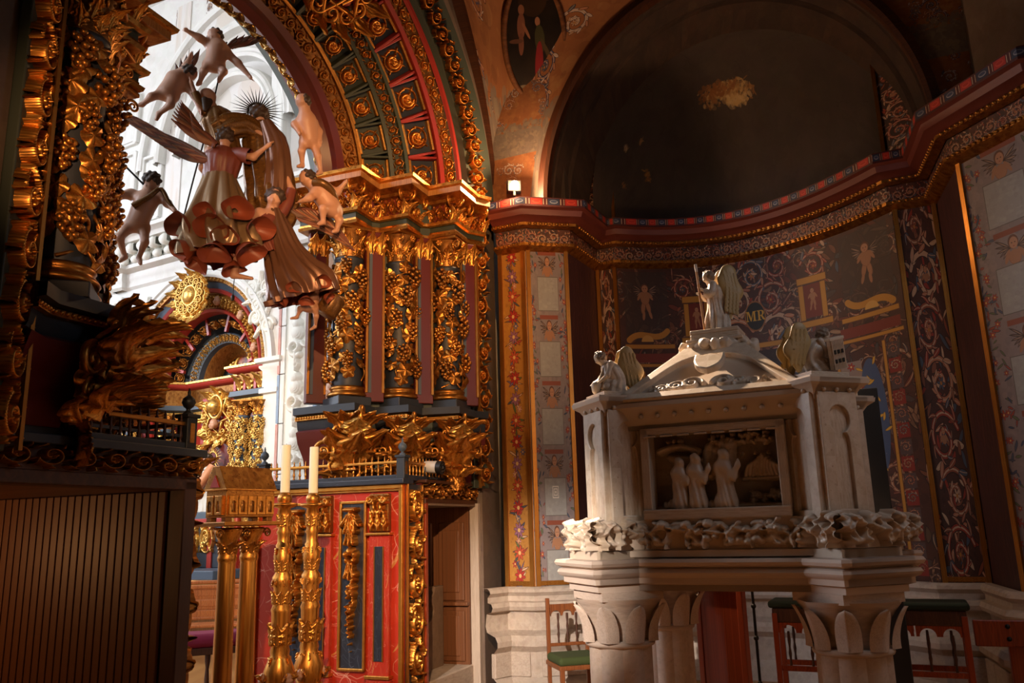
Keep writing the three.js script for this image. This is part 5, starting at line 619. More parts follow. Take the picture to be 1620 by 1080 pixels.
  const petal = gridGeo(12, 14, (u, v) => { const x = (u - 0.5) * 2, w = 0.082 * Math.sqrt(Math.max(0, 1 - Math.pow(v, 2.2))) * (0.85 + 0.3 * v); return [x * w, -0.12 + 0.27 * v, 0.02 + 0.05 * Math.pow(1 - Math.abs(x), 0.8) * (1 - v * 0.5) + 0.09 * v * v]; });
  for (const [px, pz, R] of [[-TX + 0.02, -0.12, 0.2], [TX - 0.02, -0.12, 0.2], [-TX + 0.1, -DEP + 0.1, 0.17], [TX - 0.1, -DEP + 0.1, 0.17]]) { const g = M('pillar', extr(shaft(R), 0.92).rotateX(-PI / 2), mPillar, T_, [px, 0, pz]); M('necking', lathe([[R * 1.02, 0.88], [R * 1.17, 0.89], [R * 1.2, 0.905], [R * 1.17, 0.925], [R * 1.02, 0.93]], 32), mPillar, g);
    M('bell', lathe([[R * 1.02, 0.92], [R * 1.05, 1.0], [R * 1.2, 1.1], [R * 1.5, 1.18], [R * 1.55, 1.2]], 8), mPillar, g); M('abacus', at(box(R * 2.3, 0.06, R * 2.3), [0, 1.22, 0], [0, PI / 4, 0]), mPillar, g); for (let k = 0; k < 8; k++) { const a = k * PI / 4; M('capital_petal', petal, mPillar, g, [R * 1.02 * cos(a), 1.03, R * 1.02 * sin(a)], [0, PI / 2 - a, 0], [1, 0.9, 1]); } }
}
/* ---------- altar in the bright transept ---------- */
const altarThing = (name, label, cat, x, y, z, g) => T(name, label, cat, V(x, y, z).applyAxisAngle(V(0, 1, 0), AL).add(V(...AO)).toArray(), AL, g);
const altarCols = [];
{
  const a = altarThing('gilded_altarpiece', 'gilded altarpiece of red, blue and gold under a round arch', 'altarpiece', -0.05, 0, 0);
  const SP = 4.78, up = (g) => at(g, [0, SP, 0]), ring = (name, prof, mat) => M(name, up(archSweep(prof, 1, 0, PI, 48)), mat, a);
  M('recess', mg([box(4.1, SP, 0.1, 0, SP / 2, -1.5), box(0.1, SP, 1.4, -2.1, SP / 2, -0.75), box(0.1, SP, 1.4, 2.1, SP / 2, -0.75)]), mBlueDark, a); M('vault', up(archSweep([[2.05, -0.05], [1.95, -0.4], [1.75, -0.7], [1.25, -1.3], [0.01, -1.5]], 1, 0, PI, 40)), mBlue, a);
  ring('outer_ring', [[2.05, 0], [2.03, 0.04], [1.93, 0.02], [1.92, -0.05]], mGoldDark); ring('green_ring', [[1.92, -0.05], [1.8, -0.1]], mBlue); ring('red_fillet', [[1.8, -0.1], [1.78, -0.07], [1.72, -0.1], [1.71, -0.14]], mRed); ring('gilt_ring', [[1.71, -0.16], [1.42, -0.3]], mGoldDark); ring('red_fillet', [[1.42, -0.28], [1.4, -0.24], [1.35, -0.28], [1.34, -0.5]], mRed); ring('blue_ring', [[1.0, -0.75], [0.98, -0.7], [0.8, -0.78], [0.79, -0.9]], mBlue); ring('gilt_ring', [[0.79, -0.9], [0.6, -1.1], [0.58, -1.2]], mGoldDark);
  const rd = (R, n, z, sx, sy, sz, mat, geo = gBand, tilt = -0.45) => { for (let i = 0; i < n; i++) { const t = PI * (i + 0.5) / n, o = M('ring_carving', geo, mat, a, [R * cos(t), SP + R * sin(t), z], null, [sx, sy, sz]); o.rotation.order = 'ZYX'; o.rotation.z = t + PI / 2; o.rotation.x = tilt; } };
  rd(1.98, 18, 0.0, 0.34, 0.3, 0.5, mGoldPale); rd(1.565, 14, -0.23, 0.36, 0.75, 0.8, mGoldPale); rd(0.9, 9, -0.74, 0.3, 0.5, 0.5, mGoldPale); rd(1.18, 12, -0.6, 0.3, 0.24, 0.3, mGoldOld, gCoffer, -0.9);
  for (let i = 0; i < 6; i++) { const t = PI * (i + 0.5) / 6; M('cherub_head', gHead, mSkin, a, [1.57 * cos(t), SP + 1.57 * sin(t), -0.18], null, 1.2); M('rib', box(0.36, 0.06, 0.06), mRed, a, [1.17 * cos(t), SP + 1.17 * sin(t), -0.55], [0, 0, t]); }
  // crown cartouche
  const c = new THREE.Group(); c.name = 'crown_cartouche'; a.add(c); c.position.set(0.1, 6.35, 0.2); M('medallion', sph(0.17, 0, 0, 0.12, 18).scale(1, 1, 0.6), mGoldPale, c); M('medallion_rim', new THREE.TorusGeometry(0.2, 0.035, 8, 24), mGoldPale, c, [0, 0, 0.06]); for (let k = 0; k < 14; k++) { const t = k * PI / 7; M('scroll', gScroll, mGoldPale, c, [0.36 * cos(t), 0.32 * sin(t), 0.03], [0, 0, t - PI / 2], [k % 2 ? 0.22 : -0.22, 0.2, 0.4]); M('acanthus', gLeaf, mGoldPale, c, [0.34 * cos(t + 0.2), 0.3 * sin(t + 0.2), 0], [0.2, 0, t + 0.2 - PI / 2], [0.4, 0.3, 0.4]); M('scroll', gVolute, mGoldPale, c, [0.24 * cos(t), 0.22 * sin(t), 0.08], [0, 0, t], [0.18, 0.18, 0.25]); }
  // lunette with oval picture
  M('lunette', up(new THREE.CircleGeometry(0.72, 28, 0, PI)).translate(0, 0, -1.3), mBlue, a); const oc = canvas(128, 160, '#7a4a44'); speckle(oc, 120, ['#a06a5a', '#5c3430', '#c09a84', '#45506a', '#8d3a34'], 4, 20, 0.7); M('oval_picture', new THREE.CircleGeometry(0.2, 24).scale(0.95, 1.3, 1).translate(0, SP + 0.34, -1.26), std({ map: tex(oc), roughness: 0.5 }), a); M('oval_frame', new THREE.TorusGeometry(0.24, 0.045, 8, 28).scale(0.95, 1.25, 1).translate(0, SP + 0.34, -1.26), mGoldPale, a); for (const s of [-1, 1]) { M('scroll', gVolute, mGoldPale, a, [s * 0.34, SP + 0.12, -1.24], [0, 0, s > 0 ? 0 : PI], [s * 0.3, 0.3, 0.3]); M('acanthus', gLeaf, mGoldPale, a, [s * 0.3, SP + 0.3, -1.26], [0, 0, -s * 0.5], [0.5, 0.4, 0.4]); }
  // stepped red ledge and gilded frieze
  const lp = [[-2.05, -0.05], [-1.25, -0.05], [-1.25, -0.35], [-0.95, -0.7], [0.95, -0.7], [1.25, -0.35], [1.25, -0.05], [2.05, -0.05]]; M('red_ledge', sweep([[-0.3, SP], [0.16, SP], [0.16, SP - 0.05], [0.12, SP - 0.1], [0.02, SP - 0.13]], lp), mRed, a); M('ledge_bead', sweep([[0.16, SP + 0.03], [0.19, SP + 0.02], [0.19, SP - 0.02], [0.16, SP - 0.03]], lp), mGoldPale, a); M('frieze', sweep([[0.02, SP - 0.13], [0, SP - 0.45]], lp), mGoldDark, a); M('grey_band', sweep([[0, SP - 0.45], [0.1, SP - 0.46], [0.12, SP - 0.56], [0.02, SP - 0.6]], lp), mBlue, a); M('gilt_fillet', sweep([[0.02, SP - 0.6], [0.06, SP - 0.61], [0.05, SP - 0.68], [-0.2, SP - 0.7]], lp), mGoldPale, a); M('body', sweep([[-0.12, SP - 0.7], [-0.12, 2.2], [0, 2.15], [0, 0.4]], lp), mRed, a);
  for (const s of [-1, 1]) { for (const x of [1.9, 1.62, 1.36]) { M('frieze_leaf', gLeaf, mGoldPale, a, [s * x, SP - 0.45, -0.02], [0.2, 0, 0], [0.4, 0.34, 0.4]); M('red_block', rbox(0.07, 0.3, 0.07, 0.01), mRed, a, [s * (x - 0.13), SP - 0.3, -0.02]); }
    for (const [x, z] of [[1.62, 0.12], [1.08, -0.3], [1.93, 0.0]]) { altarCols.push([s * x, z, x > 1.8 ? 0.7 : 0.9]); M('column_pedestal', rbox(0.4, 1.4, 0.4, 0.02), mMarbleRed, a, [s * x, 1.7, z]); M('pedestal_carving', gCoffer, mGoldPale, a, [s * x, 1.9, z + 0.2], null, [0.3, 0.5, 0.4]); } }
  // central shield and the arched niche below it
  M('shield_ground', rbox(1.1, 0.95, 0.08, 0.02), mRed, a, [0.1, 3.95, -0.66]); M('shield_boss', sph(0.17, 0.1, 4.2, -0.5, 18).scale(1, 1, 1), mGoldPale, a); M('boss_rim', new THREE.TorusGeometry(0.2, 0.04, 8, 24), mGoldPale, a, [0.1, 4.2, -0.52], null, [0.9, 1.15, 1]); for (let k = 0; k < 12; k++) { const t = k * PI / 6; M('scroll', gScroll, mGoldPale, a, [0.1 + 0.36 * cos(t), 4.05 + 0.42 * sin(t), -0.56], [0, 0, t - PI / 2], [k % 2 ? 0.2 : -0.2, 0.18, 0.3]); M('acanthus', gLeaf, mGoldPale, a, [0.1 + 0.3 * cos(t), 4.0 + 0.36 * sin(t), -0.58], [0.2, 0, t - PI / 2], [0.4, 0.32, 0.4]); } M('cherub_head', gHead, mSkin, a, [0.1, 3.85, -0.5], null, 1.3);
  M('niche_arch', at(archSweep([[0.5, -0.1], [0.5, 0.06], [0.54, 0.1], [0.6, 0.08], [0.64, 0.02]], 1, 0, PI, 24), [0.1, 3.0, -0.66]), mGold, a); for (let i = 0; i < 7; i++) { const t = PI * (i + 0.5) / 7; M('niche_leaf', gLeaf, mGoldPale, a, [0.1 + 0.55 * cos(t), 3.0 + 0.55 * sin(t), -0.58], [0.2, 0, t - PI / 2], [0.34, 0.2, 0.34]); } for (const s of [-1, 1]) for (let k = 0; k < 2; k++) M('niche_side', gStrip, mGoldPale, a, [0.1 + s * 0.56, 2.0 + k * 0.52, -0.6], null, [0.36, 0.52, 0.6]); M('niche_back', mg([new THREE.CircleGeometry(0.5, 24, 0, PI).translate(0.1, 3.0, -0.64), new THREE.PlaneGeometry(1, 1.0).translate(0.1, 2.5, -0.64)]), mRedDark, a);
  // predella, altar table and steps
  M('predella', rbox(2.6, 0.2, 0.5, 0.02), mBlue, a, [0, 2.02, -0.4]); M('altar_frontal', rbox(2.4, 0.8, 0.1, 0.02), mBlueDark, a, [0, 1.5, 0.1]); for (let k = 0; k < 5; k++) M('frontal_carving', gCoffer, mGoldPale, a, [-0.8 + k * 0.42, 1.62, 0.16], null, [0.42, 0.62, 0.5]); M('red_border', rbox(0.12, 0.9, 0.12, 0.01), mRed, a, [0.95, 1.5, 0.12]); M('red_border', rbox(2.5, 0.08, 0.12, 0.01), mRed, a, [0, 1.94, 0.12]);
  M('step', rbox(4.0, 0.16, 0.9, 0.02), mBlue, a, [0, 1.02, 0.5]); M('step', rbox(4.0, 0.1, 1.0, 0.02), mGoldOld, a, [0, 0.9, 0.5]); M('step', rbox(4.2, 0.24, 1.2, 0.02), std({ map: mMarbleBlue.map, color: lin(1.6, 2.2, 2.2), roughness: 0.4 }), a, [0, 0.72, 0.6]); M('step', rbox(4.4, 0.6, 1.6, 0.02), mWoodLight, a, [0, 0.3, 0.7]);
  for (const [x, z, k] of altarCols) { const o = dup(col0, V(x - 0.05, 2.42, z).applyAxisAngle(V(0, 1, 0), AL).add(V(...AO)).toArray(), x, 'blue column with gilded vines flanking the niche of the transept altarpiece', 'vine columns of the altarpiece'); o.scale.set(k, 0.9, 0.9); for (const ch of o.children) if (ch.name === 'shaft') ch.material = mBlue; else if (/vine|grape/.test(ch.name)) ch.material = mGoldPale; }
  const tb = altarThing('wooden_lectern_box', 'small golden brown wooden box with rounded top on the altar steps', 'box', 0.25, 1.1, 0.6); M('body', rbox(0.4, 0.36, 0.3, 0.015, 0, 0.18, 0), mWoodLight, tb); M('arched_top', extr((() => { const s = new THREE.Shape(); s.moveTo(-0.2, 0); s.lineTo(0.2, 0); s.absarc(0, 0, 0.2, 0, PI, false); return s; })(), 0.3).translate(-0.06, 0.35, -0.16), mStucco, tb);
}
/* ---------- carved figures ---------- */
function bodyPrims(J, s, chub) { // s: head radius; limb radii follow
  const q = [], k = chub ? 1.25 : 1, a = (x, y, r1, r2, kk) => q.push([x, y, r1 * s, r2 * s, kk]);
  const h = J.head, dn = [(J.neck[0] - h[0]), (J.neck[1] - h[1]), (J.neck[2] - h[2])], dl = Math.hypot(...dn) || 1, d = dn.map((v) => v / dl), f = J.face ?? [0, 0, 1], along = (u, w) => [0, 1, 2].map((i) => h[i] + d[i] * u * s + f[i] * w * s);
  a(h, along(-0.1, 0.05), 1, 0.95); a(along(0.55, 0.3), along(0.7, 0.4), 0.55, 0.42, 0.3 * s); a(along(0.1, 0.9), along(0.35, 1.12), 0.1, 0.18, 0.12 * s); a(along(0.62, 0.88), along(0.62, 0.9), 0.16, 0.16, 0.15 * s);
  const side = [d[1] * f[2] - d[2] * f[1], d[2] * f[0] - d[0] * f[2], d[0] * f[1] - d[1] * f[0]]; for (const e of [-1, 1]) { const c = along(0.4, 0.6).map((v, i) => v + side[i] * e * 0.42 * s); a(c, c, 0.34, 0.34, 0.25 * s); const ear = along(0.15, 0).map((v, i) => v + side[i] * e * 0.98 * s); a(ear, ear.map((v, i) => v + d[i] * 0.2 * s), 0.14, 0.12, 0.06 * s); }
  a(along(0.7, -0.1), J.neck, 0.5 * k, 0.55 * k); a(J.neck, J.chest, 0.6 * k, 1.05 * k); a(J.chest, J.pelvis, 1.1 * k, 1.0 * k);
  for (const arm of [J.la, J.ra]) if (arm) { a(J.chest.map((v, i) => lerp(v, arm[0][i], 0.5)), arm[0], 0.8, 0.52 * k); a(arm[0], arm[1], 0.5 * k, 0.38 * k); a(arm[1], arm[2], 0.4 * k, 0.24 * k); if (!arm[3]) { const v = [0, 1, 2].map((i) => arm[2][i] - arm[1][i]), l = Math.hypot(...v) || 1, e = v.map((x) => x / l), o = Math.abs(e[1]) > 0.8 ? [1, 0, 0] : [0, 1, 0], pr = [e[1] * o[2] - e[2] * o[1], e[2] * o[0] - e[0] * o[2], e[0] * o[1] - e[1] * o[0]]; const P = (u, w) => [0, 1, 2].map((i) => arm[2][i] + e[i] * u * s + pr[i] * w * s); a(arm[2], P(0.5, 0), 0.26, 0.3, 0.1 * s); for (let g = 0; g < 4; g++) { const w = (g - 1.5) * 0.2, L = [1.05, 1.25, 1.2, 0.95][g]; a(P(0.55, w), P(L * 0.85, w * 1.2), 0.11, 0.1, 0.05 * s); a(P(L * 0.85, w * 1.2), P(L, w * 1.2 + 0.06), 0.1, 0.08, 0.04 * s); } a(P(0.2, -0.28), P(0.6, -0.58), 0.13, 0.1, 0.05 * s); } }
  for (const leg of [J.ll, J.rl]) if (leg) { const kl = chub ? 0.92 : 1; a(J.pelvis, leg[0], 0.9 * k, 0.8 * kl); a(leg[0], leg[1], 0.78 * kl, 0.5 * kl); a(leg[1], leg[2], 0.52 * kl, 0.3 * kl); if (leg[3]) { a(leg[2], leg[3], 0.3 * k, 0.2 * k, 0.1 * s); } }
  return q;
}
const mapV = (o, f) => Array.isArray(o) ? (typeof o[0] === 'number' ? f(o) : o.map((e) => mapV(e, f))) : o;
function hairGeo(head, s, f, n = 40) { const q = [[head, head, s * 0.95, s * 0.95]]; for (let i = 0; i < n; i++) { const u = 1 - 2 * (i + 0.5) / n, a = i * 2.4, r = Math.sqrt(1 - u * u), d = [r * cos(a), u, r * sin(a)]; if (d[0] * f[0] + d[1] * f[1] + d[2] * f[2] > 0.35 || u < -0.55) continue; const c = head.map((v, k) => v + d[k] * s * 0.95); q.push([c, c, s * 0.26, s * 0.26]); } q.push([head.map((v, k) => v + f[k] * s * 1.3 - (k === 1 ? s * 0.35 : 0)), head.map((v, k) => v + f[k] * s * 1.3 - (k === 1 ? s * 0.5 : 0)), s * 0.92, s * 0.92, 0, true]); return snet(q, s * 0.13, s * 0.14, s * 0.3); }
function robe(path, rad, n, amp, ph = 0, nu = 96, nv = 40, open = true) {
  const c = new THREE.CatmullRomCurve3(path.map((p) => V(...p))), rc = new THREE.CatmullRomCurve3(rad.map(([a, b]) => V(a, b, 0)));
  const f = (k) => (u, v) => { const p = c.getPoint(v), t = c.getTangent(v), zc = V(0, 0, 1), S = t.clone().cross(zc).normalize(), Z = S.clone().cross(t).normalize(), r = rc.getPoint(v), a = u * 2 * PI, A = lerp(amp[0], amp[1], v);
    const F = 0.55 * (1 - 2 * Math.abs(((n * u + ph + 0.25 * sin(v * 4 + ph)) % 1 + 1) % 1 - 0.5) * 2) + 0.3 * cos(a * (n * 0.6 | 0) + ph * 5 + v * 3) + 0.15 * cos(a * (n * 2) + v * 5); const m = (1 + A * F) * k; return p.addScaledVector(S, cos(a) * r.x * m).addScaledVector(Z, sin(a) * r.y * m).toArray(); };
  const o = gridGeo(nu, nv, f(1)), i = gridGeo(nu, nv, f(0.94)); return { outer: o, inner: i };
}
const gFeather = leafGeo(1, 0.13, 0.18, 1, 4, 8);
function wing(parent, mats, n, arm, a0, a1, l0, l1, pos, rot, rows = 2) { const g = new THREE.Group(); g.name = 'wing'; parent.add(g); g.position.set(...pos); g.rotation.set(...rot); M('wing_arm', taper([[0, 0, 0], [arm[0] * 0.5, arm[1] * 0.5 + 0.02, 0], [...arm, 0]], (t) => l0 * (0.09 - 0.05 * t), 12, 6), mats[0], g); for (let r = 0; r < rows; r++) for (let i = 0; i < n; i++) { const t = i / (n - 1); M('feather', gFeather, mats[(i + r) % mats.length], g, [arm[0] * t, arm[1] * t, r * 0.012], [0, 0, lerp(a0, a1, t) - PI / 2], [lerp(l0, l1, t) * 0.9 * (r ? 0.8 : 1), lerp(l0, l1, t) * (r ? 0.55 : 1), lerp(l0, l1, t) * 0.8]); } return g; }
const mRobeGold = (() => { const c = canvas(256, 512, '#6b4a24'); speckle(c, 700, ['#8a6430', '#4d3216', '#a37c3e', '#5c3a1c', '#3f2a14'], 2, 12, 0.5); return std({ map: tex(c, [3, 2]), metalness: 0.45, roughness: 0.36 }); })(), mRobeSilver = std({ color: lin(0.27, 0.18, 0.1), metalness: 0.5, roughness: 0.3 }), mRobeBrown = std({ color: lin(0.15, 0.07, 0.04), metalness: 0.4, roughness: 0.32 }), mRust = std({ color: lin(0.24, 0.055, 0.025), roughness: 0.45 }), mRedRobe = std({ color: lin(0.16, 0.04, 0.025), roughness: 0.4 }), mWingA = std({ color: lin(0.17, 0.055, 0.035), roughness: 0.45 }), mWingB = std({ color: lin(0.28, 0.12, 0.06), roughness: 0.45 }), mWingC = std({ color: lin(0.12, 0.06, 0.04), roughness: 0.5 });
// a figure group in front of the camera axis: local x right, y up, z to the viewer
const px = 0.0054, hangAt = (x, y) => [(x - 400) * px, (300 - y) * px * 1.1], HP = [-2.3257, 4.7533, -7.0], HR = 0.32;
const J3 = (x, y, z = 0) => [...hangAt(x, y), z];
function hanging(name, label, cat, group) { return T(name, label, cat, HP, HR, group); }
function cherub(label, J, s, extra, hairM = mHair, skin = mSkin) { const t = hanging('cherub', label, 'cherub', 'carved cherubs flying under the arch'); const b = M('body', snet(bodyPrims(J, s, true), s * 0.2, s * 0.35, s * 0.4), skin, t); M('hair', hairGeo(J.head, s * 1.02, J.face ?? [0, 0, 1]), hairM, b); extra?.(t); return t; }
const cup = gridGeo(24, 10, (u, v) => { const a = u * 2 * PI, r = 0.2 + 0.8 * Math.pow(v, 0.55); return [r * cos(a) * (1 + 0.08 * sin(a * 2)), v * 0.95 + 0.12 * cos(a * 2 + 1) * v, r * sin(a) * (0.72 + 0.1 * sin(a * 3))]; });
function cups(parent, list, mat) { for (const [x, y, z, rx, rz, s] of list) M('hem_fold', cup, mat, parent, J3(x, y, z), [rx, 0, rz], s); }
{
  // the great angel seen from behind
  const t = hanging('flying_angel', 'large carved angel seen from behind with spread wings and a flaring skirt', 'angel');
  const J = { head: J3(352, 222, 0.06), neck: J3(352, 240, 0.05), chest: J3(350, 258, 0.04), pelvis: J3(345, 295, 0.02), face: [0.5, 0, -0.85], la: [J3(330, 248, 0.06), J3(318, 272, 0.0), J3(330, 290, -0.1)], ra: [J3(372, 250, 0.06), J3(398, 257, 0.14), J3(418, 240, 0.16)] };
  const b = M('body', snet(bodyPrims(J, 0.075, false), 0.011, 0.03), mSkin, t); M('hair', hairGeo(J.head, 0.08, J.face), mHair, b);
  const bod = robe([J3(352, 240, 0.05), J3(350, 258, 0.04), J3(347, 280, 0.02), J3(345, 298, 0.02)], [[0.07, 0.07], [0.17, 0.13], [0.15, 0.13], [0.14, 0.12]], 14, [0.02, 0.06], 0.3); M('bodice', bod.outer, mRedRobe, t); M('sleeve', taper([J3(366, 250, 0.06), J3(380, 252, 0.1), J3(393, 256, 0.13)], (v) => 0.062 + 0.012 * v, 12, 10), mRedRobe, t);
  const sk = robe([J3(346, 288, 0.03), J3(348, 320, 0.06), J3(350, 360, 0.12), J3(352, 395, 0.16), J3(356, 420, 0.18)], [[0.14, 0.12], [0.2, 0.17], [0.27, 0.22], [0.33, 0.25], [0.3, 0.24]], 11, [0.07, 0.34], 0.1); M('skirt', sk.outer, mRobeSilver, t); M('skirt_lining', sk.inner, mRust, t);
  cups(t, [[308, 378, 0.2, 2.0, 0.8, 0.15], [345, 380, 0.34, 2.2, 0.15, 0.15], [374, 358, 0.33, 1.8, -0.2, 0.14], [400, 378, 0.28, 2.1, -0.7, 0.15], [312, 412, 0.22, 2.5, 0.9, 0.13], [350, 412, 0.32, 2.6, 0.1, 0.14], [388, 410, 0.3, 2.5, -0.6, 0.15], [330, 428, 0.2, 2.8, 0.6, 0.11], [362, 396, 0.36, 2.1, 0, 0.12], [335, 362, 0.34, 2.0, 0.3, 0.1], [372, 430, 0.24, 2.9, -0.3, 0.11]], mRust);
  wing(t, [mWingA, mWingB, mWingC], 8, [-0.14, 0.12], 2.75, 2.2, 0.42, 0.3, J3(338, 245, 0.14), [0, 0.2, 0]); wing(t, [mWingC, mWingA, mWingB], 14, [-0.5, 0.27], 3.0, 2.72, 0.34, 0.4, J3(335, 268, 0.1), [0, -0.15, 0]);
  M('foot', snet([[J3(382, 425, 0.2), J3(376, 448, 0.18), 0.04, 0.028], [J3(376, 448, 0.18), J3(405, 452, 0.2), 0.028, 0.016]], 0.01, 0.02), mSkin, t);
  M('cord', tube([J3(378, 452, 0.18), J3(377, 470, 0.18), J3(377, 480, 0.18)], 0.004, 6, 5), mIron, t); M('cord_tassel', lathe([[0, 0], [0.012, 0.01], [0.016, 0.04], [0.006, 0.06], [0, 0.06]], 8), mIron, t, J3(377, 487, 0.18));
}
{ // saint with the halo of rays
  const t = hanging('saint_statue', 'carved saint in gilded robes with a fan of halo rays', 'statue');
  const J = { head: J3(404, 165, -0.1), neck: J3(408, 182, -0.1), chest: J3(412, 205, -0.12), pelvis: J3(420, 260, -0.12), face: [-0.6, -0.2, -0.75], la: [J3(390, 198, -0.1), J3(360, 192, -0.05), J3(332, 196, -0.02)], ra: [J3(432, 200, -0.12), J3(448, 235, -0.1), J3(440, 255, 0.0)] };
  const b = M('body', snet(bodyPrims(J, 0.082, false), 0.012, 0.03), mSkin, t); M('hair', hairGeo(J.head, 0.088, J.face), mHair, b);
  const r = robe([J3(407, 178, -0.1), J3(414, 205, -0.12), J3(420, 245, -0.12), J3(428, 290, -0.1), J3(432, 330, -0.08), J3(428, 352, -0.06)], [[0.08, 0.08], [0.2, 0.15], [0.21, 0.16], [0.22, 0.18], [0.22, 0.18], [0.19, 0.17]], 12, [0.05, 0.16], 0.5); M('robe', r.outer, mRobeGold, t); M('robe_lining', r.inner, mRedRobe, t);
  M('sleeve', robe([J3(410, 200, -0.06), J3(384, 194, -0.02), J3(356, 200, 0.0), J3(332, 212, 0.0)], [[0.08, 0.08], [0.11, 0.1], [0.13, 0.11], [0.1, 0.09]], 8, [0.06, 0.24], 0.2, 64, 26).outer, mRobeGold, t);
  M('mantle', robe([J3(416, 186, 0.0), J3(434, 225, 0.03), J3(440, 275, 0.04), J3(436, 325, 0.02), J3(428, 350, 0.0)], [[0.06, 0.06], [0.11, 0.08], [0.12, 0.08], [0.13, 0.09], [0.1, 0.08]], 9, [0.06, 0.26], 0.6, 72, 30).outer, mRobeBrown, t);
  const halo = new THREE.Group(); halo.name = 'halo'; t.add(halo); halo.position.set(...J3(402, 158, -0.12)); for (let i = 0; i < 25; i++) { const a = -0.55 + (i / 24) * (PI + 1.0), L = i % 2 ? 0.15 : 0.19; M('halo_ray', new THREE.ConeGeometry(0.008, L, 5).translate(0, L / 2 + 0.085, 0), mIron, halo, null, [0, 0, a - PI / 2]); } M('halo_ring', new THREE.TorusGeometry(0.085, 0.012, 6, 28, PI * 1.2).rotateZ(-0.3), mIron, halo);
}
{ // older bald man embracing the saint
  const t = hanging('elder_statue', 'carved bald elder in a gilded tunic beside the haloed saint', 'statue');
  const J = { head: J3(320, 152, -0.02), neck: J3(328, 170, -0.02), chest: J3(338, 195, -0.04), pelvis: J3(345, 228, -0.06), face: [-0.8, -0.1, 0.5], la: [J3(318, 185, 0.0), J3(305, 165, 0.04), J3(296, 145, 0.06)], ra: [J3(355, 188, -0.02), J3(380, 190, 0.0), J3(405, 205, 0.02)] };
  const b = M('body', snet(bodyPrims(J, 0.075, false), 0.011, 0.03), mSkin, t); M('beard', snet([[J3(316, 165, 0.05), J3(318, 182, 0.06), 0.035, 0.02], [J3(324, 164, 0.03), J3(322, 176, 0.05), 0.03, 0.02]], 0.01, 0.02), mHair, b);
  const r = robe([J3(330, 172, -0.02), J3(338, 190, -0.03), J3(345, 215, -0.05), J3(350, 240, -0.06)], [[0.08, 0.08], [0.16, 0.13], [0.15, 0.13], [0.16, 0.14]], 12, [0.04, 0.12], 0.2); M('tunic', r.outer, mRobeGold, t); M('tunic_lining', r.inner, mRedRobe, t); M('sleeve', taper([J3(320, 186, 0.0), J3(310, 172, 0.03), J3(300, 154, 0.05)], (v) => 0.05 - 0.01 * v, 10, 8), mRobeGold, t);
}
{ // second angel on the right, with its hem and wing
  const t = hanging('kneeling_angel', 'carved angel in a long brown gown with a russet wing and curled hem', 'angel');
  const J = { head: J3(436, 318, 0.14), neck: J3(432, 334, 0.12), chest: J3(428, 352, 0.1), pelvis: J3(440, 388, 0.08), face: [-0.2, -0.45, 0.87], la: [J3(412, 345, 0.14), J3(402, 365, 0.18), J3(412, 385, 0.22)], ra: [J3(448, 342, 0.08), J3(462, 300, 0.08), J3(448, 262, 0.06)] };
  const b = M('body', snet(bodyPrims(J, 0.075, false), 0.011, 0.03), mSkin, t); M('hair', hairGeo(J.head, 0.082, J.face), mHair, b);
  const r = robe([J3(434, 336, 0.1), J3(440, 365, 0.08), J3(452, 400, 0.08), J3(468, 435, 0.1), J3(484, 462, 0.12), J3(488, 474, 0.12)], [[0.07, 0.07], [0.13, 0.11], [0.17, 0.14], [0.23, 0.18], [0.3, 0.2], [0.29, 0.19]], 13, [0.09, 0.26], 0.7); M('gown', r.outer, mRobeBrown, t); M('gown_lining', r.inner, mRust, t); const m = robe([J3(428, 352, 0.1), J3(420, 380, 0.14), J3(432, 410, 0.18)], [[0.1, 0.09], [0.11, 0.08], [0.05, 0.05]], 8, [0.05, 0.2], 0.2, 48, 20); M('sash', m.outer, mRedRobe, t); M('sleeve', taper([J3(446, 342, 0.09), J3(458, 318, 0.09), J3(462, 300, 0.08)], (v) => 0.06 - 0.012 * v, 10, 8), mRedRobe, t);
  cups(t, [[470, 462, 0.28, 2.2, 0.1, 0.07], [508, 452, 0.26, 2.0, -0.5, 0.085], [460, 478, 0.2, 2.7, 0.9, 0.07], [490, 478, 0.26, 2.6, 0, 0.07], [520, 470, 0.16, 2.4, -0.9, 0.065]], mRust);
  wing(t, [mWingA, mWingB, mWingC], 10, [0.3, 0.04], -0.35, -0.75, 0.32, 0.5, J3(458, 328, 0.0), [0, 0.3, 0], 3);
}
{ // small child under the gown, with a drum
  const t = hanging('cherub', 'carved cherub with dangling bare legs under the brown gown', 'cherub');
  const J = { head: J3(508, 452, 0.02), neck: J3(506, 462, 0.02), chest: J3(502, 470, 0.02), pelvis: J3(500, 482, 0.04), face: [0, -0.3, 0.9], ll: [J3(494, 486, 0.06), J3(482, 490, 0.12), J3(478, 502, 0.08), J3(468, 505, 0.1)], rl: [J3(506, 486, 0.06), J3(508, 500, 0.12), J3(508, 514, 0.06), J3(500, 520, 0.08)] };
  M('body', snet(bodyPrims(J, 0.048, true), 0.01, 0.02), mSkin, t); M('drum', lathe([[0, -0.09], [0.1, -0.09], [0.105, 0.09], [0.07, 0.12], [0, 0.12]], 20), mRobeGold, t, J3(532, 478, 0), [0, 0, -0.5]);
}
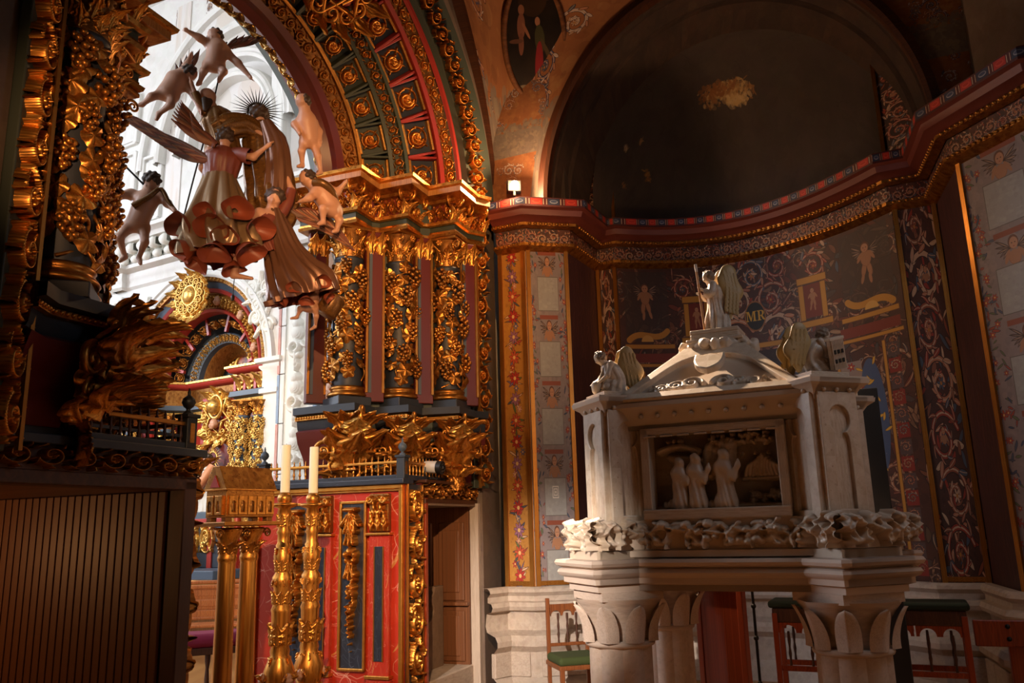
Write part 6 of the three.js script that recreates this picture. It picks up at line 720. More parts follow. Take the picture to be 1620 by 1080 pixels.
cherub('carved cherub seen from behind with a sash, beside the left vine columns', { head: J3(243, 300), neck: J3(240, 318), chest: J3(236, 335), pelvis: J3(226, 368), face: [0.4, 0.1, -0.9], la: [J3(214, 325), J3(197, 332, 0.05), J3(184, 350, 0.1)], ra: [J3(258, 325), J3(270, 338, 0.05), J3(278, 348, 0.1)], ll: [J3(214, 376), J3(204, 398, 0.08), J3(212, 422, 0.0), J3(206, 430, 0.03)], rl: [J3(236, 376), J3(240, 400, 0.05), J3(232, 422), J3(236, 432, 0.03)] }, 0.072, (t) => { M('staff', tube([J3(180, 265, 0.05), J3(232, 312, 0.06)], 0.009, 4, 5), mIron, t); M('sash', taper([J3(220, 350, 0.1), J3(245, 332, 0.11), J3(258, 318, 0.08), J3(272, 338, 0.1), J3(284, 352, 0.1)], (v) => 0.028 - 0.012 * v, 20, 7), mRobeGold, t); }, mHair);
cherub('carved cherub diving with legs apart below the crown of the arch', { head: J3(288, 118), neck: J3(280, 124), chest: J3(270, 134), pelvis: J3(258, 155), face: [0.7, -0.3, -0.5], la: [J3(286, 140), J3(300, 158, 0.03), J3(308, 178, 0.05)], ra: [J3(276, 122), J3(284, 106), J3(288, 92)], ll: [J3(250, 158), J3(234, 170, 0.05), J3(220, 180, 0), J3(214, 182, 0)], rl: [J3(266, 160), J3(264, 180, 0.06), J3(246, 192, 0), J3(243, 202, 0)] }, 0.072, (t) => wing(t, [mWingC], 5, [0.05, 0.12], 1.9, 1.2, 0.2, 0.26, J3(276, 128, -0.08), [0, 0, 0]), mHair);
cherub('carved cherub with outstretched arms just under the gilt crest of the arch', { head: J3(326, 48), neck: J3(328, 58), chest: J3(332, 70), pelvis: J3(328, 96), face: [-0.4, -0.3, 0.8], la: [J3(318, 64), J3(302, 60, 0.05), J3(286, 56, 0.08)], ra: [J3(346, 74), J3(366, 92, 0.03), J3(384, 112, 0.05)], ll: [J3(318, 100), J3(312, 116, 0.05), J3(306, 132, 0), J3(302, 136, 0)], rl: [J3(336, 100), J3(344, 112, 0.05), J3(338, 120, 0), J3(336, 126, 0)] }, 0.07, (t) => wing(t, [mWingC, mWingA], 5, [0.1, 0.06], 1.0, 0.5, 0.2, 0.3, J3(344, 64, -0.06), [0, 0, 0]), mHair);
cherub('carved cherub standing against the right edge of the arch opening', { head: J3(476, 152, 0.12), neck: J3(480, 166, 0.1), chest: J3(484, 180, 0.06), pelvis: J3(490, 207, 0.02), face: [-0.8, 0.1, 0.5], la: [J3(474, 176), J3(464, 188, 0.06), J3(470, 202, 0.1)], ra: [J3(496, 176), J3(506, 192, 0.02), J3(508, 206, 0.04)], ll: [J3(482, 212), J3(477, 232, 0.06), J3(480, 252, 0), J3(472, 256, 0.03)], rl: [J3(498, 212), J3(505, 236, 0.04), J3(511, 260, 0), J3(505, 266, 0.03)] }, 0.068, null, mHair);
cherub('carved cherub seated on the end of the gilded entablature, looking down', { head: J3(489, 272), neck: J3(498, 282), chest: J3(512, 292), pelvis: J3(530, 318), face: [-0.85, -0.35, 0.3], la: [J3(502, 300, 0.06), J3(492, 312, 0.1), J3(482, 318, 0.12)], ra: [J3(520, 282, -0.02), J3(540, 290, -0.02), J3(550, 278, 0)], ll: [J3(530, 326, 0.05), J3(514, 330, 0.14), J3(516, 350, 0.1), J3(508, 354, 0.12)], rl: [J3(540, 322, -0.02), J3(544, 340, 0.04), J3(540, 356, 0.02), J3(534, 360, 0.04)] }, 0.075, (t) => { M('sash', taper([J3(498, 284, 0.08), J3(512, 286, 0.12), J3(530, 296, 0.08), J3(538, 306, 0)], (v) => 0.04 - 0.01 * v, 14, 8), mRobeGold, t); }, mHair);
M('hanging_cord', tube([[-2.93, 4.3, -6.9], [-2.82, 4.9, -6.9], [-2.74, 5.3, -6.9], [-2.6, 6.2, -6.9]], 0.008, 12, 5), mIron, hanging('suspension_rod', 'thin dark iron rod hanging behind the flying angel', 'rod').translateX(0)).position.set(0, 0, 0);
{ const r = scene.children[scene.children.length - 1]; r.position.set(0, 0, 0); r.rotation.set(0, 0, 0); }
/* angels on the tomb */
const mAngel = mAlab, mWingTomb = std({ color: lin(0.36, 0.24, 0.09), roughness: 0.5 }), mHairTomb = std({ color: lin(0.22, 0.15, 0.1), roughness: 0.6 });
{
  const c = tombAt(0, 3.09, -DEP / 2), t = T('staff_angel', 'standing alabaster angel holding a staff on top of the tomb', 'angel', c.toArray(), 0.1); t.scale.setScalar(1.0);
  const J = { head: [-0.05, 0.43, 0.03], neck: [-0.03, 0.385, 0.015], chest: [-0.0, 0.33, 0], pelvis: [0.01, 0.2, 0], face: [-0.9, -0.35, 0.2], la: [[-0.03, 0.36, 0.07], [-0.05, 0.28, 0.08], [-0.1, 0.32, 0.04]], ra: [[0.01, 0.36, -0.06], [-0.06, 0.27, -0.04], [-0.11, 0.29, 0.0]] };
  const b = M('body', snet(bodyPrims(J, 0.043, false), 0.007, 0.018), mAngel, t); M('hair', hairGeo(J.head, 0.046, J.face), mHairTomb, b);
  const r = robe([[-0.01, 0.36, 0], [0, 0.32, 0], [0.005, 0.24, 0], [0.01, 0.12, 0], [0.0, 0.0, 0]], [[0.05, 0.06], [0.075, 0.075], [0.062, 0.06], [0.085, 0.075], [0.1, 0.085]], 11, [0.05, 0.24], 0.4); M('gown', r.outer, mAngel, t); M('sleeve', taper([[-0.03, 0.36, 0.07], [-0.055, 0.285, 0.075], [-0.095, 0.3, 0.05]], () => 0.035, 10, 8), mAngel, t); M('staff', new THREE.CylinderGeometry(0.009, 0.009, 0.52, 8).translate(0, 0.24, 0), mWoodLight, t, [-0.11, -0.0, 0.03], [0, 0, 0.06]); M('staff_tip', new THREE.CylinderGeometry(0.011, 0.011, 0.06, 8), mAlab, t, [-0.14, 0.5, 0.03], [0, 0, 0.06]);
  const wg = (z, len, m) => { const w = M('wing', snet([[[0.06, 0.4, z], [0.1, 0.46, z], 0.05, 0.045], [[0.1, 0.46, z], [0.15, 0.3, z], 0.05, 0.045], [[0.15, 0.3, z], [0.08, 0.08, z], 0.045, 0.008], [[0.08, 0.34, z], [0.11, 0.2, z], 0.05, 0.03]], 0.009, 0.05).translate(0, 0, -z).scale(1, 1, 0.35).translate(0, 0, z), m, t); for (let i = 0; i < 10; i++) for (let k = 0; k < 4; k++) M('feather', gFeather, m, w, [0.055 + 0.027 * k + 0.012 * sin(i * 0.4), 0.47 - i * 0.032 - k * 0.008, z + 0.02], [0.12, 0, PI + 0.2], [0.12, 0.05, 0.06]); }; wg(0.06, 1, mWingTomb); wg(-0.06, 1, mAlab);
}
function kneeling(label, pos, ry, look, extra) { const t = T('kneeling_angel', label, 'angel', pos, ry); const f = look; const J = { head: [-0.09 , 0.275, 0.0], neck: [-0.06, 0.235, 0], chest: [-0.02, 0.19, 0], pelvis: [0.03, 0.07, 0], face: f, la: [[-0.03, 0.215, 0.07], [-0.06, 0.13, 0.09], [-0.12, 0.08, 0.05]], ra: [[-0.03, 0.215, -0.07], [-0.07, 0.13, -0.08], [-0.13, 0.09, -0.04]], ll: [[0.02, 0.06, 0.05], [-0.07, 0.05, 0.07], [-0.02, 0.02, 0.06]], rl: [[0.02, 0.06, -0.05], [-0.07, 0.05, -0.07], [-0.02, 0.02, -0.06]] };
  const b = M('body', snet(bodyPrims(J, 0.042, false), 0.007, 0.02), mAngel, t); M('hair', hairGeo(J.head, 0.045, f), mHairTomb, b); const r = robe([[-0.045, 0.23, 0], [-0.01, 0.17, 0], [0.02, 0.1, 0], [0.0, 0.05, 0], [-0.02, 0.0, 0]], [[0.045, 0.05], [0.08, 0.09], [0.085, 0.09], [0.11, 0.1], [0.12, 0.1]], 12, [0.03, 0.14], 0.1); M('gown', r.outer, mAngel, t);
  for (const z of [-0.055, 0.055]) { const w = M('wing', snet([[[0.07, 0.24, z], [0.1, 0.3, z], 0.03, 0.03], [[0.1, 0.3, z], [0.16, 0.16, z], 0.045, 0.05], [[0.16, 0.16, z], [0.13, 0.03, z], 0.05, 0.02], [[0.08, 0.2, z], [0.11, 0.1, z], 0.05, 0.04]], 0.008, 0.05).translate(0, 0, -z).scale(1, 1, 0.3).translate(0, 0, z), mWingTomb, t); for (const e of [-1, 1]) for (let i = 0; i < 7; i++) for (let k = 0; k < 4; k++) M('feather', gFeather, mWingTomb, w, [0.065 + 0.027 * k + i * 0.005, 0.3 - i * 0.033, z + e * 0.017], [e * 0.12, 0, PI + 0.15], [0.11, 0.05, e * 0.05]); } extra?.(t); return t; }
{
  const lp = tombAt(-TW, 2.612, -0.12), rp = tombAt(TW, 2.612, -0.12);
  kneeling('kneeling alabaster angel with bowed head and lute on the left tower of the tomb', lp.toArray(), 0.15, [-0.85, -0.5, 0.1], (t) => M('lute', snet([[[-0.13, 0.06, 0.02], [-0.13, 0.03, 0.02], 0.04, 0.035], [[-0.12, 0.06, 0.02], [-0.07, 0.19, 0.03], 0.012, 0.012]], 0.007, 0.02), mAlab, t));
  kneeling('kneeling alabaster angel playing a small organ of pipes on the right tower of the tomb', rp.toArray(), PI + 0.1, [-0.8, -0.45, -0.35], (t) => { const o = new THREE.Group(); o.name = 'organ'; t.add(o); o.position.set(-0.12, 0.02, -0.1); o.rotation.set(-0.15, PI + 0.45, 0.18); M('organ_case', rbox(0.13, 0.19, 0.03, 0.006, 0, 0.1, 0), mAlab, o); for (let i = 0; i < 8; i++) M('pipe', new THREE.CylinderGeometry(0.006, 0.006, 0.2, 7).translate(0, 0.1, 0), mAlab, o, [-0.055 + i * 0.0157, 0.005, 0.018]); for (let i = 0; i < 6; i++) M('opening', box(0.018, 0.026, 0.006), mBlack, o, [-0.04 + (i % 3) * 0.035, 0.06 + (i / 3 | 0) * 0.06, 0.025]); M('crest', rbox(0.15, 0.022, 0.045, 0.006, 0, 0.205, 0), mAlab, o); });
}
/* carved relief scene in the front of the chest */
{
  const y = 1.78, z = -0.1, P = (u, v, d = 0) => [-0.4 + 0.8 * u, y + 0.5 * v, z + d];
  const kneel = (u, v, s, dir) => { const p = P(u, v); const f = (dx, dy, dz) => [p[0] + dx * s * dir, p[1] + dy * s, p[2] + dz * s]; return snet([[f(0, 0.95, 0.1), f(0.02, 0.93, 0.12), 0.085 * s, 0.08 * s], [f(0.06, 0.9, 0.13), f(0.07, 0.88, 0.13), 0.045 * s, 0.045 * s], [f(0, 0.82, 0.06), f(-0.02, 0.7, 0.05), 0.07 * s, 0.15 * s], [f(-0.02, 0.7, 0.05), f(0, 0.45, 0.05), 0.16 * s, 0.13 * s], [f(0, 0.45, 0.05), f(0.02, 0.1, 0.08), 0.14 * s, 0.2 * s], [f(0.02, 0.08, 0.08), f(-0.32, 0.05, 0.05), 0.12 * s, 0.07 * s], [f(0.05, 0.68, 0.12), f(0.16, 0.52, 0.16), 0.075 * s, 0.06 * s], [f(0.16, 0.52, 0.16), f(0.26, 0.72, 0.16), 0.055 * s, 0.035 * s], [f(0.26, 0.72, 0.16), f(0.27, 0.82, 0.16), 0.035 * s, 0.02 * s]], 0.008, 0.03, 0.02, (q, d) => d + 0.005 * sin(q[0] * 160 + q[1] * 30) * (q[1] < p[1] + 0.5 * s ? 1 : 0)); };
  const rel = T('kneeling_figure', 'carved hooded figure kneeling at the left end of the tomb relief', 'relief figure', TO, CH, 'carved figures of the tomb relief'); M('figure', kneel(0.2, 0.02, 0.33, 1), mAlab, rel);
  const rel2 = T('kneeling_figure', 'carved hooded figure kneeling with raised hands, second in the tomb relief', 'relief figure', TO, CH, 'carved figures of the tomb relief'); M('figure', kneel(0.34, 0.0, 0.36, 1), mAlab, rel2);
  const rel3 = T('kneeling_figure', 'carved bald saint kneeling with raised hands in the middle of the tomb relief', 'relief figure', TO, CH, 'carved figures of the tomb relief'); M('figure', kneel(0.58, 0.0, 0.38, 1), mAlab, rel3);
  const bg = M('relief_scene', relief(0.86, 0.52, 180, 120, 0.09, (c, W, H) => { for (let i = 0; i < 7; i++) ridge(c, bez([W * 0.12, H * 0.3], [W * 0.2, H * (0.32 + i * 0.02)], [W * 0.3, H * (0.3 + i * 0.03)], [W * 0.4, H * (0.34 + i * 0.05)]), 4, 3, 0.6); ridge(c, bez([W * 0.05, H * 0.22], [W * 0.15, H * 0.14], [W * 0.28, H * 0.16], [W * 0.36, H * 0.24]), 6, 5, 0.9); for (const x of [0.13, 0.17, 0.21]) ridge(c, [[W * x, H * 0.1], [W * x, H * 0.15]], 3, 3, 0.8); ridge(c, [[W * 0.12, H * 0.09], [W * 0.17, H * 0.08], [W * 0.22, H * 0.09]], 3, 3, 0.8);
    for (let i = 0; i < 4; i++) { dome(c, W * (0.46 + i * 0.05), H * (0.2 + 0.05 * sin(i * 2)), 9, 0.9); ridge(c, bez([W * (0.45 + i * 0.05), H * 0.26], [W * (0.44 + i * 0.05), H * 0.35], [W * (0.42 + i * 0.06), H * 0.45], [W * (0.44 + i * 0.06), H * 0.55]), 10, 8, 0.75); } for (let t = 0; t < 5; t++) { const x = W * (0.5 + t * 0.1); for (let i = 0; i < 14; i++) dome(c, x + rr(-9, 9), H * 0.1 + rr(-8, 9), rr(2, 4), rr(0.5, 0.8)); ridge(c, [[x, H * 0.16], [x, H * 0.3]], 2.5, 2.5, 0.5); }
    for (let i = 0; i < 10; i++) ridge(c, bez([W * (0.76 + i * 0.024), H * (0.34 + 0.03 * Math.abs(i - 4))], [W * (0.75 + i * 0.024), H * 0.42], [W * (0.73 + i * 0.026), H * 0.5], [W * (0.72 + i * 0.03), H * 0.58]), 4, 3, 0.7); for (let i = 0; i < 16; i++) dome(c, W * (0.7 + i * 0.019), H * 0.62, 3.2, 0.7); ridge(c, [[W * 0.02, H * 0.97], [W * 0.5, H * 0.95], [W * 0.98, H * 0.97]].flatMap((p, i, a) => i === 2 ? [] : Array.from({ length: 40 }, (_, k) => [lerp(p[0], a[i + 1][0], k / 39), lerp(p[1], a[i + 1][1], k / 39)])), 5, 5, 0.8); for (let i = 0; i < 30; i++) dome(c, W * rr(0.74, 0.97), H * rr(0.78, 0.9), rr(2, 5), rr(0.3, 0.8)); }, 0.03), mAlab, T_, [0, 1.77, -0.19]);
}
/* altar statue */
{
  const t = altarThing('robed_statue', 'bearded robed statue with a gilt halo of rays standing on the altar', 'statue', 0.15, 2.12, -0.35); const J = { head: [0.02, 1.02, 0.06], neck: [0, 0.9, 0.02], chest: [0, 0.78, 0], pelvis: [0, 0.5, 0], face: [-0.3, -0.3, 0.9], la: [[0.15, 0.82, 0], [0.17, 0.62, 0.1], [0.0, 0.62, 0.2]], ra: [[-0.15, 0.82, 0], [-0.19, 0.62, 0.08], [-0.06, 0.66, 0.2]] };
  const b = M('body', snet(bodyPrims(J, 0.085, false), 0.018, 0.04), mSkin, t); M('hair', hairGeo(J.head, 0.092, J.face), mHair, b); M('beard', snet([[[0.0, 0.95, 0.12], [0, 0.88, 0.12], 0.045, 0.025]], 0.015, 0.02), mHair, b); const pale = std({ color: lin(0.5, 0.5, 0.48), roughness: 0.6 }), or = std({ color: lin(0.5, 0.2, 0.09), roughness: 0.5 }); const r = robe([[0, 0.9, 0], [0, 0.76, 0], [0, 0.5, 0], [0, 0.2, 0], [0, 0, 0]], [[0.09, 0.08], [0.2, 0.15], [0.2, 0.16], [0.24, 0.18], [0.26, 0.2]], 12, [0.04, 0.16], 0.2, 72, 24); M('robe', r.outer, pale, t); M('mantle', taper([[0.18, 0.86, 0.05], [0.1, 0.6, 0.2], [-0.1, 0.35, 0.22], [-0.22, 0.05, 0.14]], (v) => 0.1 - 0.03 * v, 20, 10), or, t); M('sleeve', taper([[-0.15, 0.82, 0], [-0.2, 0.62, 0.1], [-0.06, 0.64, 0.2]], () => 0.075, 12, 8), pale, t);
  const halo = new THREE.Group(); halo.name = 'halo'; t.add(halo); halo.position.set(0.02, 1.04, -0.06); for (let i = 0; i < 22; i++) M('halo_ray', new THREE.ConeGeometry(0.014, 0.16, 5).translate(0, 0.19, 0), mGoldPale, halo, null, [0, 0, i * 2 * PI / 22]); M('halo_disc', new THREE.TorusGeometry(0.12, 0.02, 6, 24), mGoldPale, halo); M('staff', new THREE.CylinderGeometry(0.014, 0.014, 1.0, 6), mBlue, t, [-0.32, 0.45, 0.15], [0, 0, 0.04]);
}
/* ---------- furniture and lamps ---------- */
{ // reliquary casket on twin columns
  const a = 1.0; const st = T('twin_column_stand', 'gilded stand of two worn fluted columns under the reliquary casket', 'stand', [-1.98, 0, -6.0], a);
  const colG = lathe([[0.1, 0], [0.1, 0.05], [0.085, 0.08], [0.095, 0.1], [0.078, 0.13], [0.07, 0.16], [0.066, 0.7], [0.058, 1.5], [0.066, 1.52], [0.066, 1.54], [0.058, 1.56], [0.06, 1.64], [0.1, 1.72], [0.1, 1.74], [0, 1.74]], 22);
  for (const [x, z] of [[-0.11, 0.02], [0.11, -0.02]]) { const c = M('column', colG, mGold, st, [x, 0, z]); for (let k = 0; k < 6; k++) M('acanthus', gLeaf, mGoldOld, c, [0.055 * cos(k), 1.56, 0.055 * sin(k)], [0.15, PI / 2 - k, 0], [0.12, 0.1, 0.12]); for (const s of [-1, 1]) M('volute', gVolute, mGoldOld, c, [s * 0.08, 1.7, 0.05], [0, 0, 0], [s * 0.07, 0.07, 0.1]); } M('shelf', rbox(0.52, 0.03, 0.34, 0.008, 0, 1.765, 0), mGoldOld, st); M('base', rbox(0.5, 0.06, 0.36, 0.01, 0, 0.03, 0), mWoodDark, st);
  const r = T('reliquary_casket', 'house-shaped gilded reliquary casket with arcaded sides and a red gable', 'reliquary', [-1.98, 1.78, -6.0], a);
  const W = 0.42, D2 = 0.22, H = 0.19; M('body', rbox(W, H, D2, 0.006, 0, H / 2 + 0.03, 0), mGoldOld, r); const roof = shp([[-D2 / 2 - 0.01, 0], [D2 / 2 + 0.01, 0], [0.035, 0.16], [-0.035, 0.16]]); M('roof', extr(roof, W + 0.02, 0.004).translate(0, 0, -(W + 0.02) / 2).rotateY(PI / 2).translate(0, H + 0.03, 0), mGoldOld, r); M('red_gable', extr(shp([[-0.05, 0], [0.05, 0], [0, 0.085]]), 0.008).rotateY(-PI / 2).translate(-W / 2 - 0.012, H + 0.045, 0), mRed, r);
  const arch = (() => { const s = shp([[-0.034, 0], [0.034, 0], [0.034, 0.125], [-0.034, 0.125]]), h = new THREE.Path(); h.moveTo(-0.02, 0.012); h.lineTo(0.02, 0.012); h.lineTo(0.02, 0.075); h.absarc(0, 0.075, 0.02, 0, PI, false); h.closePath(); s.holes.push(h); return extr(s, 0.016, 0.003); })(), fig = snet([[[0, 0.03, 0], [0, 0.06, 0], 0.013, 0.014], [[0, 0.08, 0.002], [0, 0.082, 0.002], 0.011, 0.011]], 0.004, 0.008);
  for (let k = 0; k < 5; k++) { M('arcade_arch', arch, mGold, r, [-0.16 + k * 0.08, 0.05, D2 / 2], null); M('arcade_figure', fig, mGoldDark, r, [-0.16 + k * 0.08, 0.05, D2 / 2 + 0.004]); } for (let k = 0; k < 2; k++) { M('arcade_arch', arch, mGold, r, [-W / 2, 0.05, -0.045 + k * 0.09], [0, -PI / 2, 0]); M('arcade_figure', fig, mGoldDark, r, [-W / 2 - 0.004, 0.05, -0.045 + k * 0.09], [0, -PI / 2, 0]); } for (const [x, z] of [[-1, -1], [1, -1], [-1, 1], [1, 1]]) M('foot', rbox(0.05, 0.03, 0.05, 0.004, x * (W / 2 - 0.03), 0.015, z * (D2 / 2 - 0.03)), mGoldDark, r); M('roof_edge', rbox(W + 0.03, 0.012, D2 + 0.03, 0.004, 0, H + 0.03, 0), mGold, r);
}
{ // candlesticks with candles
  const prof = [[0, 0], [0.19, 0], [0.19, 0.06], [0.15, 0.1], [0.1, 0.16], [0.12, 0.24], [0.13, 0.3], [0.1, 0.36], [0.07, 0.4], [0.06, 0.46], [0.085, 0.53], [0.11, 0.6], [0.115, 0.68], [0.085, 0.76], [0.07, 0.79], [0.075, 0.82], [0.065, 0.86], [0.072, 1.1], [0.078, 1.12], [0.066, 1.15], [0.062, 1.28], [0.076, 1.3], [0.07, 1.33], [0.075, 1.36], [0.05, 1.4], [0.062, 1.46], [0.07, 1.52], [0.052, 1.58], [0.058, 1.6], [0.045, 1.62], [0.045, 1.68], [0.056, 1.7], [0.045, 1.72], [0.05, 1.78], [0.058, 1.83], [0.048, 1.88], [0.1, 1.9], [0.1, 1.92], [0.02, 1.93]];
  const cs = T('candlestick', 'tall gilded turned candlestick standing nearer the reliquary stand', 'candlestick', [-1.83, 0, -6.6], 0.2, 'gilded candlesticks before the pedestal');
  M('stem', lathe(prof, 26), mGold, cs); M('cup', sph(0.058, 0, 1.955, 0, 18), mGoldOld, cs);
  for (const [y, r, n, s, fl] of [[0.42, 0.07, 8, 0.16, 0], [1.16, 0.062, 8, 0.12, 0], [1.4, 0.05, 8, 0.11, 0], [1.74, 0.045, 7, 0.12, 0], [0.86, 0.066, 7, 0.2, 0], [1.34, 0.07, 9, 0.06, PI], [0.78, 0.075, 8, 0.1, PI], [1.58, 0.055, 8, 0.08, PI]]) for (let k = 0; k < n; k++) { const a = k * 2 * PI / n; M('acanthus', gLeafFlat, mGold, cs, [r * 1.05 * cos(a), y, r * 1.05 * sin(a)], fl ? [fl, PI / 2 - a, 0] : [0.06, PI / 2 - a, 0], [s * 0.9, s * 0.85, s * 0.75]); }
  for (let k = 0; k < 3; k++) { const a = 0.9 + k * 2.09; M('cherub_face', gHead, mSkin, cs, [0.11 * cos(a), 0.63, 0.11 * sin(a)], [0, PI / 2 - a, 0], 0.5); for (const s of [-1, 1]) M('cherub_wing', gLeaf, mGold, cs, [0.11 * cos(a + s * 0.35), 0.6, 0.11 * sin(a + s * 0.35)], [0, PI / 2 - a, -s * 1.1], [0.16, 0.12, 0.14]); }
  dup(cs, [-1.66, 0, -6.82], 1.1, 'tall gilded turned candlestick standing nearer the doorway');
  const wax = std({ color: lin(0.8, 0.75, 0.55), roughness: 0.5 }); const cg = lathe([[0, 0], [0.037, 0], [0.036, 0.37], [0.034, 0.375], [0.02, 0.365], [0, 0.365]], 22), wick = new THREE.CylinderGeometry(0.002, 0.002, 0.02, 5);
  const c1 = T('altar_candle', 'thick ivory candle on the candlestick nearer the reliquary stand', 'candle', [-1.83, 2.005, -6.6], 0, 'ivory altar candles'); M('wax', cg, wax, c1); M('wick', wick, mBlack, c1, [0, 0.375, 0]); dup(c1, [-1.66, 2.005, -6.82], 0, 'thick ivory candle on the candlestick nearer the doorway');
  const c3 = dup(c1, [-3.0, 2.1, -7.6], 0, 'ivory candle standing behind the end of the slatted booth balustrade'); c3.scale.set(1.4, 0.8, 1.4); const sc = T('candle_pillar', 'plain dark pillar holding a candle behind the booth', 'pillar', [-3.0, 0, -7.6], 0); M('pillar', lathe([[0, 0], [0.12, 0], [0.1, 0.1], [0.05, 0.2], [0.05, 2.0], [0.08, 2.06], [0.08, 2.1], [0, 2.1]], 16), mGoldOld, sc);
}
{ // velvet bench, pews
  const mPew = std({ map: woodTex('#b8642c', ['#9c4e1e', '#d0803c', '#8a4218', '#dc9450']), roughness: 0.4 });
  const vel = std({ color: lin(0.2, 0.008, 0.035), roughness: 0.9 }); vel.sheen = 0; const mv = new THREE.MeshPhysicalMaterial({ color: lin(0.22, 0.008, 0.04), roughness: 0.85, sheen: 0.6, sheenColor: lin(0.5, 0.1, 0.16), sheenRoughness: 0.5 });
  const b = T('velvet_bench', 'bench with a crimson velvet cushion behind the reliquary stand', 'bench', [-3.1, 0, -9.2], 0.35); M('cushion', rbox(1.35, 0.15, 0.42, 0.07, 0, 0.62, 0), mv, b); M('seat_rail', rbox(1.32, 0.07, 0.4, 0.01, 0, 0.52, 0), mWoodDark, b); for (const x of [-0.6, -0.2, 0.2, 0.6]) for (const z of [-0.15, 0.15]) M('leg', lathe([[0.02, 0], [0.028, 0.03], [0.018, 0.08], [0.026, 0.2], [0.016, 0.34], [0.028, 0.42], [0.03, 0.49]], 10), mWoodDark, b, [x, 0, z]); M('stretcher', rbox(1.2, 0.03, 0.03, 0.006, 0, 0.12, 0), mWoodDark, b);
  const p = T('church_pew', 'reddish brown church pew with slatted back near the altar steps', 'pew', [-4.5, 0, -12.2], 0.12, 'church pews in the transept'); for (const x of [-1.1, 1.1]) M('end_panel', rbox(0.06, 0.95, 0.5, 0.015, x, 0.47, 0), mPew, p); M('seat', rbox(2.2, 0.04, 0.4, 0.01, 0, 0.45, 0.02), mPew, p); for (const y of [0.62, 0.76, 0.9]) M('back_board', rbox(2.2, 0.09, 0.03, 0.008, 0, y, 0.2), mPew, p); M('top_rail', rbox(2.25, 0.05, 0.08, 0.012, 0, 0.98, 0.2), mPew, p);
  dup(p, [-4.9, 0, -13.3], 0.12, 'reddish brown church pew second in line towards the altar steps');
}
{ // chairs round the tomb
  const mWoodBrown = std({ map: woodTex('#7a4220', ['#5e3014', '#94582e', '#4c240e', '#a86c3c']), roughness: 0.4 });
  const green = std({ color: lin(0.04, 0.055, 0.01), roughness: 0.9 }), greenDark = std({ color: lin(0.012, 0.02, 0.008), roughness: 0.9 });
  const ch = T('spindle_chair', 'brown spindle-back chair with green cushion beside the stone dado', 'chair', [0.5, 0, -8.0], 0.25, 'spindle-back chairs'); const post = (h) => lathe([[0.02, 0], [0.022, 0.4], [0.018, 0.44], [0.02, h - 0.06], [0.024, h - 0.04], [0.016, h - 0.02], [0.012, h], [0, h]], 10);
  for (const x of [-0.19, 0.19]) { M('back_post', rbox(0.035, 1.02, 0.035, 0.006, x, 0.51, -0.2), mWoodBrown, ch); M('front_leg', rbox(0.04, 0.45, 0.04, 0.006, x, 0.225, 0.2), mWoodBrown, ch); } const cr = new THREE.Shape(); cr.moveTo(-0.17, 0); for (let k = 0; k < 3; k++) { const x0 = -0.17 + k * 0.113; cr.absarc(x0 + 0.0567, 0, 0.05, PI, 0, true); } cr.lineTo(0.17, 0.1); cr.lineTo(-0.17, 0.1); M('crest_rail', extr(cr, 0.025, 0.003).translate(0, 0.86, -0.21), mWoodBrown, ch); M('back_rail', rbox(0.36, 0.03, 0.025, 0.005, 0, 0.6, -0.2), mWoodBrown, ch); for (const x of [-0.09, 0, 0.09]) M('spindle', lathe([[0.012, 0.61], [0.008, 0.65], [0.014, 0.69], [0.008, 0.72], [0.013, 0.76], [0.008, 0.8], [0.013, 0.84], [0.012, 0.88]], 8), mWoodDark, ch, [x, 0, -0.2]); M('seat', rbox(0.44, 0.04, 0.44, 0.01, 0, 0.45, 0), mWoodBrown, ch); M('cushion', rbox(0.43, 0.08, 0.43, 0.038, 0, 0.5, 0), green, ch); for (const s of [-1, 1]) { M('side_stretcher', rbox(0.025, 0.03, 0.4, 0.005, s * 0.19, 0.2, 0), mWoodBrown, ch); } M('front_stretcher', rbox(0.38, 0.03, 0.025, 0.005, 0, 0.26, 0.2), mWoodBrown, ch);
  const st = T('arcaded_bench', 'dark wooden bench with arcaded spindle sides and green padded top behind the tomb', 'bench', [2.95, 0, -7.35], CH); const BW = 1.5; M('pad', rbox(BW + 0.06, 0.06, 0.4, 0.025, 0, 0.97, 0), greenDark, st); M('apron', rbox(BW, 0.12, 0.36, 0.01, 0, 0.88, 0), mWoodDark, st); for (const x of [-BW / 2 + 0.02, 0, BW / 2 - 0.02]) for (const z of [-0.16, 0.16]) M('leg', rbox(0.045, 0.9, 0.045, 0.006, x, 0.45, z * 1.05), mWoodRed, st);
  for (const z of [-0.16, 0.16]) { M('rail', rbox(BW, 0.045, 0.03, 0.006, 0, 0.45, z), mWoodRed, st); M('low_rail', rbox(BW, 0.04, 0.03, 0.006, 0, 0.16, z), mWoodRed, st); const ar = new THREE.Shape(); ar.moveTo(-0.17, 0.1); ar.lineTo(-0.17, 0); for (let k = 0; k < 2; k++) ar.absarc(-0.085 + k * 0.17, 0, 0.065, PI, 0, true); ar.lineTo(0.17, 0); ar.lineTo(0.17, 0.1); const ag = extr(ar, 0.02, 0.003); for (let k = 0; k < 4; k++) M('arcade', ag, mWoodRed, st, [-0.54 + k * 0.36, 0.74, z - 0.01]); for (let k = 0; k < 8; k++) M('spindle', lathe([[0.012, 0.47], [0.008, 0.52], [0.014, 0.57], [0.008, 0.62], [0.014, 0.68], [0.01, 0.75]], 8), mWoodDark, st, [-0.63 + k * 0.18, 0, z]); }
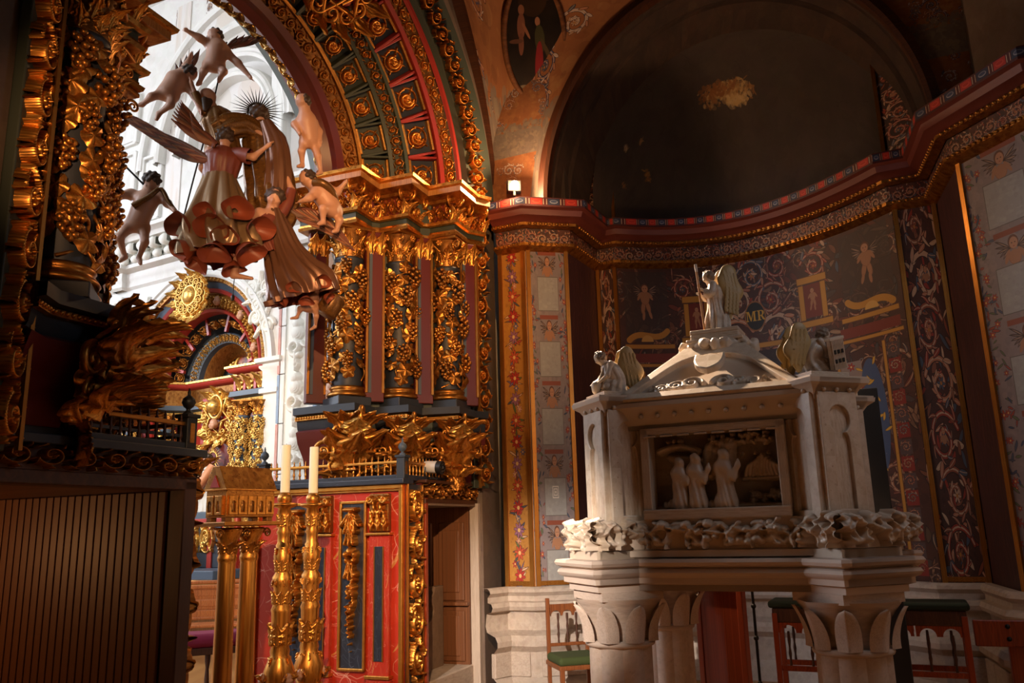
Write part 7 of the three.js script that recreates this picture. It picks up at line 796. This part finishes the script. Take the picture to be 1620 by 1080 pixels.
  const bk = T('plank_bench', 'red brown wooden bench with a wide bolted back plank by the right wall', 'bench', [3.0, 0, -5.1], -0.35); M('back_plank', rbox(1.2, 0.15, 0.035, 0.008, 0.3, 1.0, 0), mWoodRed, bk); for (const x of [-0.08, 0.75]) { M('upright', rbox(0.09, 1.0, 0.05, 0.008, x, 0.5, -0.03), mWoodRed, bk); for (const y of [0.97, 1.04]) M('bolt', sph(0.014, x - 0.04, y, 0.018, 10), mIron, bk); } M('seat', rbox(1.2, 0.05, 0.4, 0.01, 0.3, 0.45, -0.2), mWoodRed, bk); for (const x of [-0.2, 0.8]) M('leg', rbox(0.07, 0.44, 0.06, 0.008, x, 0.22, -0.35), mWoodRed, bk);
  const dr = T('orange_screen', 'orange brown wooden panelled screen standing behind the tomb', 'screen', [1.62, 0, -6.95], -1.0); M('panel', rbox(0.5, 1.22, 0.03, 0.008, 0, 0.61, 0), mWoodRed, dr); for (const x of [-0.23, 0.23]) M('stile', rbox(0.06, 1.24, 0.05, 0.008, x, 0.62, 0), mWoodRed, dr); for (const y of [0.1, 1.18]) M('rail', rbox(0.46, 0.08, 0.05, 0.008, 0, y, 0), mWoodRed, dr);
  const io = T('iron_stand', 'thin twisted black iron candle stand behind the tomb', 'candle stand', [1.93, 0, -7.1], 0); M('rod', tube([[0, 0, 0], [0, 0.7, 0], [0, 1.45, 0]], 0.012, 20, 6), mIron, io); for (const y of [0.4, 0.75, 1.0, 1.25]) M('knot', sph(0.022, 0, y, 0, 8), mIron, io); for (let k = 0; k < 3; k++) M('foot', tube([[0, 0.12, 0], [0.12 * cos(k * 2.1), 0.06, 0.12 * sin(k * 2.1)], [0.2 * cos(k * 2.1), 0.01, 0.2 * sin(k * 2.1)]], 0.01, 8, 5), mIron, io);
  const nd = T('dark_panel', 'tall plain black panel standing behind the right tower of the tomb', 'panel', [2.78, 0, -6.74], -0.44); M('board', rbox(0.42, 2.72, 0.04, 0.01, 0, 1.36, 0), mBlack, nd); M('foot', rbox(0.5, 0.05, 0.4, 0.01, 0, 0.025, 0), mBlack, nd);
}
{ // lamps
  const bl = archThing('booth_lamp', 'small glowing bulb hanging inside the slatted booth', 'lamp', -2.6, 1.62, -1.9); M('lamp_bulb', new THREE.IcosahedronGeometry(0.05, 1), std({ color: lin(1, 0.8, 0.5), emissive: new THREE.Color(1, 0.6, 0.28), emissiveIntensity: 12 }), bl); M('socket', lathe([[0, 0.04], [0.025, 0.04], [0.025, 0.1], [0, 0.1]], 10), mIron, bl); M('flex', tube([[0, 0.1, 0], [0.002, 0.2, 0], [0, 0.345, 0]], 0.005, 6, 5), mIron, bl); const pl = new THREE.PointLight(0xffb470, 1.3); pl.name = 'booth_lamp_light'; pl.position.copy(archToWorld(-2.6, 1.62, -1.9)); pl.castShadow = true; pl.shadow.radius = 2; scene.add(pl);
  const l = T('ledge_floodlight', 'glaring floodlight on the pilaster cornice', 'lamp', [0.08, 5.36, -8.72], 0.12); const glow = std({ color: lin(1, 0.9, 0.75), emissive: new THREE.Color(1, 0.8, 0.55), emissiveIntensity: 60 }); M('housing', rbox(0.16, 0.14, 0.1, 0.012, 0, 0.12, -0.08), mIron, l); M('stand', rbox(0.03, 0.06, 0.05, 0.006, 0, 0.03, -0.06), mIron, l); M('lamp_glass', new THREE.IcosahedronGeometry(0.045, 1).translate(0, 0.12, 0), glow, l);
  const s = T('gallery_spotlight', 'white cylindrical spotlight with black lens on the pedestal terrace', 'lamp', archToWorld(1.86, 2.16, 0.06).toArray(), 0.7); const white = std({ color: lin(0.6, 0.6, 0.6), roughness: 0.35 }); const g = new THREE.Group(); g.name = 'head'; s.add(g); g.position.set(0, 0.12, 0); g.rotation.set(0.12, 0.5, 0); M('barrel', new THREE.CylinderGeometry(0.062, 0.055, 0.14, 24).rotateX(PI / 2), white, g); M('lens_ring', new THREE.CylinderGeometry(0.066, 0.066, 0.05, 24).rotateX(PI / 2), mBlack, g, [0, 0, 0.09]); M('lens', sph(0.045, 0, 0, 0.105, 16).scale(1, 1, 1), new THREE.MeshPhysicalMaterial({ color: lin(0.01, 0.01, 0.012), roughness: 0.05 }), g); M('yoke', tube([[-0.075, 0, 0], [-0.075, -0.08, 0], [0, -0.11, 0], [0.075, -0.08, 0], [0.075, 0, 0]], 0.006, 20, 6), mBlack, s, [0, 0.12, 0]); M('foot', rbox(0.1, 0.012, 0.08, 0.003, 0, 0.006, 0), mBlack, s); M('cable', tube([[-0.05, 0.1, -0.05], [-0.12, 0.08, -0.06], [-0.16, 0.02, -0.02], [-0.22, 0.01, 0.0]], 0.004, 14, 5), mBlack, s);
}
{ // windows outside the view, and fixtures added for the unseen spots
  const pane = std({ color: lin(0.9, 0.95, 1), emissive: new THREE.Color(0.85, 0.93, 1), emissiveIntensity: 3 });
  const win = (name, label, w, h, from, to) => { const o = S(name, label, from); o.lookAt(...to); M('window_pane', new THREE.PlaneGeometry(w, h).translate(0, 0, -0.06), pane, o); for (const s of [-1, 1]) { M('window_frame', box(0.12, h + 0.24, 0.12, s * (w / 2 + 0.06), 0, -0.08), mStone, o); M('window_frame', box(w, 0.12, 0.12, 0, s * (h / 2 + 0.06), -0.08), mStone, o); } };
  win('window_1', 'tall bright window in the transept side wall', 4, 5, [-11.6, 8.6, -1.9], [-5.6, 5.5, -15]); win('window_2', 'tall bright window in the transept end wall', 4, 5, [-17.6, 8.4, -12.6], [-3, 4.5, -7]); win('window_3', 'small bright window of the chapel', 1.0, 1.7, [3.5, 4.3, -3.8], [1.4, 1.8, -5.6]);
  const lens = std({ color: lin(1, 0.85, 0.6), emissive: new THREE.Color(1, 0.75, 0.45), emissiveIntensity: 8 });
  for (const [lab, from, to] of ADDED_SPOTS) { const o = T('added_spotlight', 'black added unseen spotlight aimed at ' + lab, 'lamp', from); o.lookAt(...to); M('barrel', new THREE.CylinderGeometry(0.05, 0.05, 0.16, 16).rotateX(PI / 2).translate(0, 0, -0.12), mBlack, o); M('lamp_lens', new THREE.CircleGeometry(0.042, 8).translate(0, 0, -0.035), lens, o); M('bracket', tube([[0, 0.05, -0.12], [0, 0.2, -0.14], [0, 0.4, -0.14]], 0.008, 8, 5), mBlack, o); }
}
renderer.render(scene, camera);
